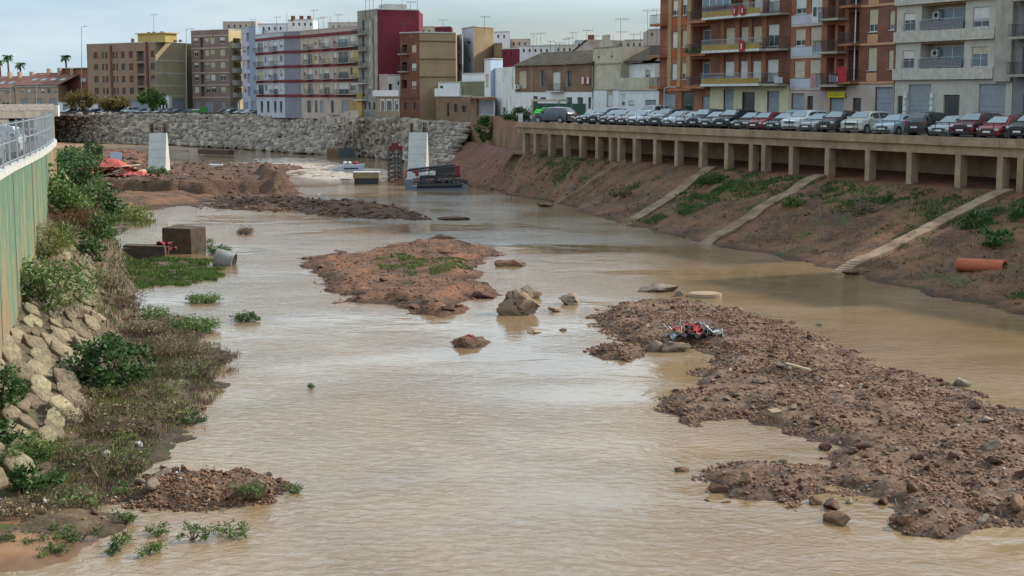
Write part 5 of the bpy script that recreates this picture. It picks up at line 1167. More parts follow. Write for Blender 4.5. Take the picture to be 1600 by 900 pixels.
for i, (px, kd, cl) in enumerate(row):
    p = on_line(px, dk(0, 1.15), DD, 200+18*(px-900)/700.); k_ = i if i < 13 else len(row)-1-i
    side = 'left end' if i < 13 else 'right end'
    car(kd, cl, (p.x, p.y, ZD), TA+rr.uniform(-.07, .05), '%s %s parked nose out, %s from %s of the deck row' % (cn[cl], names[kd], ordn[k_], side), GR, rev=(px == 1427), sc=1.16)
def deckpt(px, off): p = on_line(px, dk(0, off), DD, 195); return (p.x, p.y, 7.84)
p = deckpt(838, 1.6); car('suv', 'darkgrey', p, math.radians(-35), 'dark grey car side on at the far left end of the deck', GR, sc=1.16)
p = deckpt(1003, 9); car('van', 'white', (p[0], p[1], 7.83), TA+.3, 'white van driving behind the middle of the parked row', GR, sc=1.16)
p = deckpt(1560, 8); car('hatchback', 'maroon', (p[0], p[1], 7.83), TA, 'maroon hatchback behind the red cars at the right end', GR, sc=1.16)
p = deckpt(1225, 8.6); car('suv', 'silver', (p[0], p[1], 7.83), TA+.2, 'silver tall car in the street behind the white suv', GR, sc=1.16)
# far bank cars
GF = 'cars parked along the far bank street'
far = [(98,'hatchback','grey'),(112,'saloon','navy'),(136,'hatchback','darkgrey'),(152,'saloon','silver'),(168,'suv','grey'),(190,'van','white'),(209,'hatchback','silver'),(222,'saloon','white'),(236,'hatchback','white'),(250,'suv','silver'),(264,'saloon','darkgrey'),(279,'hatchback','black'),(292,'hatchback','darkgrey'),(338,'suv','darkgrey'),(350,'hatchback','black'),(364,'hatchback','silver'),(376,'saloon','silver'),(388,'saloon','navy'),(424,'saloon','grey'),(490,'saloon','black')]
for i, (px, kd, cl) in enumerate(far):
    Y = np.interp(px, [90, 300, 400, 500], [351, 345, 331, 306]); c_ = col_at(px, Y)
    wh = 'left of the tan brown block' if px < 138 else 'before the tan brown block' if px < 296 else 'before the brown cream block' if px < 400 else 'before the maroon banded block'
    car(kd, cl, (c_.x, c_.y, 6.62), math.radians(rr.uniform(20, 60)), '%s %s, far bank, %s, car %s from left' % (cn[cl], names[kd].split()[-1], wh, 'one two three four five six seven eight nine ten eleven twelve thirteen fourteen fifteen sixteen seventeen eighteen nineteen twenty'.split()[i]), GF)
G['bin'] = plain('green plastic bin', (.03, .22, .04), .5)
for i, (px, h) in enumerate(((306, 1.4), (317, 1.8))):
    c_ = col_at(px, 343); T = thing('recycling_bin', ('low' if i == 0 else 'taller')+' green recycling bin on the far bank before the brown cream block', 'bin', (c_.x, c_.y, 6.62), .2, 'green bins on the far bank')
    q = MB(); q.prism([(-.8, -.5), (.8, -.5), (.9, .5), (-.9, .5)], 0, h*.8); obj('body', q, G['bin'], T, False, False)
    q = MB(); q.prism([(-.95, -.6), (.95, -.6), (.95, .6), (-.95, .6)], h*.8+.003, h); obj('lid', q, G['bin'] if i else G['slabw'], T, False, False)
# left street cars behind the fence
GL = 'cars queued on the left street'
for i, (px, py, kd, cl, lb) in enumerate(((2, 254, 'hatchback', 'white', 'white hatchback behind the left fence, farthest of the queue'), (-9, 270, 'suv', 'darkgrey', 'dark grey suv behind the left fence, second of the queue'), (-24, 290, 'saloon', 'silver', 'silver saloon behind the left fence, third of the queue'), (-45, 314, 'hatchback', 'white', 'white hatchback behind the left fence, nearest of the queue'))):
    Yc = (73, 67.6, 62.2, 56.8)[i]; xw = float(np.interp(Yc, [q_.y for q_ in WX[:60]], [q_.x for q_ in WX[:60]])); car(kd, cl, (xw-1.75, Yc, 8.02), math.radians(101), lb, GL)
p = Vector((-33, 97, 8.02))
T = thing('barrier_board', 'dark boards with red and white striped tape across the left street', 'barrier', (p.x, p.y, 8.02))
q = MB(); a_, b_ = aty(-25, 206, p.y), aty(57, 199, p.y); q.add([(a_.x, a_.y, a_.z-1.0), (b_.x, b_.y, b_.z-.85), (b_.x, b_.y, b_.z), (a_.x, a_.y, a_.z), (a_.x, a_.y+.08, a_.z-1.0), (b_.x, b_.y+.08, b_.z-.85), (b_.x, b_.y+.08, b_.z), (a_.x, a_.y+.08, a_.z)], [(0,1,2,3), (4,5,6,7), (3,2,6,7), (0,1,5,4)]); obj('board', q, G['trim'], T)
red_ = plain('red tape', (.5, .03, .03), .5); wht_ = plain('white tape', (.7, .7, .68), .5)
for tz, wv in ((.0, 0), (-.42, .1)):
    for m_, o_ in ((red_, 0), (wht_, 1)):
        q = MB()
        for j in range(o_, 44, 2):
            t0_, t1_ = j/44, (j+1)/44; A_, B_ = a_.lerp(b_, t0_), a_.lerp(b_, t1_); z0_, z1_ = A_.z+tz, B_.z+tz
            q.add([(A_.x, A_.y-.03, z0_-.14), (B_.x, B_.y-.03, z1_-.14), (B_.x, B_.y-.03, z1_), (A_.x, A_.y-.03, z0_)], [(0,1,2,3)])
        obj('striped_tape', q, m_, T)
# flood wall, coping and fence on the left
b0 = WX[30]
def wall_mat():
    m, t, p = nodes('faded green painted wall'); l = t.links.new
    co = N(t, 'ShaderNodeTexCoord'); mp = N(t, 'ShaderNodeMapping'); mp.inputs['Scale'].default_value = (1.0, 1.0, .07); l(co.outputs['Object'], mp.inputs['Vector'])
    n = N(t, 'ShaderNodeTexNoise', Scale=1.0, Detail=6.0, Roughness=.7); l(mp.outputs[0], n.inputs['Vector'])
    n2 = N(t, 'ShaderNodeTexNoise', Scale=1.2, Detail=9.0, Roughness=.7); l(co.outputs['Object'], n2.inputs['Vector'])
    sp = N(t, 'ShaderNodeSeparateXYZ'); l(co.outputs['Object'], sp.inputs[0])
    zr = N(t, 'ShaderNodeMapRange'); zr.inputs['From Min'].default_value = -6; zr.inputs['From Max'].default_value = 0; zr.inputs['To Min'].default_value = .07; zr.inputs['To Max'].default_value = -.07; l(sp.outputs[2], zr.inputs['Value'])
    a = N(t, 'ShaderNodeMath', operation='MULTIPLY_ADD'); a.inputs[1].default_value = .5; l(n2.outputs['Fac'], a.inputs[0]); l(n.outputs['Fac'], a.inputs[2])
    b = N(t, 'ShaderNodeMath', operation='ADD'); l(a.outputs[0], b.inputs[0]); l(zr.outputs[0], b.inputs[1])
    yr = N(t, 'ShaderNodeMapRange'); yr.inputs['From Min'].default_value = 80-b0.y; yr.inputs['From Max'].default_value = 90-b0.y; yr.inputs['To Max'].default_value = .26; l(sp.outputs[1], yr.inputs['Value'])
    b2 = N(t, 'ShaderNodeMath', operation='ADD'); l(b.outputs[0], b2.inputs[0]); l(yr.outputs[0], b2.inputs[1]); b = b2
    r = N(t, 'ShaderNodeValToRGB'); e = r.color_ramp.elements; e[0].position = .68; e[0].color = (.075, .145, .09, 1); e[1].position = .92; e[1].color = (.20, .125, .065, 1)
    x = r.color_ramp.elements.new(.78); x.color = (.115, .175, .10, 1); x = r.color_ramp.elements.new(.84); x.color = (.25, .175, .09, 1)
    l(b.outputs[0], r.inputs['Fac']); l(r.outputs[0], p.inputs['Base Color']); p.inputs['Roughness'].default_value = .9
    bp = N(t, 'ShaderNodeBump', Strength=.3, Distance=.03); l(n2.outputs['Fac'], bp.inputs['Height']); l(bp.outputs[0], p.inputs['Normal'])
    return m
T = thing('painted_flood_wall', 'tall flood wall with faded green paint and rust ochre runs along the left street', 'wall', (b0.x, b0.y, 8.0))
def ribbon(mb, path, o0, o1, z0, z1):
    for i in range(len(path)-1):
        a, b = path[i], path[i+1]; d = (b-a).normalized(); n_ = Vector((d.y, -d.x, 0))
        ds = (path[min(i+2, len(path)-1)]-a).normalized() if i+2 < len(path) else d; n2 = Vector((ds.y, -ds.x, 0)) if False else n_
        mb.add([a+n_*o0, a+n_*o1, b+n_*o1, b+n_*o0], []); k = len(mb.v)-4
        for j in range(4): v = mb.v[k+j]; mb.v[k+j] = (v[0], v[1], z0)
        for j in range(4): v = mb.v[k+j]; mb.v.append((v[0], v[1], z1))
        mb.f += [(k, k+1, k+2, k+3), (k+4, k+5, k+6, k+7), (k, k+1, k+5, k+4), (k+1, k+2, k+6, k+5), (k+2, k+3, k+7, k+6), (k+3, k, k+4, k+7)]
WF = [Vector(p) for p in resample(WP, 360)]
q = MB(); ribbon(q, WF, -.1, .12, 1.0, 7.9); obj('wall_face', q, wall_mat(), T)
for i in range(40, 356, 44):
    q = MB(); ribbon(q, WF[i:i+2], .125, .15, 1.0, 7.88); q.v = [v for v in q.v]; a_, b_ = WF[i], WF[i+1]; dd = (b_-a_).normalized()*.07; q = MB(); ribbon(q, [a_, a_+dd], .12, .15, 1.2, 7.88); obj('joint_strip', q, G['conc'], T)
q = MB(); ribbon(q, WF, -.22, .2, 7.904, 8.14); obj('coping', q, G['conc_l'], T)
T = thing('street_fence', 'tall grey metal bar fence standing on the green flood wall', 'fence', (b0.x, b0.y, 8.14))
dist_ = [0]
for i in range(len(WF)-1): dist_.append(dist_[-1]+(WF[i+1]-WF[i]).length)
wx_, wy_ = np.array([p.x for p in WF]), np.array([p.y for p in WF])
def wpt(s_, z): return Vector((float(np.interp(s_, dist_, wx_)), float(np.interp(s_, dist_, wy_)), z))
s_ = 34.0; posts = []
while s_ < dist_[-1]:
    q = MB(); q.tube([wpt(s_, 8.15), wpt(s_, 9.98)], .045, 6); obj('post', q, G['galv'], T); s_ += 3.2
q = MB(); s_ = 34.0
while s_ < dist_[-1]:
    q.tube([wpt(s_, 8.2), wpt(s_, 9.95)], .008, 4, False); s_ += .42
o = obj('fence_bar', q, G['galv'], T); o['kind'] = 'stuff'
q = MB()
for z in (8.3, 9.1, 9.85): q.tube([wpt(x, z) for x in np.arange(34, dist_[-1], .8)], .02, 4)
obj('rail', q, G['galv'], T)

# ------------------------------------------------------------------ plants
G['leaf_d'] = leaf('dark green leaves', (.075, .135, .033), (.035, .07, .02)); G['leaf_m'] = leaf('mid green leaves', (.14, .205, .05), (.07, .115, .03))
G['leaf_y'] = leaf('yellow green leaves', (.21, .225, .06), (.12, .14, .04)); G['leaf_a'] = leaf('yellowing autumn leaves', (.20, .14, .035), (.12, .085, .03))
G['dry'] = leaf('dry brown twigs', (.23, .165, .11), (.12, .085, .058)); G['straw'] = leaf('pale dry straw', (.34, .27, .16), (.22, .17, .10)); G['rust'] = leaf('rusty dry leaves', (.20, .09, .04), (.12, .06, .03))
G['bark'] = mat('grey brown bark', (.12, .09, .065), (.07, .05, .04), scale=4, bump=.6)
def leaves(name, C, size, m, parent, seed=0, asp=.5, droop=.0):
    g = np.random.default_rng(seed); n = len(C); a = g.uniform(0, 6.283, n); el = g.uniform(-.5, 1.1, n)-droop; s = size*g.uniform(.6, 1.35, n)
    d = np.stack([np.cos(a)*np.cos(el), np.sin(a)*np.cos(el), np.sin(el)], 1); r = g.normal(size=(n, 3)); r -= (r*d).sum(1)[:, None]*d; r /= np.linalg.norm(r, axis=1)[:, None]
    L_ = d*s[:, None]; W_ = r*(s*asp*.5)[:, None]
    V = np.stack([C, C+L_*.45+W_, C+L_, C+L_*.45-W_], 1).reshape(-1, 3)
    o = link(name, np_mesh(name, V, np.arange(4*n).reshape(-1, 4)), m, parent)
    return o
def clumps(n, k, rx, ry, rz, cr, seed, hollow=.5, base=0.0):
    """n points grouped round k centres spread through an ellipsoid"""
    g = np.random.default_rng(seed); d = g.normal(size=(k, 3)); d /= np.linalg.norm(d, axis=1)[:, None]; rad = g.uniform(hollow, 1, k)**.6
    c = d*rad[:, None]*np.array([rx, ry, rz]); c[:, 2] = np.maximum(c[:, 2], -rz*.75)
    i = g.integers(0, k, n); q = g.normal(size=(n, 3)); q /= np.linalg.norm(q, axis=1)[:, None]; q *= (g.uniform(0, 1, n)**.45)[:, None]*cr*g.uniform(.6, 1.3, k)[i][:, None]
    P = c[i]+q; P[:, 2] += rz*.8+base; return P, c+np.array([0, 0, rz*.8+base])
def bush(loc, r, h, m, label, n=900, leafs=.16, seed=0, name='bush', cat='bush', group=None, asp=.5, k=None, twig='bark'):
    T = thing(name, label, cat, loc, 0, group); P, c = clumps(n, k or max(8, int(n/60)), r, r*.9, h*.5, r*.32, seed, .4)
    P[:, 2] = np.abs(P[:, 2])*1.0; leaves('foliage', P, leafs, G[m], T, seed, asp)
    q = MB()
    for j in range(min(9, len(c))): q.tube([(0, 0, -.1), Vector(c[j])*.5+Vector((0, 0, .05)), tuple(c[j])], [.035*r, .025*r, .01], 4, False)
    obj('stem', q, G[twig], T, False, False); return T
def twigs(loc, r, h, m, label, n=160, seed=0, name='dry_bush', cat='dry bush', group=None, leafm=None, nl=300):
    T = thing(name, label, cat, loc, 0, group); g = random.Random(seed); q = MB(); pts_ = []
    for i in range(n):
        a = g.uniform(0, 6.283); R0 = r*g.uniform(0, .8)**.7; x, y = math.cos(a)*R0, math.sin(a)*R0*.8; b = a+g.uniform(-1.5, 1.5); ln = h*g.uniform(.5, 1.15)
        p0 = Vector((x, y, -.05)); p1 = p0+Vector((math.cos(b)*ln*.35, math.sin(b)*ln*.35, ln*.55)); p2 = p1+Vector((math.cos(b+g.uniform(-.8, .8))*ln*.5, math.sin(b)*ln*.5, ln*g.uniform(-.15, .4)))
        q.tube([p0, p1, p2], [.012, .009, .004], 3, False); pts_ += [p1.lerp(p2, g.random()) for _ in range(3)]
        p3 = p1+Vector((g.uniform(-.3, .3), g.uniform(-.3, .3), g.uniform(0, .3)))*ln; q.tube([p1, p3], [.007, .003], 3, False)
    obj('twigs', q, G[m], T, False, False)
    g2 = np.random.default_rng(seed); C = np.array([list(pts_[g2.integers(len(pts_))]) for _ in range(nl)])+g2.normal(0, .06*r, (nl, 3)); C[:, 2] = np.abs(C[:, 2])
    leaves('dead_leaves', C, .10, G[leafm or m], T, seed); return T
def blades(name, P, h, m, parent=None, seed=0, w_=.02, kind=None, lean=.5):
    g = np.random.default_rng(seed); n = len(P); a = g.uniform(0, 6.283, n); H = h*g.uniform(.5, 1.3, n); ln = g.uniform(0, lean, n)
    dx = np.stack([np.cos(a), np.sin(a), a*0], 1); sd_ = np.stack([-np.sin(a), np.cos(a), a*0], 1)*w_; z = np.array([0, 0, 1.])
    mid_ = P+z*(H*.6)[:, None]+dx*(ln*H*.3)[:, None]; tip = P+z*(H*(1-ln*.4))[:, None]+dx*(ln*H)[:, None]
    V = np.stack([P-sd_, P+sd_, mid_+sd_*.7, tip, mid_-sd_*.7], 1).reshape(-1, 3); k = np.arange(n)*5
    F = np.concatenate([np.stack([k, k+1, k+2, k+4], 1), np.stack([k+4, k+2, k+3, k+3], 1)])
    me = bpy.data.meshes.new(name); Fl = [tuple(f) for f in np.stack([k, k+1, k+2, k+3, k+4], 1).tolist()]
    me.from_pydata(V.tolist(), [], Fl); o = link(name, me, m, parent)
    if kind: o['kind'] = kind
    return o
def tree(px, ybase, Y, h, r, m, label, seed, zb=6.6, n=2600, lf=.5):
    b = col_at(px, Y); T = thing('street_tree', label, 'tree', (b.x, b.y, zb)); g = random.Random(seed)
    P, c = clumps(n, 42, r, r, h*.30, r*.27, seed, .35); P[:, 2] += h*.30
    leaves('crown', P, lf, G[m], T, seed, .7); q = MB(); q.tube([(0, 0, 0), (.1, 0, h*.25), (0, .05, h*.42)], [.22, .17, .13], 7)
    for j in range(14): cc = Vector(c[j])+Vector((0, 0, h*.30)); q.tube([(0, 0, h*.36), Vector((0, 0, h*.42)).lerp(cc, .5)+Vector((0, 0, .2)), cc], [.10, .06, .02], 5, False)
    obj('trunk', q, G['bark'], T, False, False)
tree(237, 176, 348, 7.0, 3.2, 'leaf_m', 'round green street tree before the tan brown block', 1)
tree(126, 176, 352, 6.3, 3.9, 'leaf_a', 'wide yellowing street tree before the terracotta hall', 2); tree(178, 176, 350, 4.6, 3.2, 'leaf_a', 'low yellow brown street tree at the left end of the tan brown block', 3)
tree(10, 172, 372, 3.0, 1.8, 'leaf_d', 'small dark tree before the terracotta end house', 4, n=900)
for i, (px, yt, yb, Y) in enumerate(((1,92,120,430),(14,84,122,440),(33,96,124,435),(104,84,112,430))):
    b = aty(px, yb+14, Y); t = aty(px, yt+5, Y); T = thing('palm_tree', ('palm at the left edge behind the terracotta end house', 'tallest of the left palms above the terracotta roofs', 'smaller palm right of the left palm group', 'single palm above the terracotta hall')[i], 'palm', b, 0, 'palms behind the terracotta houses')
    h_ = t.z-b.z; q = MB(); q.tube([(0, 0, -3), (.1, 0, h_*.5), (0, 0, h_)], [.35, .28, .24], 7); obj('trunk', q, G['bark'], T, False, False)
    g = random.Random(i); q = MB()
    for j in range(34):
        a = g.uniform(0, 6.28); up = g.uniform(-.5, 1.2); R_ = 1.9*g.uniform(.8, 1.1); prev = None
        for s_ in range(6):
            t_ = s_/5; p = Vector((math.cos(a)*R_*t_, math.sin(a)*R_*t_, h_+up*R_*t_*.8-R_*.7*t_*t_)); wv = .34*math.sin(math.pi*min(1, .15+t_*.85))+.03; sd_ = Vector((-math.sin(a), math.cos(a), -.25))*wv
            if prev: q.add([prev[0]-prev[1], prev[0]+prev[1], p+sd_, p-sd_], [(0,1,2,3)])
            prev = (p, sd_)
    obj('crown', q, G['leaf_d'], T, False, False)

# --- pebbles, clods and stones on the bars
def area_scatter(tr, name, n, s0, s1, m, seed, marg=.0, pw_=3.0, base=PEB, flat=.7):
    g = np.random.default_rng(seed); P = tr.sample(n, marg, g); P = P[(fbm(P[:, 0]/1.3, P[:, 1]/1.3, 4, 91) > -.06)|(g.random(len(P)) < .22)]; n = len(P); sz = s0+(s1-s0)*g.uniform(0, 1, n)**pw_; return scatter(name, P[:, :3], sz, m, tr.o, flat, base, seed)
area_scatter(bar, 'pebbles', 42000, .016, .085, G['pebble'], 1, -.05); area_scatter(bar, 'clods', 9000, .025, .15, G['clod'], 2, -.05, 5, ROCKV)
area_scatter(isl2, 'pebbles', 900, .02, .12, G['clod'], 3); area_scatter(isl3, 'pebbles', 400, .015, .07, G['pebble'], 4)
area_scatter(gl, 'pebbles', 5200, .010, .062, G['pebble'], 5, -.03); area_scatter(gl, 'clods', 700, .02, .11, G['clod'], 6, .0, 3, ROCKV)
area_scatter(isle, 'pebbles', 9000, .015, .09, G['clod'], 7, -.05, 3); area_scatter(spit, 'rubble', 3000, .05, .32, G['clod'], 8, -.1, 3, ROCKV)
area_scatter(plat, 'clods', 1800, .06, .4, G['clod'], 9, 0, 4, ROCKV); area_scatter(rub, 'rubble', 500, .1, .6, G['greystone'], 10, -.1, 2, ROCKV); area_scatter(pierb, 'clods', 400, .06, .4, G['clod'], 11, 0, 3, ROCKV)
area_scatter(site, 'rubble', 900, .1, .7, G['clod'], 12, 0, 4, ROCKV); area_scatter(bankL, 'clods', 2500, .02, .14, G['pebble'], 13, 0, 3)
def place(tr, px, py):
    """ground point seen at a pixel, found on the mound itself"""
    d = ray(px, py); t = np.linspace(28, 330, 800); X, Y, Z = d.x*t, d.y*t, CAMZ+d.z*t
    x0, y0, x1, y1 = tr.area; k = np.where((Z < 9) & (Z > -1) & (X > x0) & (X < x1) & (Y > y0) & (Y < y1))[0]
    if len(k):
        h_ = np.maximum(tr.h(X[k], Y[k]), 0); q = np.where(Z[k] <= h_)[0]
        if len(q): i = k[q[0]]; return Vector((X[i], Y[i], max(float(h_[q[0]]), 0)))
    return at(px, py, 0)
for i, (px, py, sx, sy, h_, mm) in enumerate(((1503,603,.48,.35,.34,'greystone'),(1550,706,.42,.34,.30,'greystone'),(1553,727,.36,.3,.2,'clod'),(1300,797,.50,.30,.22,'clod'),(1310,818,.5,.3,.24,'clod'),(1326,792,.16,.14,.16,'greystone'),(1275,790,.36,.22,.18,'clod'),(1120,770,.35,.25,.25,'clod'),(1165,762,.33,.26,.28,'clod'),(1425,772,.3,.22,.28,'clod'),(1190,603,.42,.3,.22,'greystone'),(1222,577,.5,.34,.16,'greystone'),(1430,722,.26,.2,.2,'clod'),(1520,638,.5,.36,.3,'clod'),(1345,625,.34,.3,.14,'clod'),(1240,640,.24,.2,.14,'greystone'),(1105,628,.22,.18,.14,'greystone'),(1135,630,.26,.2,.12,'greystone'),(1410,825,.4,.3,.3,'clod'),(1535,822,.22,.2,.2,'greystone'),(1590,800,.4,.3,.3,'clod'),(1355,700,.4,.3,.16,'clod'),(1540,660,.42,.26,.2,'greystone'),(1280,470+40,.3,.2,.14,'greystone'),(1185,507,.5,.3,.08,'greystone'),(1595,745,.3,.25,.2,'clod'),(1490,720,.3,.2,.2,'clod'),(1380,790,.3,.2,.2,'clod'),(1290,705,.28,.22,.2,'clod'))):
    p = place(bar, px, py); stone_part('stone', p.x, p.y, p.z+h_*.3, sx, sy, h_, G[mm], bar.o, i*1.3, .2*(i % 3-1), i)
for i in range(150):
    g = rnd; q_ = bar.sample(1, .2, np.random.default_rng(900+i))[0]; s = g.uniform(.09, .17); stone_part('stone', q_[0], q_[1], q_[2]+s*.25, s*1.2, s, s*.8, G[g.choice(['clod', 'clod', 'pebble', 'greystone'])], bar.o, i*2.1, 0, i)
for i, (px, py, s, mm) in enumerate(((253,745,.26,'greystone'),(241,772,.27,'greystone'),(222,757,.2,'greystone'),(256,733,.14,'greystone'),(290,738,.24,'greystone'),(275,738,.16,'clod'),(205,790,.14,'greystone'),(305,755,.11,'pebble'),(330,770,.1,'pebble'),(357,788,.12,'clod'),(420,745,.14,'greystone'),(435,760,.13,'clod'),(345,742,.1,'clod'))):
    p = place(gl, px, py); stone_part('stone', p.x, p.y, p.z+s*.3, s*1.25, s, s*.75, G[mm], gl.o, i*1.1, .2, i+3)
for i, (px, py, s) in enumerate(((478,405,.5),(560,470,.5),(650,480,.6),(700,485,.5),(716,480,.35),(680,470,.6),(630,470,.7),(540,462,.4),(740,468,.4),(727,462,.4),(755,462,.3),(600,440,.5),(500,420,.5),(690,395,.8),(735,388,.8),(655,435,.5))):
    p = place(isle, px, py); stone_part('stone', p.x, p.y, p.z+s*.0, s*.9, s*.6, s*.36, G['clod'], isle.o, i*.9, .1, i)
def boulder(name, px, py, wpx, hpx, m, label, k, cat='boulder', group=None, z=0.0, elon=.8, rz=None, sub=2, cuts=9, seed=None, tr=None):
    p = at(px, py, z) if tr is None else place(tr, px, py); s = wpx/2*p.y/FPX*1.02; h_ = hpx*p.y/FPX
    v, f = rockmesh(sub, seed or (200+k), cuts, .05); g = np.random.default_rng(k); v = v+.05*g.normal(size=(len(v), 3)); v *= 1+.10*np.sin(v[:, :1]*4+k)*np.cos(v[:, 1:2]*5+k*2); lo, hi = v.min(0), v.max(0)
    v = (v-(lo+hi)/2)/((hi-lo)/2); V = v*np.array([s, s*elon, h_*.72])+np.array([0, s*elon*.9, h_*.28])
    o = link(name, np_mesh(name, V, f), G[m]); o.location = p; tag(o, label, cat, group); return o
def bigrock(px, py):
    """weathered block: flat broken faces, leaning peak to the left of centre"""
    p = at(px, py); sc_ = p.y/FPX; v, f = rockmesh(3, 404, 11, .0); v = v.copy(); lo, hi = v.min(0), v.max(0); v = (v-(lo+hi)/2)/((hi-lo)/2)
    x, y, z = v[:, 0], v[:, 1], v[:, 2]; k = np.clip(z, 0, 1); x = x*(1-.38*k)-.16*k; rel = fbm(x*2.5+3, z*2.5+y*2, 5, 6, .6)*.07; x, y, z = x*(1+rel), y*(1+rel), z*(1+rel)
    V = np.stack([x*39*sc_, y*.95+.8, z*.62+.12], 1); V[:, 2] = np.where(V[:, 2] > 0, V[:, 2]*(38*sc_/.74), V[:, 2]); o = link('boulder', np_mesh('boulder', V, f), G['boulder']); o.location = p; return o
tag(bigrock(812, 493), 'large pale angular boulder standing in the water beside the earth island', 'boulder')
boulder('boulder', 827, 468, 42, 22, 'greystone', 'brown rounded boulder just behind the large pale boulder', 2); boulder('boulder', 889, 477, 34, 18, 'greystone', 'small pointed dark boulder right of the large pale boulder', 3)
boulder('boulder', 868, 488, 24, 8, 'greystone', 'flat dark stone left of the small pointed boulder', 4); boulder('boulder', 757, 467, 40, 12, 'clod', 'dark reddish clod off the right tip of the earth island', 5)
boulder('boulder', 835, 521, 24, 4, 'greystone', 'thin flat stone just breaking the water below the large boulder', 6); boulder('boulder', 797, 417, 50, 10, 'clod', 'low dark mud lump right of the earth island', 7, elon=.5)
boulder('boulder', 1030, 457, 66, 12, 'greystone', 'long low dark rock pile left of the round concrete ring', 8, elon=.5); boulder('boulder', 1061, 463, 16, 9, 'greystone', 'little dark rock touching the round concrete ring', 9)
boulder('boulder', 708, 344, 54, 5, 'clod', 'thin gravel sliver right of the low gravel spit', 10, elon=.4); boulder('boulder', 692, 374, 40, 6, 'clod', 'low brown mud patch behind the earth island', 12, elon=.6)
boulder('boulder', 1057, 551, 52, 16, 'greystone', 'smooth dark rounded stone at the water pool edge of the gravel bar', 13, sub=2, elon=.5); boulder('boulder', 1025, 550, 34, 17, 'greystone', 'smooth dark stone beside the small gravel island', 14, elon=.7)
boulder('boulder', 397, 790, 52, 34, 'boulder', 'large whitish angular rock at the right end of the left gravel spit', 15, tr=gl, elon=.8)
boulder('boulder', 880, 517, 14, 4, 'greystone', 'tiny stone breaking the water left of the gravel bar', 16); boulder('boulder', 1066, 738, 24, 7, 'clod', 'small dark clod off the left tip of the gravel bar', 17); boulder('boulder', 727, 543, 44, 16, 'clod', 'clod of mud lying on the mud islet', 18, elon=.6)
p = at(733, 527, .35); q = MB(); q.tube([(-.12, 0, 0), (0, .05, .09), (.15, 0, .03)], [.05, .06, .03], 6); o = obj('red_rag', q, G['redcloth']); o.location = p; tag(o, 'scrap of red cloth lying on the mud islet', 'rag')
def rag(T, name, c, w_, h_, m, seed):
    g = random.Random(seed); q = MB(); n = 7; Z = [[g.uniform(-1, 1) for _ in range(n+1)] for _ in range(n+1)]
    q.v = [(c[0]+w_*(i/n-.5), c[1]+h_*(j/n-.5), c[2]+.12*Z[j][i]*w_+.15*w_*math.sin(i*1.3)*math.cos(j)) for j in range(n+1) for i in range(n+1)]
    q.f = [(j*(n+1)+i, j*(n+1)+i+1, (j+1)*(n+1)+i+1, (j+1)*(n+1)+i) for j in range(n) for i in range(n)]; return obj(name, q, m, T, True, False)
# concrete ring, plank, blocks, pipes
p = at(1105, 467, 0); T = thing('manhole_ring', 'round tan concrete manhole ring standing in shallow water behind the gravel bar', 'concrete ring', p)
r_ = 27*p.y/FPX; h_ = .15; q = MB(); q.tube([(0, r_, -.3), (0, r_, h_)], r_, 28); obj('ring', q, G['conc_tan'], T, False, False)
q = MB(); q.tube([(0, r_, h_+.002), (0, r_, h_+.05)], r_*.9, 28); obj('lid', q, G['conc_tan'], T, False, False)
def beam(name, pa, pb, w_, h_, m, label, cat):
    d = (pb-pa); L_ = d.length; q = MB(); q.box(0, L_, -w_/2, w_/2, 0, h_); o = obj(name, q, m); o.location = pa; o.rotation_mode = 'QUATERNION'; o.rotation_quaternion = d.to_track_quat('X', 'Z'); tag(o, label, cat); return o
wood = mat('weathered pale wood', (.48, .38, .25), (.36, .28, .18), scale=3, stretch=(.3, 3, 3)); 
a, b = place(bar, 1227, 577), place(bar, 1266, 586); beam('plank', a+Vector((0, 0, .12)), b+Vector((0, 0, .12)), .10, .06, wood, 'pale wooden plank lying across the middle of the gravel bar', 'plank')
p = place(bar, 1209, 654); q = MB(); q.box(-.2, .22, -.14, .14, 0, .16, Matrix.Rotation(.5, 4, 'Z') @ Matrix.Rotation(.25, 4, 'X')); o = obj('broken_brick', q, G['conc_tan']); o.location = p; tag(o, 'pale broken block on the gravel bar edge above the yellow pool', 'brick')
# tangled rubbish with red cloth
p = place(bar, 1080, 528); T = thing('rubbish_tangle', 'tangle of red and dark cloth, plastic and wire caught on the gravel bar', 'rubbish', p); g = random.Random(8)
dkc = mat('dark wet cloth', (.05, .05, .055), (.02, .02, .025), scale=6); blc = mat('grey blue plastic', (.2, .24, .28), (.12, .14, .17), scale=5)
for i, (x, y, z, w_, h_, m_) in enumerate(((-.6,.1,.35,.5,.6,G['redcloth']),(-.1,-.2,.3,.55,.4,G['redcloth']),(.25,.1,.35,.6,.5,G['redcloth']),(.1,.6,.4,.7,.4,G['redcloth']),(.35,-.3,.22,.4,.3,G['redcloth']),(.5,.9,.5,.45,.35,blc),(-.1,.1,.5,.4,.4,dkc),(.8,.0,.3,.7,.6,dkc),(1.2,-.2,.25,.5,.5,G['leaf_d']),(-.4,-.6,.2,.6,.4,dkc),(.2,-.7,.2,.8,.4,dkc),(1.0,.4,.3,.5,.4,dkc),(-.9,-.5,.15,.6,.3,blc))): rag(T, 'cloth', (x, y, z-.08), w_, h_, m_, i)
for i in range(26):
    q = MB(); x, y = g.uniform(-1, 1.3), g.uniform(-.6, .9); a = g.uniform(0, 6.28); q.tube([(x, y, .05), (x+.3*math.cos(a), y+.3*math.sin(a), g.uniform(.35, .7)), (x+.7*math.cos(a), y+.5*math.sin(a), g.uniform(.1, .4))], .014, 4, False); obj('wire', q, G['galv'] if i % 2 else G['dry'], T, False, False)
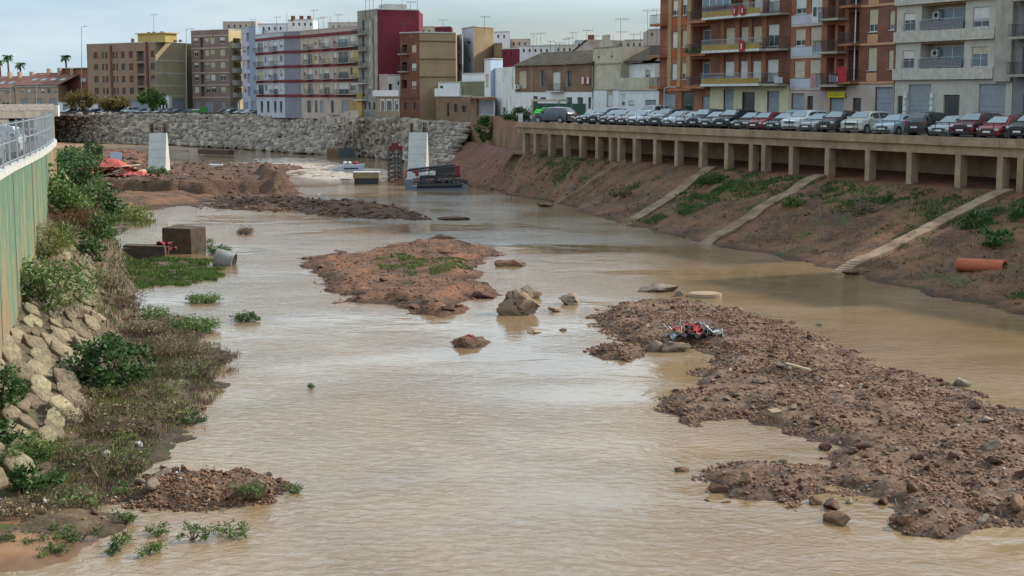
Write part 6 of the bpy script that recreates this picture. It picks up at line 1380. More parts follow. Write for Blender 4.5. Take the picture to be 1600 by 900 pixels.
for i in range(14):
    q = MB(); x, y = g.uniform(-1.2, 1.6), g.uniform(-.7, .8); s = g.uniform(.08, .2); q.box(-s, s, -s*.7, s*.7, 0, s*.6, Matrix.Translation((x, y, .15)) @ Matrix.Rotation(g.uniform(0, 3), 4, 'Z') @ Matrix.Rotation(g.uniform(-.5, .5), 4, 'X')); obj('scrap', q, G[g.choice(['slabw', 'conc_tan', 'greystone'])] if i % 3 else dkc, T, False, False)
# terracotta pipe on the right bank
def pipe(name, c, axis, L_, r_, m, label, cat='pipe', wall=.1, sink=0):
    d = Vector(axis).normalized(); a = Vector((-d.y, d.x, 0)).normalized(); b = d.cross(a); q = MB(); n = 24; rings = []
    for off, rr_ in ((0, r_), (L_, r_), (L_, r_-wall), (0, r_-wall)):
        rings.append([Vector(c)+d*off+(a*math.cos(2*math.pi*k/n)+b*math.sin(2*math.pi*k/n))*rr_ for k in range(n)])
    q.v = [tuple(p) for r in rings for p in r]
    for r in range(4): q.f += [(r*n+k, r*n+(k+1) % n, ((r+1) % 4)*n+(k+1) % n, ((r+1) % 4)*n+k) for k in range(n)]
    o = obj(name, q, m, None, True); md = o.modifiers.new('edge', 'EDGE_SPLIT'); md.split_angle = .6; tag(o, label, cat); return o
tc_ = mat('terracotta drain pipe', (.42, .12, .06), (.32, .09, .045), scale=2)
# find the bank surface under pixel (1530,425)
def bankpt(px, py):
    d = ray(px, py); best = None; V = RB.reshape(-1, 3); t = (V[:, 0]*d.x+V[:, 1]*d.y+(V[:, 2]-CAMZ)*d.z)/d.length_squared
    dist2 = (V[:, 0]-d.x*t)**2+(V[:, 1]-d.y*t)**2+(V[:, 2]-CAMZ-d.z*t)**2; return Vector(V[int(np.argmin(dist2))])
a = bankpt(1496, 424); b = bankpt(1562, 417); dd_ = (b-a); dd_.z = .1
pipe('drain_pipe', a+Vector((0, 0, .36)), dd_, 3.0, .40, tc_, 'broken orange terracotta drain pipe lying on the right bank')
# concrete pipe in the water on the left
p = at(345, 416, 0); gp = mat('grey concrete pipe', (.27, .27, .28), (.17, .15, .13), scale=2, bump=.4)
pipe('concrete_pipe', p+Vector((-.45, .75, .45)), Vector((.95, -.1, -.22)), 1.25, .66, gp, 'short grey concrete pipe section lying tilted in the water at the reed edge', wall=.09)
def block(px, py, wpx, hpx, depth, m, label, rz=0, z=0, name='concrete_block', cat='concrete block', tilt=0, Y=None):
    p = at(px, py, z) if Y is None else aty(px, py, Y); w_ = wpx*p.y/FPX; h_ = hpx*p.y/FPX; q = MB(); g = random.Random(px); q.box(-w_/2, w_/2, 0, depth, -.3, h_)
    q.v = [(x+g.uniform(-.06, .06), y+g.uniform(-.06, .06), zz+g.uniform(-.06, .06)) for x, y, zz in q.v]; o = obj(name, q, m); o.location = p; o.rotation_euler = (tilt, 0, rz)
    md = o.modifiers.new('bevel', 'BEVEL'); md.width = .05; md.segments = 2; tag(o, label, cat); return o
mcd = mat('brown stained concrete', (.10, .068, .045), (.045, .036, .025), scale=2.2, bump=1)
block(276, 394, 52, 38, 2.0, mcd, 'large brown concrete block at the left waterline', -.35, .1); block(225, 404, 66, 20, 1.4, mcd, 'low long dark concrete block lying before the large brown block', .08, .1)
p = at(257, 383, .9); T_ = thing('cloth_heap', 'faded red cloth draped between the two concrete blocks', 'cloth', p); rag(T_, 'cloth', (0, 0, .1), 1.0, .7, mat('faded red cloth', (.30, .05, .05), (.2, .03, .03)), 5); rag(T_, 'cloth', (.5, -.2, -.2), .7, .6, mat('dull red cloth', (.2, .04, .04), (.12, .03, .03)), 6)
a, b = at(147, 375, 1.0), at(188, 397, .35); q = MB(); q.tube([a, a.lerp(b, .5)+Vector((0, 0, .05)), b], [.11, .12, .10], 8); tag(obj('timber_pole', q, wood), 'grey timber pole lying on the left bank', 'pole')
a, b = at(98, 268, 4.5), at(108, 284, 3.6); q = MB(); q.tube([a, b], .1, 6); tag(obj('timber_post', q, wood), 'pale leaning timber above the drain opening on the left bank', 'timber')
# bridge piers
def pier(px, yb, Y, ytop, w_, rot, label):
    b = aty(px, yb, Y); t = aty(px, ytop, Y); T = thing('bridge_pier', label, 'pier', b, rot); h_ = t.z-b.z
    q = MB(); V = [(-w_/2-.1, -1.6, -1.2), (w_/2, -1.6, -1.2), (w_/2, 1.7, -1.2), (-w_/2-.1, 1.7, -1.2), (-w_/2, -.1, h_), (w_/2, -.1, h_), (w_/2, .35, h_), (-w_/2, .35, h_)]
    q.add(V, [(3,2,1,0), (4,5,6,7), (0,1,5,4), (1,2,6,5), (2,3,7,6), (3,0,4,7)]); obj('shaft', q, G['pier'], T, False, False)
    q = MB()
    for j in (1, 2, 3, 4): z = h_*j/5; y = -1.6+1.5*(z+1.2)/(h_+1.2); q.box(-w_/2-.04, w_/2+.001, y-.012, y+.05, z-.012, z+.012)
    obj('formwork_line', q, G['conc'], T, False, False)
    for s_ in (-1, 1):
        q = MB(); g = random.Random(px+s_)
        for j in range(16): x = s_*w_*.38+g.uniform(-.2, .2); y = g.uniform(-.05, .35); q.tube([(x, y, h_-.05), (x+g.uniform(-.04, .04), y, h_+g.uniform(1.0, 1.35))], .028, 4)
        q.box(s_*w_*.38-.24, s_*w_*.38+.24, -.1, .4, h_+.5, h_+.54); obj('rebar', q, G['rustm'], T, False, False)
G['pier'] = mat('pale cast concrete', (.52, .51, .48), (.44, .43, .41), scale=1.0, bump=.08, streak=(1.3, (.33, .30, .26), .35)); G['rustm'] = plain('rusty steel', (.09, .05, .035), .8, .3)
pier(249, 271, 178, 208, 2.05, 0, 'left unfinished concrete bridge pier with rebar stubs on top'); pier(654, 263, 190, 207, 2.3, -.09, 'right unfinished concrete bridge pier behind the wrecked machine')
# lattice tower, wreck, container, slab, boat-like wreck
c_ = at(617.5, 284, 0); T = thing('lattice_casing', 'upright dark steel lattice casing with a dark red cap, standing in the river', 'steel cage', c_, .2)
w_ = .80; H_ = 61*c_.y/FPX-.9; q = MB()
for x, y in ((-w_, -w_), (w_, -w_), (w_, w_), (-w_, w_), (-.1, -w_), (.35, -w_)): q.tube([(x, y, -.8), (x, y, H_-.15)], .07, 6)
obj('upright', q, G['railing'], T, False, False); q = MB()
for j in range(7):
    z = H_*j/7; z1_ = H_*(j+1)/7
    for x0, y0, x1, y1 in ((-w_,-w_,w_,-w_),(w_,-w_,w_,w_),(w_,w_,-w_,w_),(-w_,w_,-w_,-w_)): q.tube([(x0, y0, z), (x1, y1, z)], .04, 4); q.tube([(x0, y0, z), (x1, y1, z1_)], .03, 4)
obj('bracing', q, G['railing'], T, False, False)
G['dred'] = plain('dark red painted steel', (.13, .012, .018), .6); q = MB(); q.box(-w_-.1, w_+.1, -w_-.1, w_+.1, H_-.1, H_+.5); q.box(-.45, .45, -.45, .45, H_+.5, H_+.85); obj('cap', q, G['dred'], T, False, False)
q = MB(); q.tube([(-.3, 0, H_+.85), (-.4, 0, H_+1.5)], .05, 5); obj('lifting_hook', q, G['railing'], T, False, False)
c_ = at(682, 297, 0); T = thing('wrecked_drilling_machine', 'overturned dark drilling machine on a grey pontoon before the right pier', 'machine', c_, .02); m_pt = plain('grey blue steel', (.13, .15, .19), .6, .3); g = random.Random(2)
q = MB(); q.box(-3.7, -2.9, 0, 2.6, -.4, 1.25); q.box(-2.9, 3.7, 0, 2.6, -.4, .42); obj('pontoon', q, m_pt, T, False, False)
q = MB(); q.box(-1.9, 2.9, .2, 1.6, 1.35, 1.75, Matrix.Rotation(-.05, 4, 'Y')); q.box(-2.6, -.4, .5, 1.2, 2.3, 2.42, Matrix.Rotation(-.12, 4, 'Y')); q.box(-.6, 2.3, .3, 1.5, 1.8, 2.55, Matrix.Rotation(-.1, 4, 'Y')); obj('upper_carriage', q, G['trim'], T, False, False)
q = MB(); q.tube([(-3.3, .9, 2.35), (2.2, .9, 2.95)], .14, 8); q.tube([(-2.2, 1.3, 2.2), (2.4, 1.2, 2.6)], .1, 8); q.tube([(-2.9, .1, .9), (2.8, 0, 1.25)], .12, 8); obj('mast', q, G['railing'], T, False, False)
q = MB(); q.box(2.15, 2.75, .1, 1.7, 1.7, 2.9); q.box(-2.5, -2.1, .1, .9, 1.6, 2.3); q.box(-3.5, -2.2, .8, 1.2, 2.15, 2.35); obj('red_counterweight', q, G['dred'], T, False, False)
q = MB(); q.box(-.75, -.1, .0, .3, 1.75, 2.25); obj('white_cover', q, G['slabw'], T, False, False)
q = MB()
for i in range(60): x = g.uniform(-2.6, 3.2); y = g.uniform(-.2, 1.8); a_ = g.uniform(-.9, .9); l_ = g.uniform(.4, 1.3); q.tube([(x, y, g.uniform(.45, 1.3)), (x+l_*math.cos(a_), y+g.uniform(-.3, .3), g.uniform(.4, 1.35))], g.uniform(.03, .09), 5)
obj('bent_bar', q, G['railing'], T, False, False)
for i in range(9):
    q = MB(); q.tube([(-1.6+i*.13*3, -.05, 1.78), (-1.2+i*.13*3, -.05, 2.1)], .05, 5); obj('white_strut', q, G['slabw'], T, False, False) if i < 3 else None
q = MB()
for i in range(2):
    y = .2+i*1.3; n = 20; q.v += [(-2.3+5.0*t/(n-1), y-.02, .5+.12*math.sin(t)) for t in range(n)]
q.tube([(-2.3, .0, .5), (2.9, .0, .6)], .28, 10); q.tube([(-2.3, 1.8, .5), (2.9, 1.8, .6)], .28, 10); obj('track', q, G['trim'], T, False, False)
c_ = at(531, 246, 0); T = thing('flooded_container', 'half sunken container with rusty brown left side and dark grey right side below the riprap', 'container', c_, 0)
def ribbed(q, x0, x1, y0, y1, z0, z1, n):
    q.add([(x0, y0, z0), (x1, y1, z0), (x1, y1, z1), (x0, y0, z1)], [(0,1,2,3)]); d = Vector((x1-x0, y1-y0, 0)).normalized(); nn = Vector((d.y, -d.x, 0))*.08
    for i in range(n): t = (i+.25)/n; t2 = (i+.75)/n; a_, b_ = Vector((x0+(x1-x0)*t, y0+(y1-y0)*t, 0))+nn, Vector((x0+(x1-x0)*t2, y0+(y1-y0)*t2, 0))+nn; q.add([(a_.x, a_.y, z0), (b_.x, b_.y, z0), (b_.x, b_.y, z1), (a_.x, a_.y, z1)], [(0,1,2,3)])
q = MB(); ribbed(q, -2.4, -.2, .8, -.2, -.3, 1.55, 8); obj('brown_side', q, mat('rusty brown sheet', (.22, .13, .07), (.15, .09, .05)), T, False, False)
q = MB(); ribbed(q, -.18, 2.7, -.2, .3, -.3, 1.6, 9); obj('grey_side', q, plain('dark grey sheet', (.07, .08, .09), .6), T, False, False); q = MB(); q.add([(-2.45, .8, 1.6), (-.2, -.25, 1.6), (2.75, .25, 1.64), (.6, 2.3, 1.64)], [(0,1,2,3)]); obj('top', q, G['trim'], T, False, False)
c_ = at(572, 288, 0); T = thing('concrete_footing', 'concrete slab footing with olive stained top course standing in the river', 'concrete slab', c_, .03)
q = MB(); q.box(-1.62, 1.62, 0, 2.6, .75, 1.45); obj('top_slab', q, mat('olive stained concrete', (.26, .22, .12), (.20, .16, .09), scale=1, streak=(1.4, (.13, .1, .05), .5)), T, False, False)
q = MB(); q.box(-1.5, 1.5, .12, 2.5, -.5, .746); obj('dark_base', q, G['trim'], T, False, False); q = MB(); q.box(-1.66, 1.66, -.04, 2.64, 1.452, 1.53); obj('top_face', q, G['conc_l'], T, False, False)
c_ = at(548, 268, 0); T = thing('sunken_wreck', 'pale grey wreck half sunk in the rapids carrying white and red bundles', 'wreck', c_, .1)
q = MB(); V = [(-2.1,0,-.3),(1.7,-.1,-.3),(1.7,1.5,-.3),(-2.1,1.5,-.3),(-1.9,.1,.75),(-.9,.1,.95),(1.3,0,1.0),(2.1,.1,1.15),(2.1,1.3,1.15),(1.3,1.3,1.05),(-.9,1.3,1.0),(-1.9,1.3,.8)]
q.add(V, [(3,2,1,0),(0,1,6,5),(0,5,4),(1,7,6),(1,2,8,7),(2,3,10,9),(2,9,8),(3,11,10),(3,0,4,11),(4,5,10,11),(5,6,9,10),(6,7,8,9)]); obj('hull', q, plain('pale lilac grey metal', (.33, .34, .40), .5), T, False, False)
for nm, x, s, m_ in (('white_bundle', -.75, .42, 'slabw'), ('white_bundle', -.1, .4, 'slabw'), ('red_bundle', .75, .38, 'redcloth')):
    v, f = rockmesh(1, 77, 4, .1); o = link(nm, np_mesh(nm, v*s+np.array([x, .6, 1.2]), f), G[m_], T)
q = MB(); q.box(-1.0, 1.1, -.06, -.02, .35, .55); obj('side_stripe', q, G['trim'], T, False, False)
boulder('floating_bag', 500, 311, 10, 9, 'slabw', 'small white bag caught at the tip of the low gravel spit', 50, 'bag')
a, b = at(313, 240, .1), at(362, 242, .1); beam('steel_girder', a, b, 1.2, .85, G['rustm'], 'long dark rusty girder lying in the far shallows', 'girder')
block(337, 271, 21, 14, 1.2, G['slabw'], 'white box lying on the rubble beyond the earth platform', .1, .5, 'white_box', 'box')
bush(at(300, 270, .8), 2.2, 1.7, 'dry', 'dark brush and rubble pile left of the white box', 1500, .28, 61, 'brush_pile', 'brush')
# construction yard rubbish
q = MB(); T = thing('orange_net_heap', 'heap of timber and rusty sheets under bright orange safety netting', 'debris heap', place(plat, 178, 277)); g = random.Random(6)
G['net'] = mat('orange safety netting', (.50, .11, .09), (.34, .07, .06), scale=5, bump=.6); G['rsheet'] = mat('rusty orange sheet', (.30, .12, .05), (.20, .08, .04), scale=1)
for i in range(22): q = MB(); x, y = g.uniform(-3.4, 2.6), g.uniform(-.8, 2.2); q.box(-g.uniform(.6, 1.6), g.uniform(.6, 1.6), -.5, .5, 0, .08, Matrix.Translation((x, y, g.uniform(.2, 1.3))) @ Matrix.Rotation(g.uniform(-.7, .7), 4, 'Z') @ Matrix.Rotation(g.uniform(-.4, .4), 4, 'X') @ Matrix.Rotation(g.uniform(-.3, .3), 4, 'Y')); obj('sheet', q, G['rsheet'] if i % 2 else wood, T, False, False)
def drape(T, x0, x1, y0, y1, z, amp_, m, seed, name):
    g = np.random.default_rng(seed); n = 22; X, Y = np.meshgrid(np.linspace(x0, x1, n), np.linspace(y0, y1, n)); r2 = ((X-(x0+x1)/2)/(x1-x0)*2)**2+((Y-(y0+y1)/2)/(y1-y0)*2)**2
    Z = z+amp_*(1-np.minimum(r2, 1.6))*.6+fbm(X*1.2, Y*1.2, 4, seed)*.5; V = np.stack([X, Y, Z], -1).reshape(-1, 3); o = link(name, np_mesh(name, V, grid_faces(n, n)), m, T); return o
drape(T, -2.9, 1.9, -.3, 2.6, 1.2, 1.1, G['net'], 3, 'netting'); drape(T, .5, 4.4, -1.2, .8, .35, .5, G['net'], 4, 'netting')
p = at(173, 250, 2.2); beam('site_sign', p, p+Vector((1.5, 0, 0)), .08, 1.1, plain('pale blue sign', (.42, .5, .58), .5), 'pale blue and white site sign behind the orange netting', 'sign')
p = at(155, 246, 2.2); beam('plywood_panel', p, p+Vector((1.0, .2, .1)), .08, .8, wood, 'beige panel left of the pale blue site sign', 'panel')
for i, (px, py) in enumerate(((124, 279), (139, 277))): c_ = place(plat, px, py+2); q = MB(); q.tube([(0, 0, 0), (0, 0, 1.25)], .5, 14); o = obj('rusty_drum', q, G['rsheet']); o.location = c_; tag(o, ('left', 'right')[i]+' of two rusty drums at the edge of the earth platform', 'drum')
SB = []
for i in range(46):
    px, py = g.uniform(183, 240), g.uniform(243, 268); c_ = place(site, px, min(py+12, 274)); c_.z += g.uniform(.1, 1.3); s = g.uniform(.4, .95); SB.append((c_.x, c_.y, c_.z, s))
SB = np.array(SB); T = thing('sandbag_heap', 'heap of brown sandbags and broken slabs left of the left pier', 'heap', at(212, 262, 1.4))
for i, b_ in enumerate(SB): stone_part('sandbag', b_[0], b_[1], b_[2], b_[3], b_[3]*.7, b_[3]*.45, G[('conc_tan', 'clod', 'pebble', 'greystone')[i % 4]], T, i, .2, i)
boulder('black_bin', 172, 336, 26, 20, 'trim', 'dark crushed bin lying among weeds on the left bank', 52, 'bin', tr=bankL)
# left riprap
g = random.Random(12); 
def lbank(px, py): return place(bankL, px, py)
RIPP = []
for i in range(1500):
    t = g.random()**.8; py = 425+t*335; xm = np.interp(py, [330, 430, 520, 600, 700, 760], [110, 150, 160, 135, 75, 20]); px = g.uniform(-70, xm); p = lbank(px, py)
    s = g.uniform(.3, .62)*(1.1 if py > 540 else .8)
    if p.z < .25 or any((p.x-a[0])**2+(p.y-a[1])**2 < ((s+a[2])*.78)**2 for a in RIPP): continue
    RIPP.append((p.x, p.y, s)); stone_part('stone', p.x, p.y, p.z+s*.12, s*1.25, s*.78, s*.30, G['ripL'], bankL.o, math.radians(-38)+g.uniform(-.4, .4), g.uniform(-.2, .2), i, .55, True)
for i in range(60):
    py = 385+g.random()*90; xm = np.interp(py, [385, 475], [135, 165]); px = g.uniform(xm-40, xm); p = lbank(px, py); s = g.uniform(.18, .36); stone_part('stone', p.x, p.y, p.z+.05, s*1.8, s*.7, s*.3, G['ripL'], bankL.o, math.radians(-50)+g.uniform(-.3, .3), 0, i, .5, True)
# --- left bank plants
def L_(px, py): p = lbank(px, py); return p
bush(L_(170, 608), 1.45, 2.3, 'leaf_d', 'large dark green leafy bush on the left bank among pale riprap stones', 2600, .20, 1, k=46, asp=.6)
bush(L_(75, 480), 2.2, 2.2, 'leaf_m', 'wide yellowish green bush hanging over the riprap below the green wall', 3000, .22, 2, k=50, asp=.3); bush(L_(20, 470), 1.5, 2.0, 'leaf_m', 'green bush against the foot of the green wall', 1500, .2, 3)
bush(L_(72, 402), 1.5, 1.6, 'leaf_y', 'round pale green tuft of grass against the flood wall', 2600, .26, 4, asp=.15); bush(L_(118, 392), 1.3, 1.5, 'leaf_d', 'dark bush with whitish flecks at the top of the left bank', 1300, .2, 5); bush(L_(142, 412), 1.0, 1.2, 'leaf_d', 'small dark bush right of the flecked bush', 800, .18, 6)
bush(L_(105, 345), 2.2, 3.0, 'leaf_m', 'tall green shrub beside the far end of the flood wall', 2600, .3, 7, k=40); bush(L_(140, 350), 2.2, 2.4, 'leaf_d', 'dark green shrub between rust coloured bush and weeds', 2200, .3, 8); twigs(L_(108, 362), 1.0, 1.9, 'rust', 'rust coloured dead bush beside the flood wall', 160, 9, leafm='rust', nl=700)
bush(at(112, 290, 2.4), 2.8, 3.6, 'leaf_d', 'dark green tree like shrub at the end of the green wall', 3200, .36, 10, k=46); bush(at(98, 268, 3.2), 2.2, 2.6, 'leaf_m', 'green shrub just behind the corner of the flood wall', 1800, .34, 11); bush(at(135, 252, 2.4), 2.6, 2.6, 'leaf_d', 'dark shrub left of the orange netting heap', 1800, .36, 12)
bush(L_(190, 345), 2.0, 1.2, 'leaf_y', 'low yellow green weeds before the dark crushed bin', 1500, .22, 13); bush(L_(150, 375), 1.6, 1.5, 'leaf_d', 'dark leafy clump above the timber pole', 1200, .22, 14); bush(at(245, 272, 2.3), 1.2, .6, 'leaf_m', 'little green weed patch at the foot of the left pier', 500, .25, 15)
bush(L_(4, 640), .9, 1.3, 'leaf_d', 'dark ivy like bush cut by the left edge above the stones', 1200, .16, 16); bush(L_(2, 700), .7, .9, 'leaf_d', 'dark leafy plant cut by the left edge lower down', 800, .15, 17)
bush(L_(50, 720), .75, .8, 'leaf_m', 'green tuft at the foot of the left riprap', 1400, .15, 18, asp=.25); bush(L_(20, 735), .6, .6, 'leaf_m', 'green grass tuft left of the tuft at the riprap foot', 900, .15, 19, asp=.2); bush(L_(52, 765), .7, .55, 'leaf_d', 'dark green broad leaved clump below the riprap foot', 900, .16, 20)
for i, (px, py, r, h, lb) in enumerate(((270,560,1.5,.9,'tangled brown dry bush standing in water right of the large green bush'),(300,590,1.3,.8,'dry brown reeds with green tips at the outer edge of the left bank'),(225,520,1.2,.7,'grey brown dry bush behind the large green bush'),(250,660,1.3,.7,'wide brown brush mat at the waterline'),(200,680,1.0,.6,'dark brown brush left of the waterline mat'),(170,735,1.25,.8,'dense grey brown twig heap with pale scraps'),(120,660,1.0,.7,'brown brush at the foot of the pale stones'),(160,450,1.4,1.0,'tall brown reeds beside the narrow riprap strip'),(185,480,1.2,.9,'brown dead reeds above the dry tangle'),(110,790,1.0,.35,'low dry litter on the mud at lower left'),(40,800,1.1,.3,'dry litter mat at the lower left edge'),(150,620,.9,.5,'grey twig pile under the large green bush'),(330,570,.9,.6,'outermost dark dry tuft of the left bank'))):
    twigs(L_(px, py), r, h, 'dry', lb, 170, 100+i, leafm=('dry', 'leaf_m', 'straw', 'leaf_y')[i % 4], nl=420)
for i, (px, py, r, h, m_, lb) in enumerate(((240,500,.9,.55,'leaf_m','green clump on a mud hump in the shallow water'),(300,515,1.3,.4,'leaf_m','green water plants spreading right of the mud hump'),(385,500,.8,.25,'leaf_d','isolated floating green plant right of the left bank'),(318,470,1.1,.12,'leaf_m','thin chain of floating green plants off the left bank'),(300,660,.5,.4,'leaf_d','small dark plant at the tip of the waterline brush'),(190,700,.5,.5,'leaf_y','bright green tuft on the twig heap'),(300,840,.48,.32,'leaf_m','left of two green tufts in the water below the gravel spit'),(360,835,.58,.28,'leaf_m','right of two green tufts in the water below the gravel spit'),(85,842,.5,.35,'leaf_m','green tuft on the orange mud, middle of three'),(120,845,.5,.32,'leaf_d','dark green tuft on the orange mud, right of three'),(33,850,.6,.22,'leaf_d','flat green tuft on the orange mud, left of three'),(80,865,.4,.2,'leaf_m','low grass tuft near the front edge of the mud'),(195,815,.35,.25,'leaf_m','small plant in the shallows right of the mud flat'),(190,846,.3,.2,'leaf_m','tiny plant in the water off the mud flat'),(230,862,.45,.12,'leaf_m','sparse floating plant at lower left water'),(245,832,.35,.18,'leaf_m','sparse weed sprouting below the left gravel spit'),(175,862,.28,.14,'leaf_d','tiny dark weed beside the front of the mud flat'),(385,385-20,.9,.5,'dry','dead weeds sticking out of the water behind the grey pipe'),(340,395,1.0,.5,'leaf_d','dark plant behind the grey concrete pipe'),(315,380,.9,.5,'leaf_m','green plant right of the large brown block'),(455,770,.3,.25,'leaf_m','green sprig at the right tip of the left gravel spit'),(385,772,.5,.25,'leaf_m','green patch left of the whitish angular rock'),(487,606,.12,.14,'leaf_m','single green sprig alone in the open water'),(195,860-90,.4,.25,'leaf_m','green clump at the left root of the gravel spit'))):
    z = max(0, float(gl.h(np.array([at(px, py).x]), np.array([at(px, py).y]))[0])) if 300 < px < 460 and 730 < py < 800 else None
    p = at(px, py, z) if z is not None else (L_(px, py) if px < 205 and py < 760 else at(px, py, .05)); bush(p, r, h, m_, lb, int(180+r*r*900), .10 if py > 600 else .16, 200+i, 'water_plant', 'plant', asp=.3)
# flowering dry stems
T = thing('dry_stalks', 'pale dry stalks fanning up in front of the grey twig heap', 'dry plant', L_(160, 768)); q = MB()
for i in range(22): a = g.uniform(0, 6.28); q.tube([(0, 0, 0), (.1*math.cos(a), .1*math.sin(a), .35), (.3*math.cos(a), .2*math.sin(a), g.uniform(.6, .85))], [.012, .009, .004], 4, False)
obj('stalk', q, G['straw'], T, False, False)
for i, (px, py) in enumerate(((97, 790), (72, 795), (30, 768), (215, 700), (165, 715))): boulder('white_litter', px, py, 14, 10, 'slabw', ('white plastic scrap on the mud right of another scrap', 'white plastic scrap left of centre on the lower left litter', 'small white scrap near the lower left edge', 'white scrap on the right of the twig heap', 'bent white scrap on top of the twig heap')[i], 300+i, 'litter', tr=bankL)
p = lbank(10, 530); o = rag(None, 'red_rag', (p.x, p.y, p.z+.2), .7, .5, mat('faded red rag', (.33, .04, .05), (.2, .03, .03)), 9); tag(o, 'faded red cloth at the foot of the green wall by the left edge', 'rag')
# grassy ground cover
def cover(name, tr, polypx, n, h, m, seed, dens=True, z=.2, w_=.02):
    P = pxpoly(polypx, z); g2 = np.random.default_rng(seed); x0, y0 = P.min(0); x1, y1 = P.max(0); x = g2.uniform(x0, x1, n*3); y = g2.uniform(y0, y1, n*3); k = sdist(x+fbm(x/1.5, y/1.5, 4, seed+9)*1.6, y+fbm(x/1.5, y/1.5, 4, seed+19)*2.5, P) > 0; x, y = x[k], y[k]
    k = fbm(x/.9, y/.9, 3, seed) > -.08; x, y = x[k][:n], y[k][:n]; zz = np.maximum(tr.h(x, y), 0) if tr is not None else np.zeros(len(x)); o = blades(name, np.stack([x, y, zz-.03], 1), h, m, None, seed, w_, 'stuff'); tag(o, 'x', 'x'); del o['label']; del o['category']; return o
c1 = cover('marsh_grass', bankL, [(195,405),(330,402),(335,436),(205,446)], 9000, .24, G['leaf_m'], 1, w_=.022); c1['label'] = 'green marsh weeds before the concrete blocks'
cover('bank_weeds', bankL, [(-40,700),(60,690),(130,640),(200,560),(240,600),(260,680),(150,760),(60,790),(-60,800)], 9000, .16, G['leaf_y'], 2, w_=.012)
cover('undergrowth', bankL, [(100,325),(150,318),(190,345),(175,380),(200,420),(205,480),(190,520),(150,540),(140,470),(112,400)], 9000, .42, G['leaf_m'], 21, w_=.02)
cover('dry_undergrowth', bankL, [(110,400),(170,360),(210,420),(215,500),(200,560),(150,600),(130,500)], 5000, .35, G['dry'], 22, w_=.014)
cover('dry_grass', bankL, [(60,740),(160,640),(210,560),(230,500),(300,500),(340,560),(340,610),(290,660),(210,740),(150,790),(40,800)], 9000, .22, G['dry'], 3, w_=.010)
cover('straw_litter', bankL, [(40,760),(160,640),(210,560),(230,500),(300,500),(345,545),(345,610),(290,660),(210,740),(150,790),(20,810)], 3500, .16, G['straw'], 34, w_=.010)
cover('green_shoots', bankL, [(60,740),(160,640),(210,560),(230,500),(300,500),(345,545),(345,610),(290,660),(210,740),(150,790),(40,800)], 2600, .2, G['leaf_m'], 33, w_=.016)
cover('island_grass', isle, [(590,395),(700,398),(740,408),(735,420),(660,424),(600,412)], 4500, .18, G['leaf_m'], 4, z=.6, w_=.02)
cover('spit_grass', gl, [(340,745),(380,750),(390,785),(330,775)], 700, .10, G['leaf_m'], 5, z=.3, w_=.008)
cover('yard_weeds', bankL, [(160,318),(240,322),(240,350),(165,352)], 2500, .4, G['leaf_y'], 6, w_=.03)
# right bank vegetation patches following the photograph
def rpatch(name, spots, n, h, m, seed, w_=.03):
    g2 = np.random.default_rng(seed); PP = []
    for px, py, rx, ry in spots:
        c_ = bankpt(px, py); V = RB.reshape(-1, 3); d = np.hypot(V[:, 0]-c_.x, V[:, 1]-c_.y); k = np.where((d < rx) & (V[:, 2] > .25) & (V[:, 2] < 4.3))[0]
        if len(k) == 0: continue
        s_ = k[g2.integers(0, len(k), int(n*rx*rx))]; keep = (g2.random(len(s_)) > (d[s_]/rx)**2*.9) & (fbm(V[s_, 0]/.9, V[s_, 1]/.9, 4, seed+60) > -.02); s_ = s_[keep]; PP.append(V[s_]+np.concatenate([g2.normal(0, .10, (len(s_), 2)), np.zeros((len(s_), 1))], 1))
    return blades(name, np.concatenate(PP), h, m, None, seed, w_, 'stuff', .8)
rpatch('slope_grass', [(865,252,2.5,1),(905,255,3,1),(840,245,2,1),(930,262,2,1),(1080,300,2.5,1),(1130,282,4,1),(1160,290,4,1),(1110,305,3,1),(1090,320,2.5,1),(1215,285,3,1),(1060,335,1.5,1),(1280,292,2.5,1),(1320,298,2.5,1),(1380,315,3,1),(1350,325,2.5,1),(1420,305,2,1),(1480,320,3,1),(1540,345,3,1),(1580,330,3,1),(1010,350,2,1),(960,300,1.5,1),(1240,300,2,1),(1590,465,1.2,1),(1000,290,2,1),(1450,345,2.5,1),(1400,365,1.5,1)], 190, .26, G['leaf_d'], 1)
rpatch('slope_weeds', [(1140,300,4,1),(1100,312,2.5,1),(880,258,2.5,1),(1330,310,3,1),(1500,330,3,1),(1560,360,2,1),(1200,320,2,1),(1420,380,1.5,1)], 180, .26, G['leaf_m'], 2)
rpatch('slope_litter', [(900,310,4,1),(1000,330,4,1),(1100,350,4,1),(1200,370,4,1),(1300,390,5,1),(1400,400,5,1),(1500,430,5,1),(950,285,4,1),(1250,340,4,1),(1450,400,4,1),(1560,450,4,1)], 60, .2, G['dry'], 3, .02)
for i, (px, py, r, h, m_, lb) in enumerate(((1525,350,1.0,1.3,'leaf_d','dark round bush above the terracotta pipe'),(1560,375,1.2,1.2,'leaf_d','dark brushy thicket right above the terracotta pipe'),(1350,325,1.3,.9,'dry','greyish bush in the middle of the right slope'),(1110,280,1.2,1.0,'leaf_d','dark bush beside the second ramp on the right slope'),(1590,330,1.4,1.3,'leaf_d','dark bush at the right edge under the deck'),(1240,312,.9,.6,'leaf_m','low green bush between second and third ramps'),(975,300,.8,.6,'dry','dull brush right of the first ramp'))):
    bush(bankpt(px, py+8), r, h, m_, lb, 900, .2, 400+i)
bush(aty(757, 222, 219), 1.6, 4.0, 'leaf_d', 'dark green creeper hanging on the eroded brick wall', 1500, .35, 420); bush(Vector((*col_at(812, 190), 7.86)), 1.9, 1.6, 'leaf_d', 'black green shrubs at the foot of the peeling gable', 1300, .3, 421)
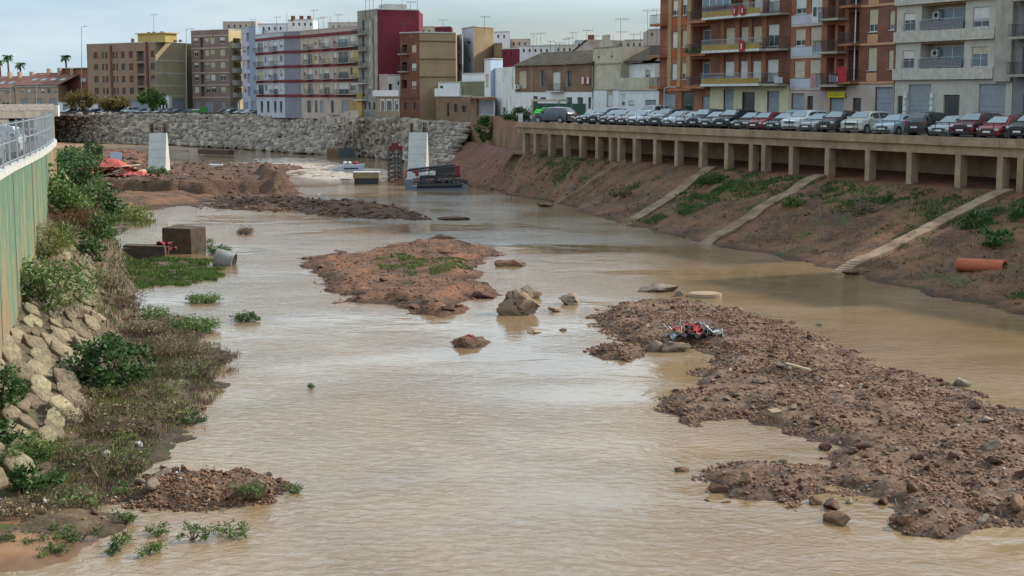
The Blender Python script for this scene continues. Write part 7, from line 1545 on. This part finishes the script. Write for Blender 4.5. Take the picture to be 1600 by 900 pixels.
bush(Vector((*col_at(833, 240), 10)), .01, .01, 'leaf_d', 'x', 10, .01, 422) if False else None
# right bank stones and waterline lumps
g2 = np.random.default_rng(44); V = RB[:, 20:, :].reshape(-1, 3); idx_ = g2.integers(0, len(V), 2600); Pp = V[idx_]; Pp = Pp[Pp[:, 2] > -.05]
scatter('slope_stones', Pp, .03+.16*g2.uniform(0, 1, len(Pp))**4, G['clod'], None, .6, ROCKV, 45)
for i, (px, py, w__, h__) in enumerate(((1425,440,44,9),(1215,385,30,7),(852,322,26,5),(1330,428,30,6))): boulder('boulder', px, py, w__, h__, 'clod', ('dark stony lump on the right shore below the terracotta pipe', 'low lump at the foot of the third ramp', 'low dark lump at the foot of the far ramp', 'low lump at the foot of the nearest ramp')[i], 500+i, z=.1, elon=.5)
# things at the far end of the deck
p = on_line(813, dk(0, 1.0), DD); q = MB(); q.box(p.x-.28, p.x+.28, p.y-.03, p.y+.03, 6.7, 8.9); o = tag(obj('notice_banner', q, G['slabw']), 'narrow white notice banner hanging at the far end of the deck', 'banner')
q = MB(); q.box(p.x-.02, p.x+.02, p.y-.042, p.y-.034, 7.1, 8.6); obj('faded_print', q, G['conc'], o)
p = on_line(848, dk(0, 2.0), DD); T = thing('green_net_cover', 'bright green plastic net draped over a frame at the far end of the deck', 'net cover', (p.x, p.y, 7.86)); drape(T, -1.0, 1.4, -1.0, 1.0, 1.15, .7, mat('bright green net', (.05, .45, .06), (.03, .3, .04), scale=4, bump=.5), 9, 'net')
q = MB()
for x, y in ((-.9, -.9), (1.2, -.9), (-.9, .8), (1.2, .8)): q.tube([(x, y, 0), (x, y, 1.2)], .03, 5)
obj('frame', q, G['galv'], T, False, False)
F = Face(on_line(834, dk(0, 7.5), DD), on_line(916, dk(0, 7.5), DD)); T = thing('netted_site_fence', 'dark green netted site fence before the brick and tile house', 'fence', F.pt(F.L/2, 7.86)); q = MB(); F.box(q, 0, F.L, 7.9, 10.1, -.02, .02); obj('netting', q, mat('dark green netting', (.03, .075, .045), (.02, .05, .03), scale=6), T)
q = MB()
for i in range(5): F.box(q, F.L*i/4.0-.03, F.L*i/4.0+.03, 7.83, 10.2, .025, .07)
obj('post', q, G['galv'], T)
F = Face(col_at(830, 192), col_at(872, 186)); T = thing('porch_canopy', 'cream porch canopy before the white wall of the tiled house', 'canopy', F.pt(1, 7.86)); q = MB(); F.box(q, 0, F.L, F.sz(850, 158.5)[1], F.sz(850, 155)[1], -1.5, 0); obj('roof', q, m_crm2, T); q = MB(); F.box(q, 0, .35, 7.83, F.sz(850, 158.6)[1], -.3, 0); F.box(q, F.L-.3, F.L, 7.83, F.sz(850, 158.6)[1], -.3, 0); obj('post', q, m_crm2, T)
# rapids: a choppy, foaming stretch of the river
x = np.arange(-52, -4, .28); y = np.arange(196, 262, .28); X, Y = np.meshgrid(x, y); ctr = np.interp(Y, [196, 215, 240, 262], [-22, -24, -34, -40]); wd = np.interp(Y, [196, 206, 235, 262], [4, 11, 9, 7]); edge = 1-np.clip(np.abs(X-ctr)/wd, 0, 1)**2
Z = fbm(X/1.3, Y/2.2, 5, 77, .6)*.30*edge+.05*edge-.06+np.where(edge > .02, .05, -.1)*edge
V = np.stack([X, Y, Z], -1).reshape(-1, 3); m, t, pn = nodes('foaming rapids'); pn.inputs['Base Color'].default_value = (.50, .44, .37, 1); pn.inputs['Roughness'].default_value = .25
nn_ = N(t, 'ShaderNodeTexNoise', Scale=1.2, Detail=8.0, Roughness=.7); co_ = N(t, 'ShaderNodeTexCoord'); t.links.new(co_.outputs['Object'], nn_.inputs['Vector']); rp = N(t, 'ShaderNodeValToRGB'); rp.color_ramp.elements[0].position = .42; rp.color_ramp.elements[0].color = (.34, .24, .15, 1); rp.color_ramp.elements[1].position = .6; rp.color_ramp.elements[1].color = (.50, .43, .36, 1); t.links.new(nn_.outputs['Fac'], rp.inputs['Fac']); t.links.new(rp.outputs[0], pn.inputs['Base Color'])
bp = N(t, 'ShaderNodeBump', Strength=.8, Distance=.1); t.links.new(nn_.outputs['Fac'], bp.inputs['Height']); t.links.new(bp.outputs[0], pn.inputs['Normal'])
struct(link('river_rapids', np_mesh('river_rapids', V, grid_faces(len(y), len(x)), True), m))

# flood litter: sticks and scraps caught on the bars
def sticks(tr, name, n, seed, l0=.15, l1=.7, m='dry'):
    P = tr.sample(n, .05, np.random.default_rng(seed)); g = random.Random(seed); q = MB()
    for x, y, z, _ in P: a = g.uniform(0, 6.28); L_2 = g.uniform(l0, l1); q.tube([(x, y, z+.03), (x+math.cos(a)*L_2*.5, y+math.sin(a)*L_2*.5, z+.10), (x+math.cos(a+.3)*L_2, y+math.sin(a+.3)*L_2, z+.04)], [.012, .016, .008], 3, False)
    o = obj(name, q, G[m]); o['kind'] = 'stuff'
sticks(bar, 'flood_sticks', 260, 5); sticks(gl, 'spit_sticks', 60, 6, .1, .4); sticks(isle, 'island_sticks', 120, 7, .2, .9); sticks(bankL, 'bank_sticks', 420, 8, .2, .9, 'straw')
def litter(tr, n, seed):
    P = tr.sample(n, .1, np.random.default_rng(seed)); scatter('flood_litter', P[:, :3], np.full(n, .05), LITM, None, .5, SLABV, seed)
LITM = mat('pale plastic litter', (.5, .5, .5), (.25, .28, .36), scale=.5, bump=0, isle=.4); litter(bar, 70, 3); litter(bankL, 60, 4); litter(gl, 10, 5)
# plants and washing on the balconies
F = rf(1030, 1110)
for px, py, r_, lb in ((1088, 84, .7, 'green potted plants spilling over the second balcony of the orange block'), (1100, 85, .6, 'small green potted plants at the right end of the orange block balcony')):
    s_, z_ = F.sz(px, py); bush(F.pt(s_, z_-.1, .8), r_, .8, 'leaf_m', lb, 420, .16, px, 'potted_plant', 'plant')
F = Face(A1, B1)
for i, (px, m_) in enumerate(((914, 'slabw'), (918, 'redcloth'), (922, 'slabw'))):
    a_, z_ = F.sz(px, 124); q = MB(); F.box(q, a_-.25, a_+.25, z_-.6, z_+.3, .35, .37); tag(obj('washing', q, G[m_]), ('left', 'middle', 'right')[i]+' of three cloths drying on the upper wall of the brick tiled house', 'laundry', 'washing on the brick tiled house')
for i, (px, py, col) in enumerate(((1132, 122, (.2, .25, .4)), (1226, 122, (.5, .5, .48)), (1312, 120, (.35, .3, .4)))):
    F = rf(1110, 1323); a_, z_ = F.sz(px, py); q = MB()
    for k in range(4): F.box(q, a_+k*.35, a_+k*.35+.28, z_-.5, z_+.2-.05*k, 1.25, 1.27)
    tag(obj('laundry', q, mat('washing %d' % i, col, bump=.3)), ('laundry hung behind the long lowest balcony', 'pale laundry on the dark railed corner balcony of the cream block', 'dull laundry on the lowest lilac block balcony')[i], 'laundry')['kind'] = 'thing'
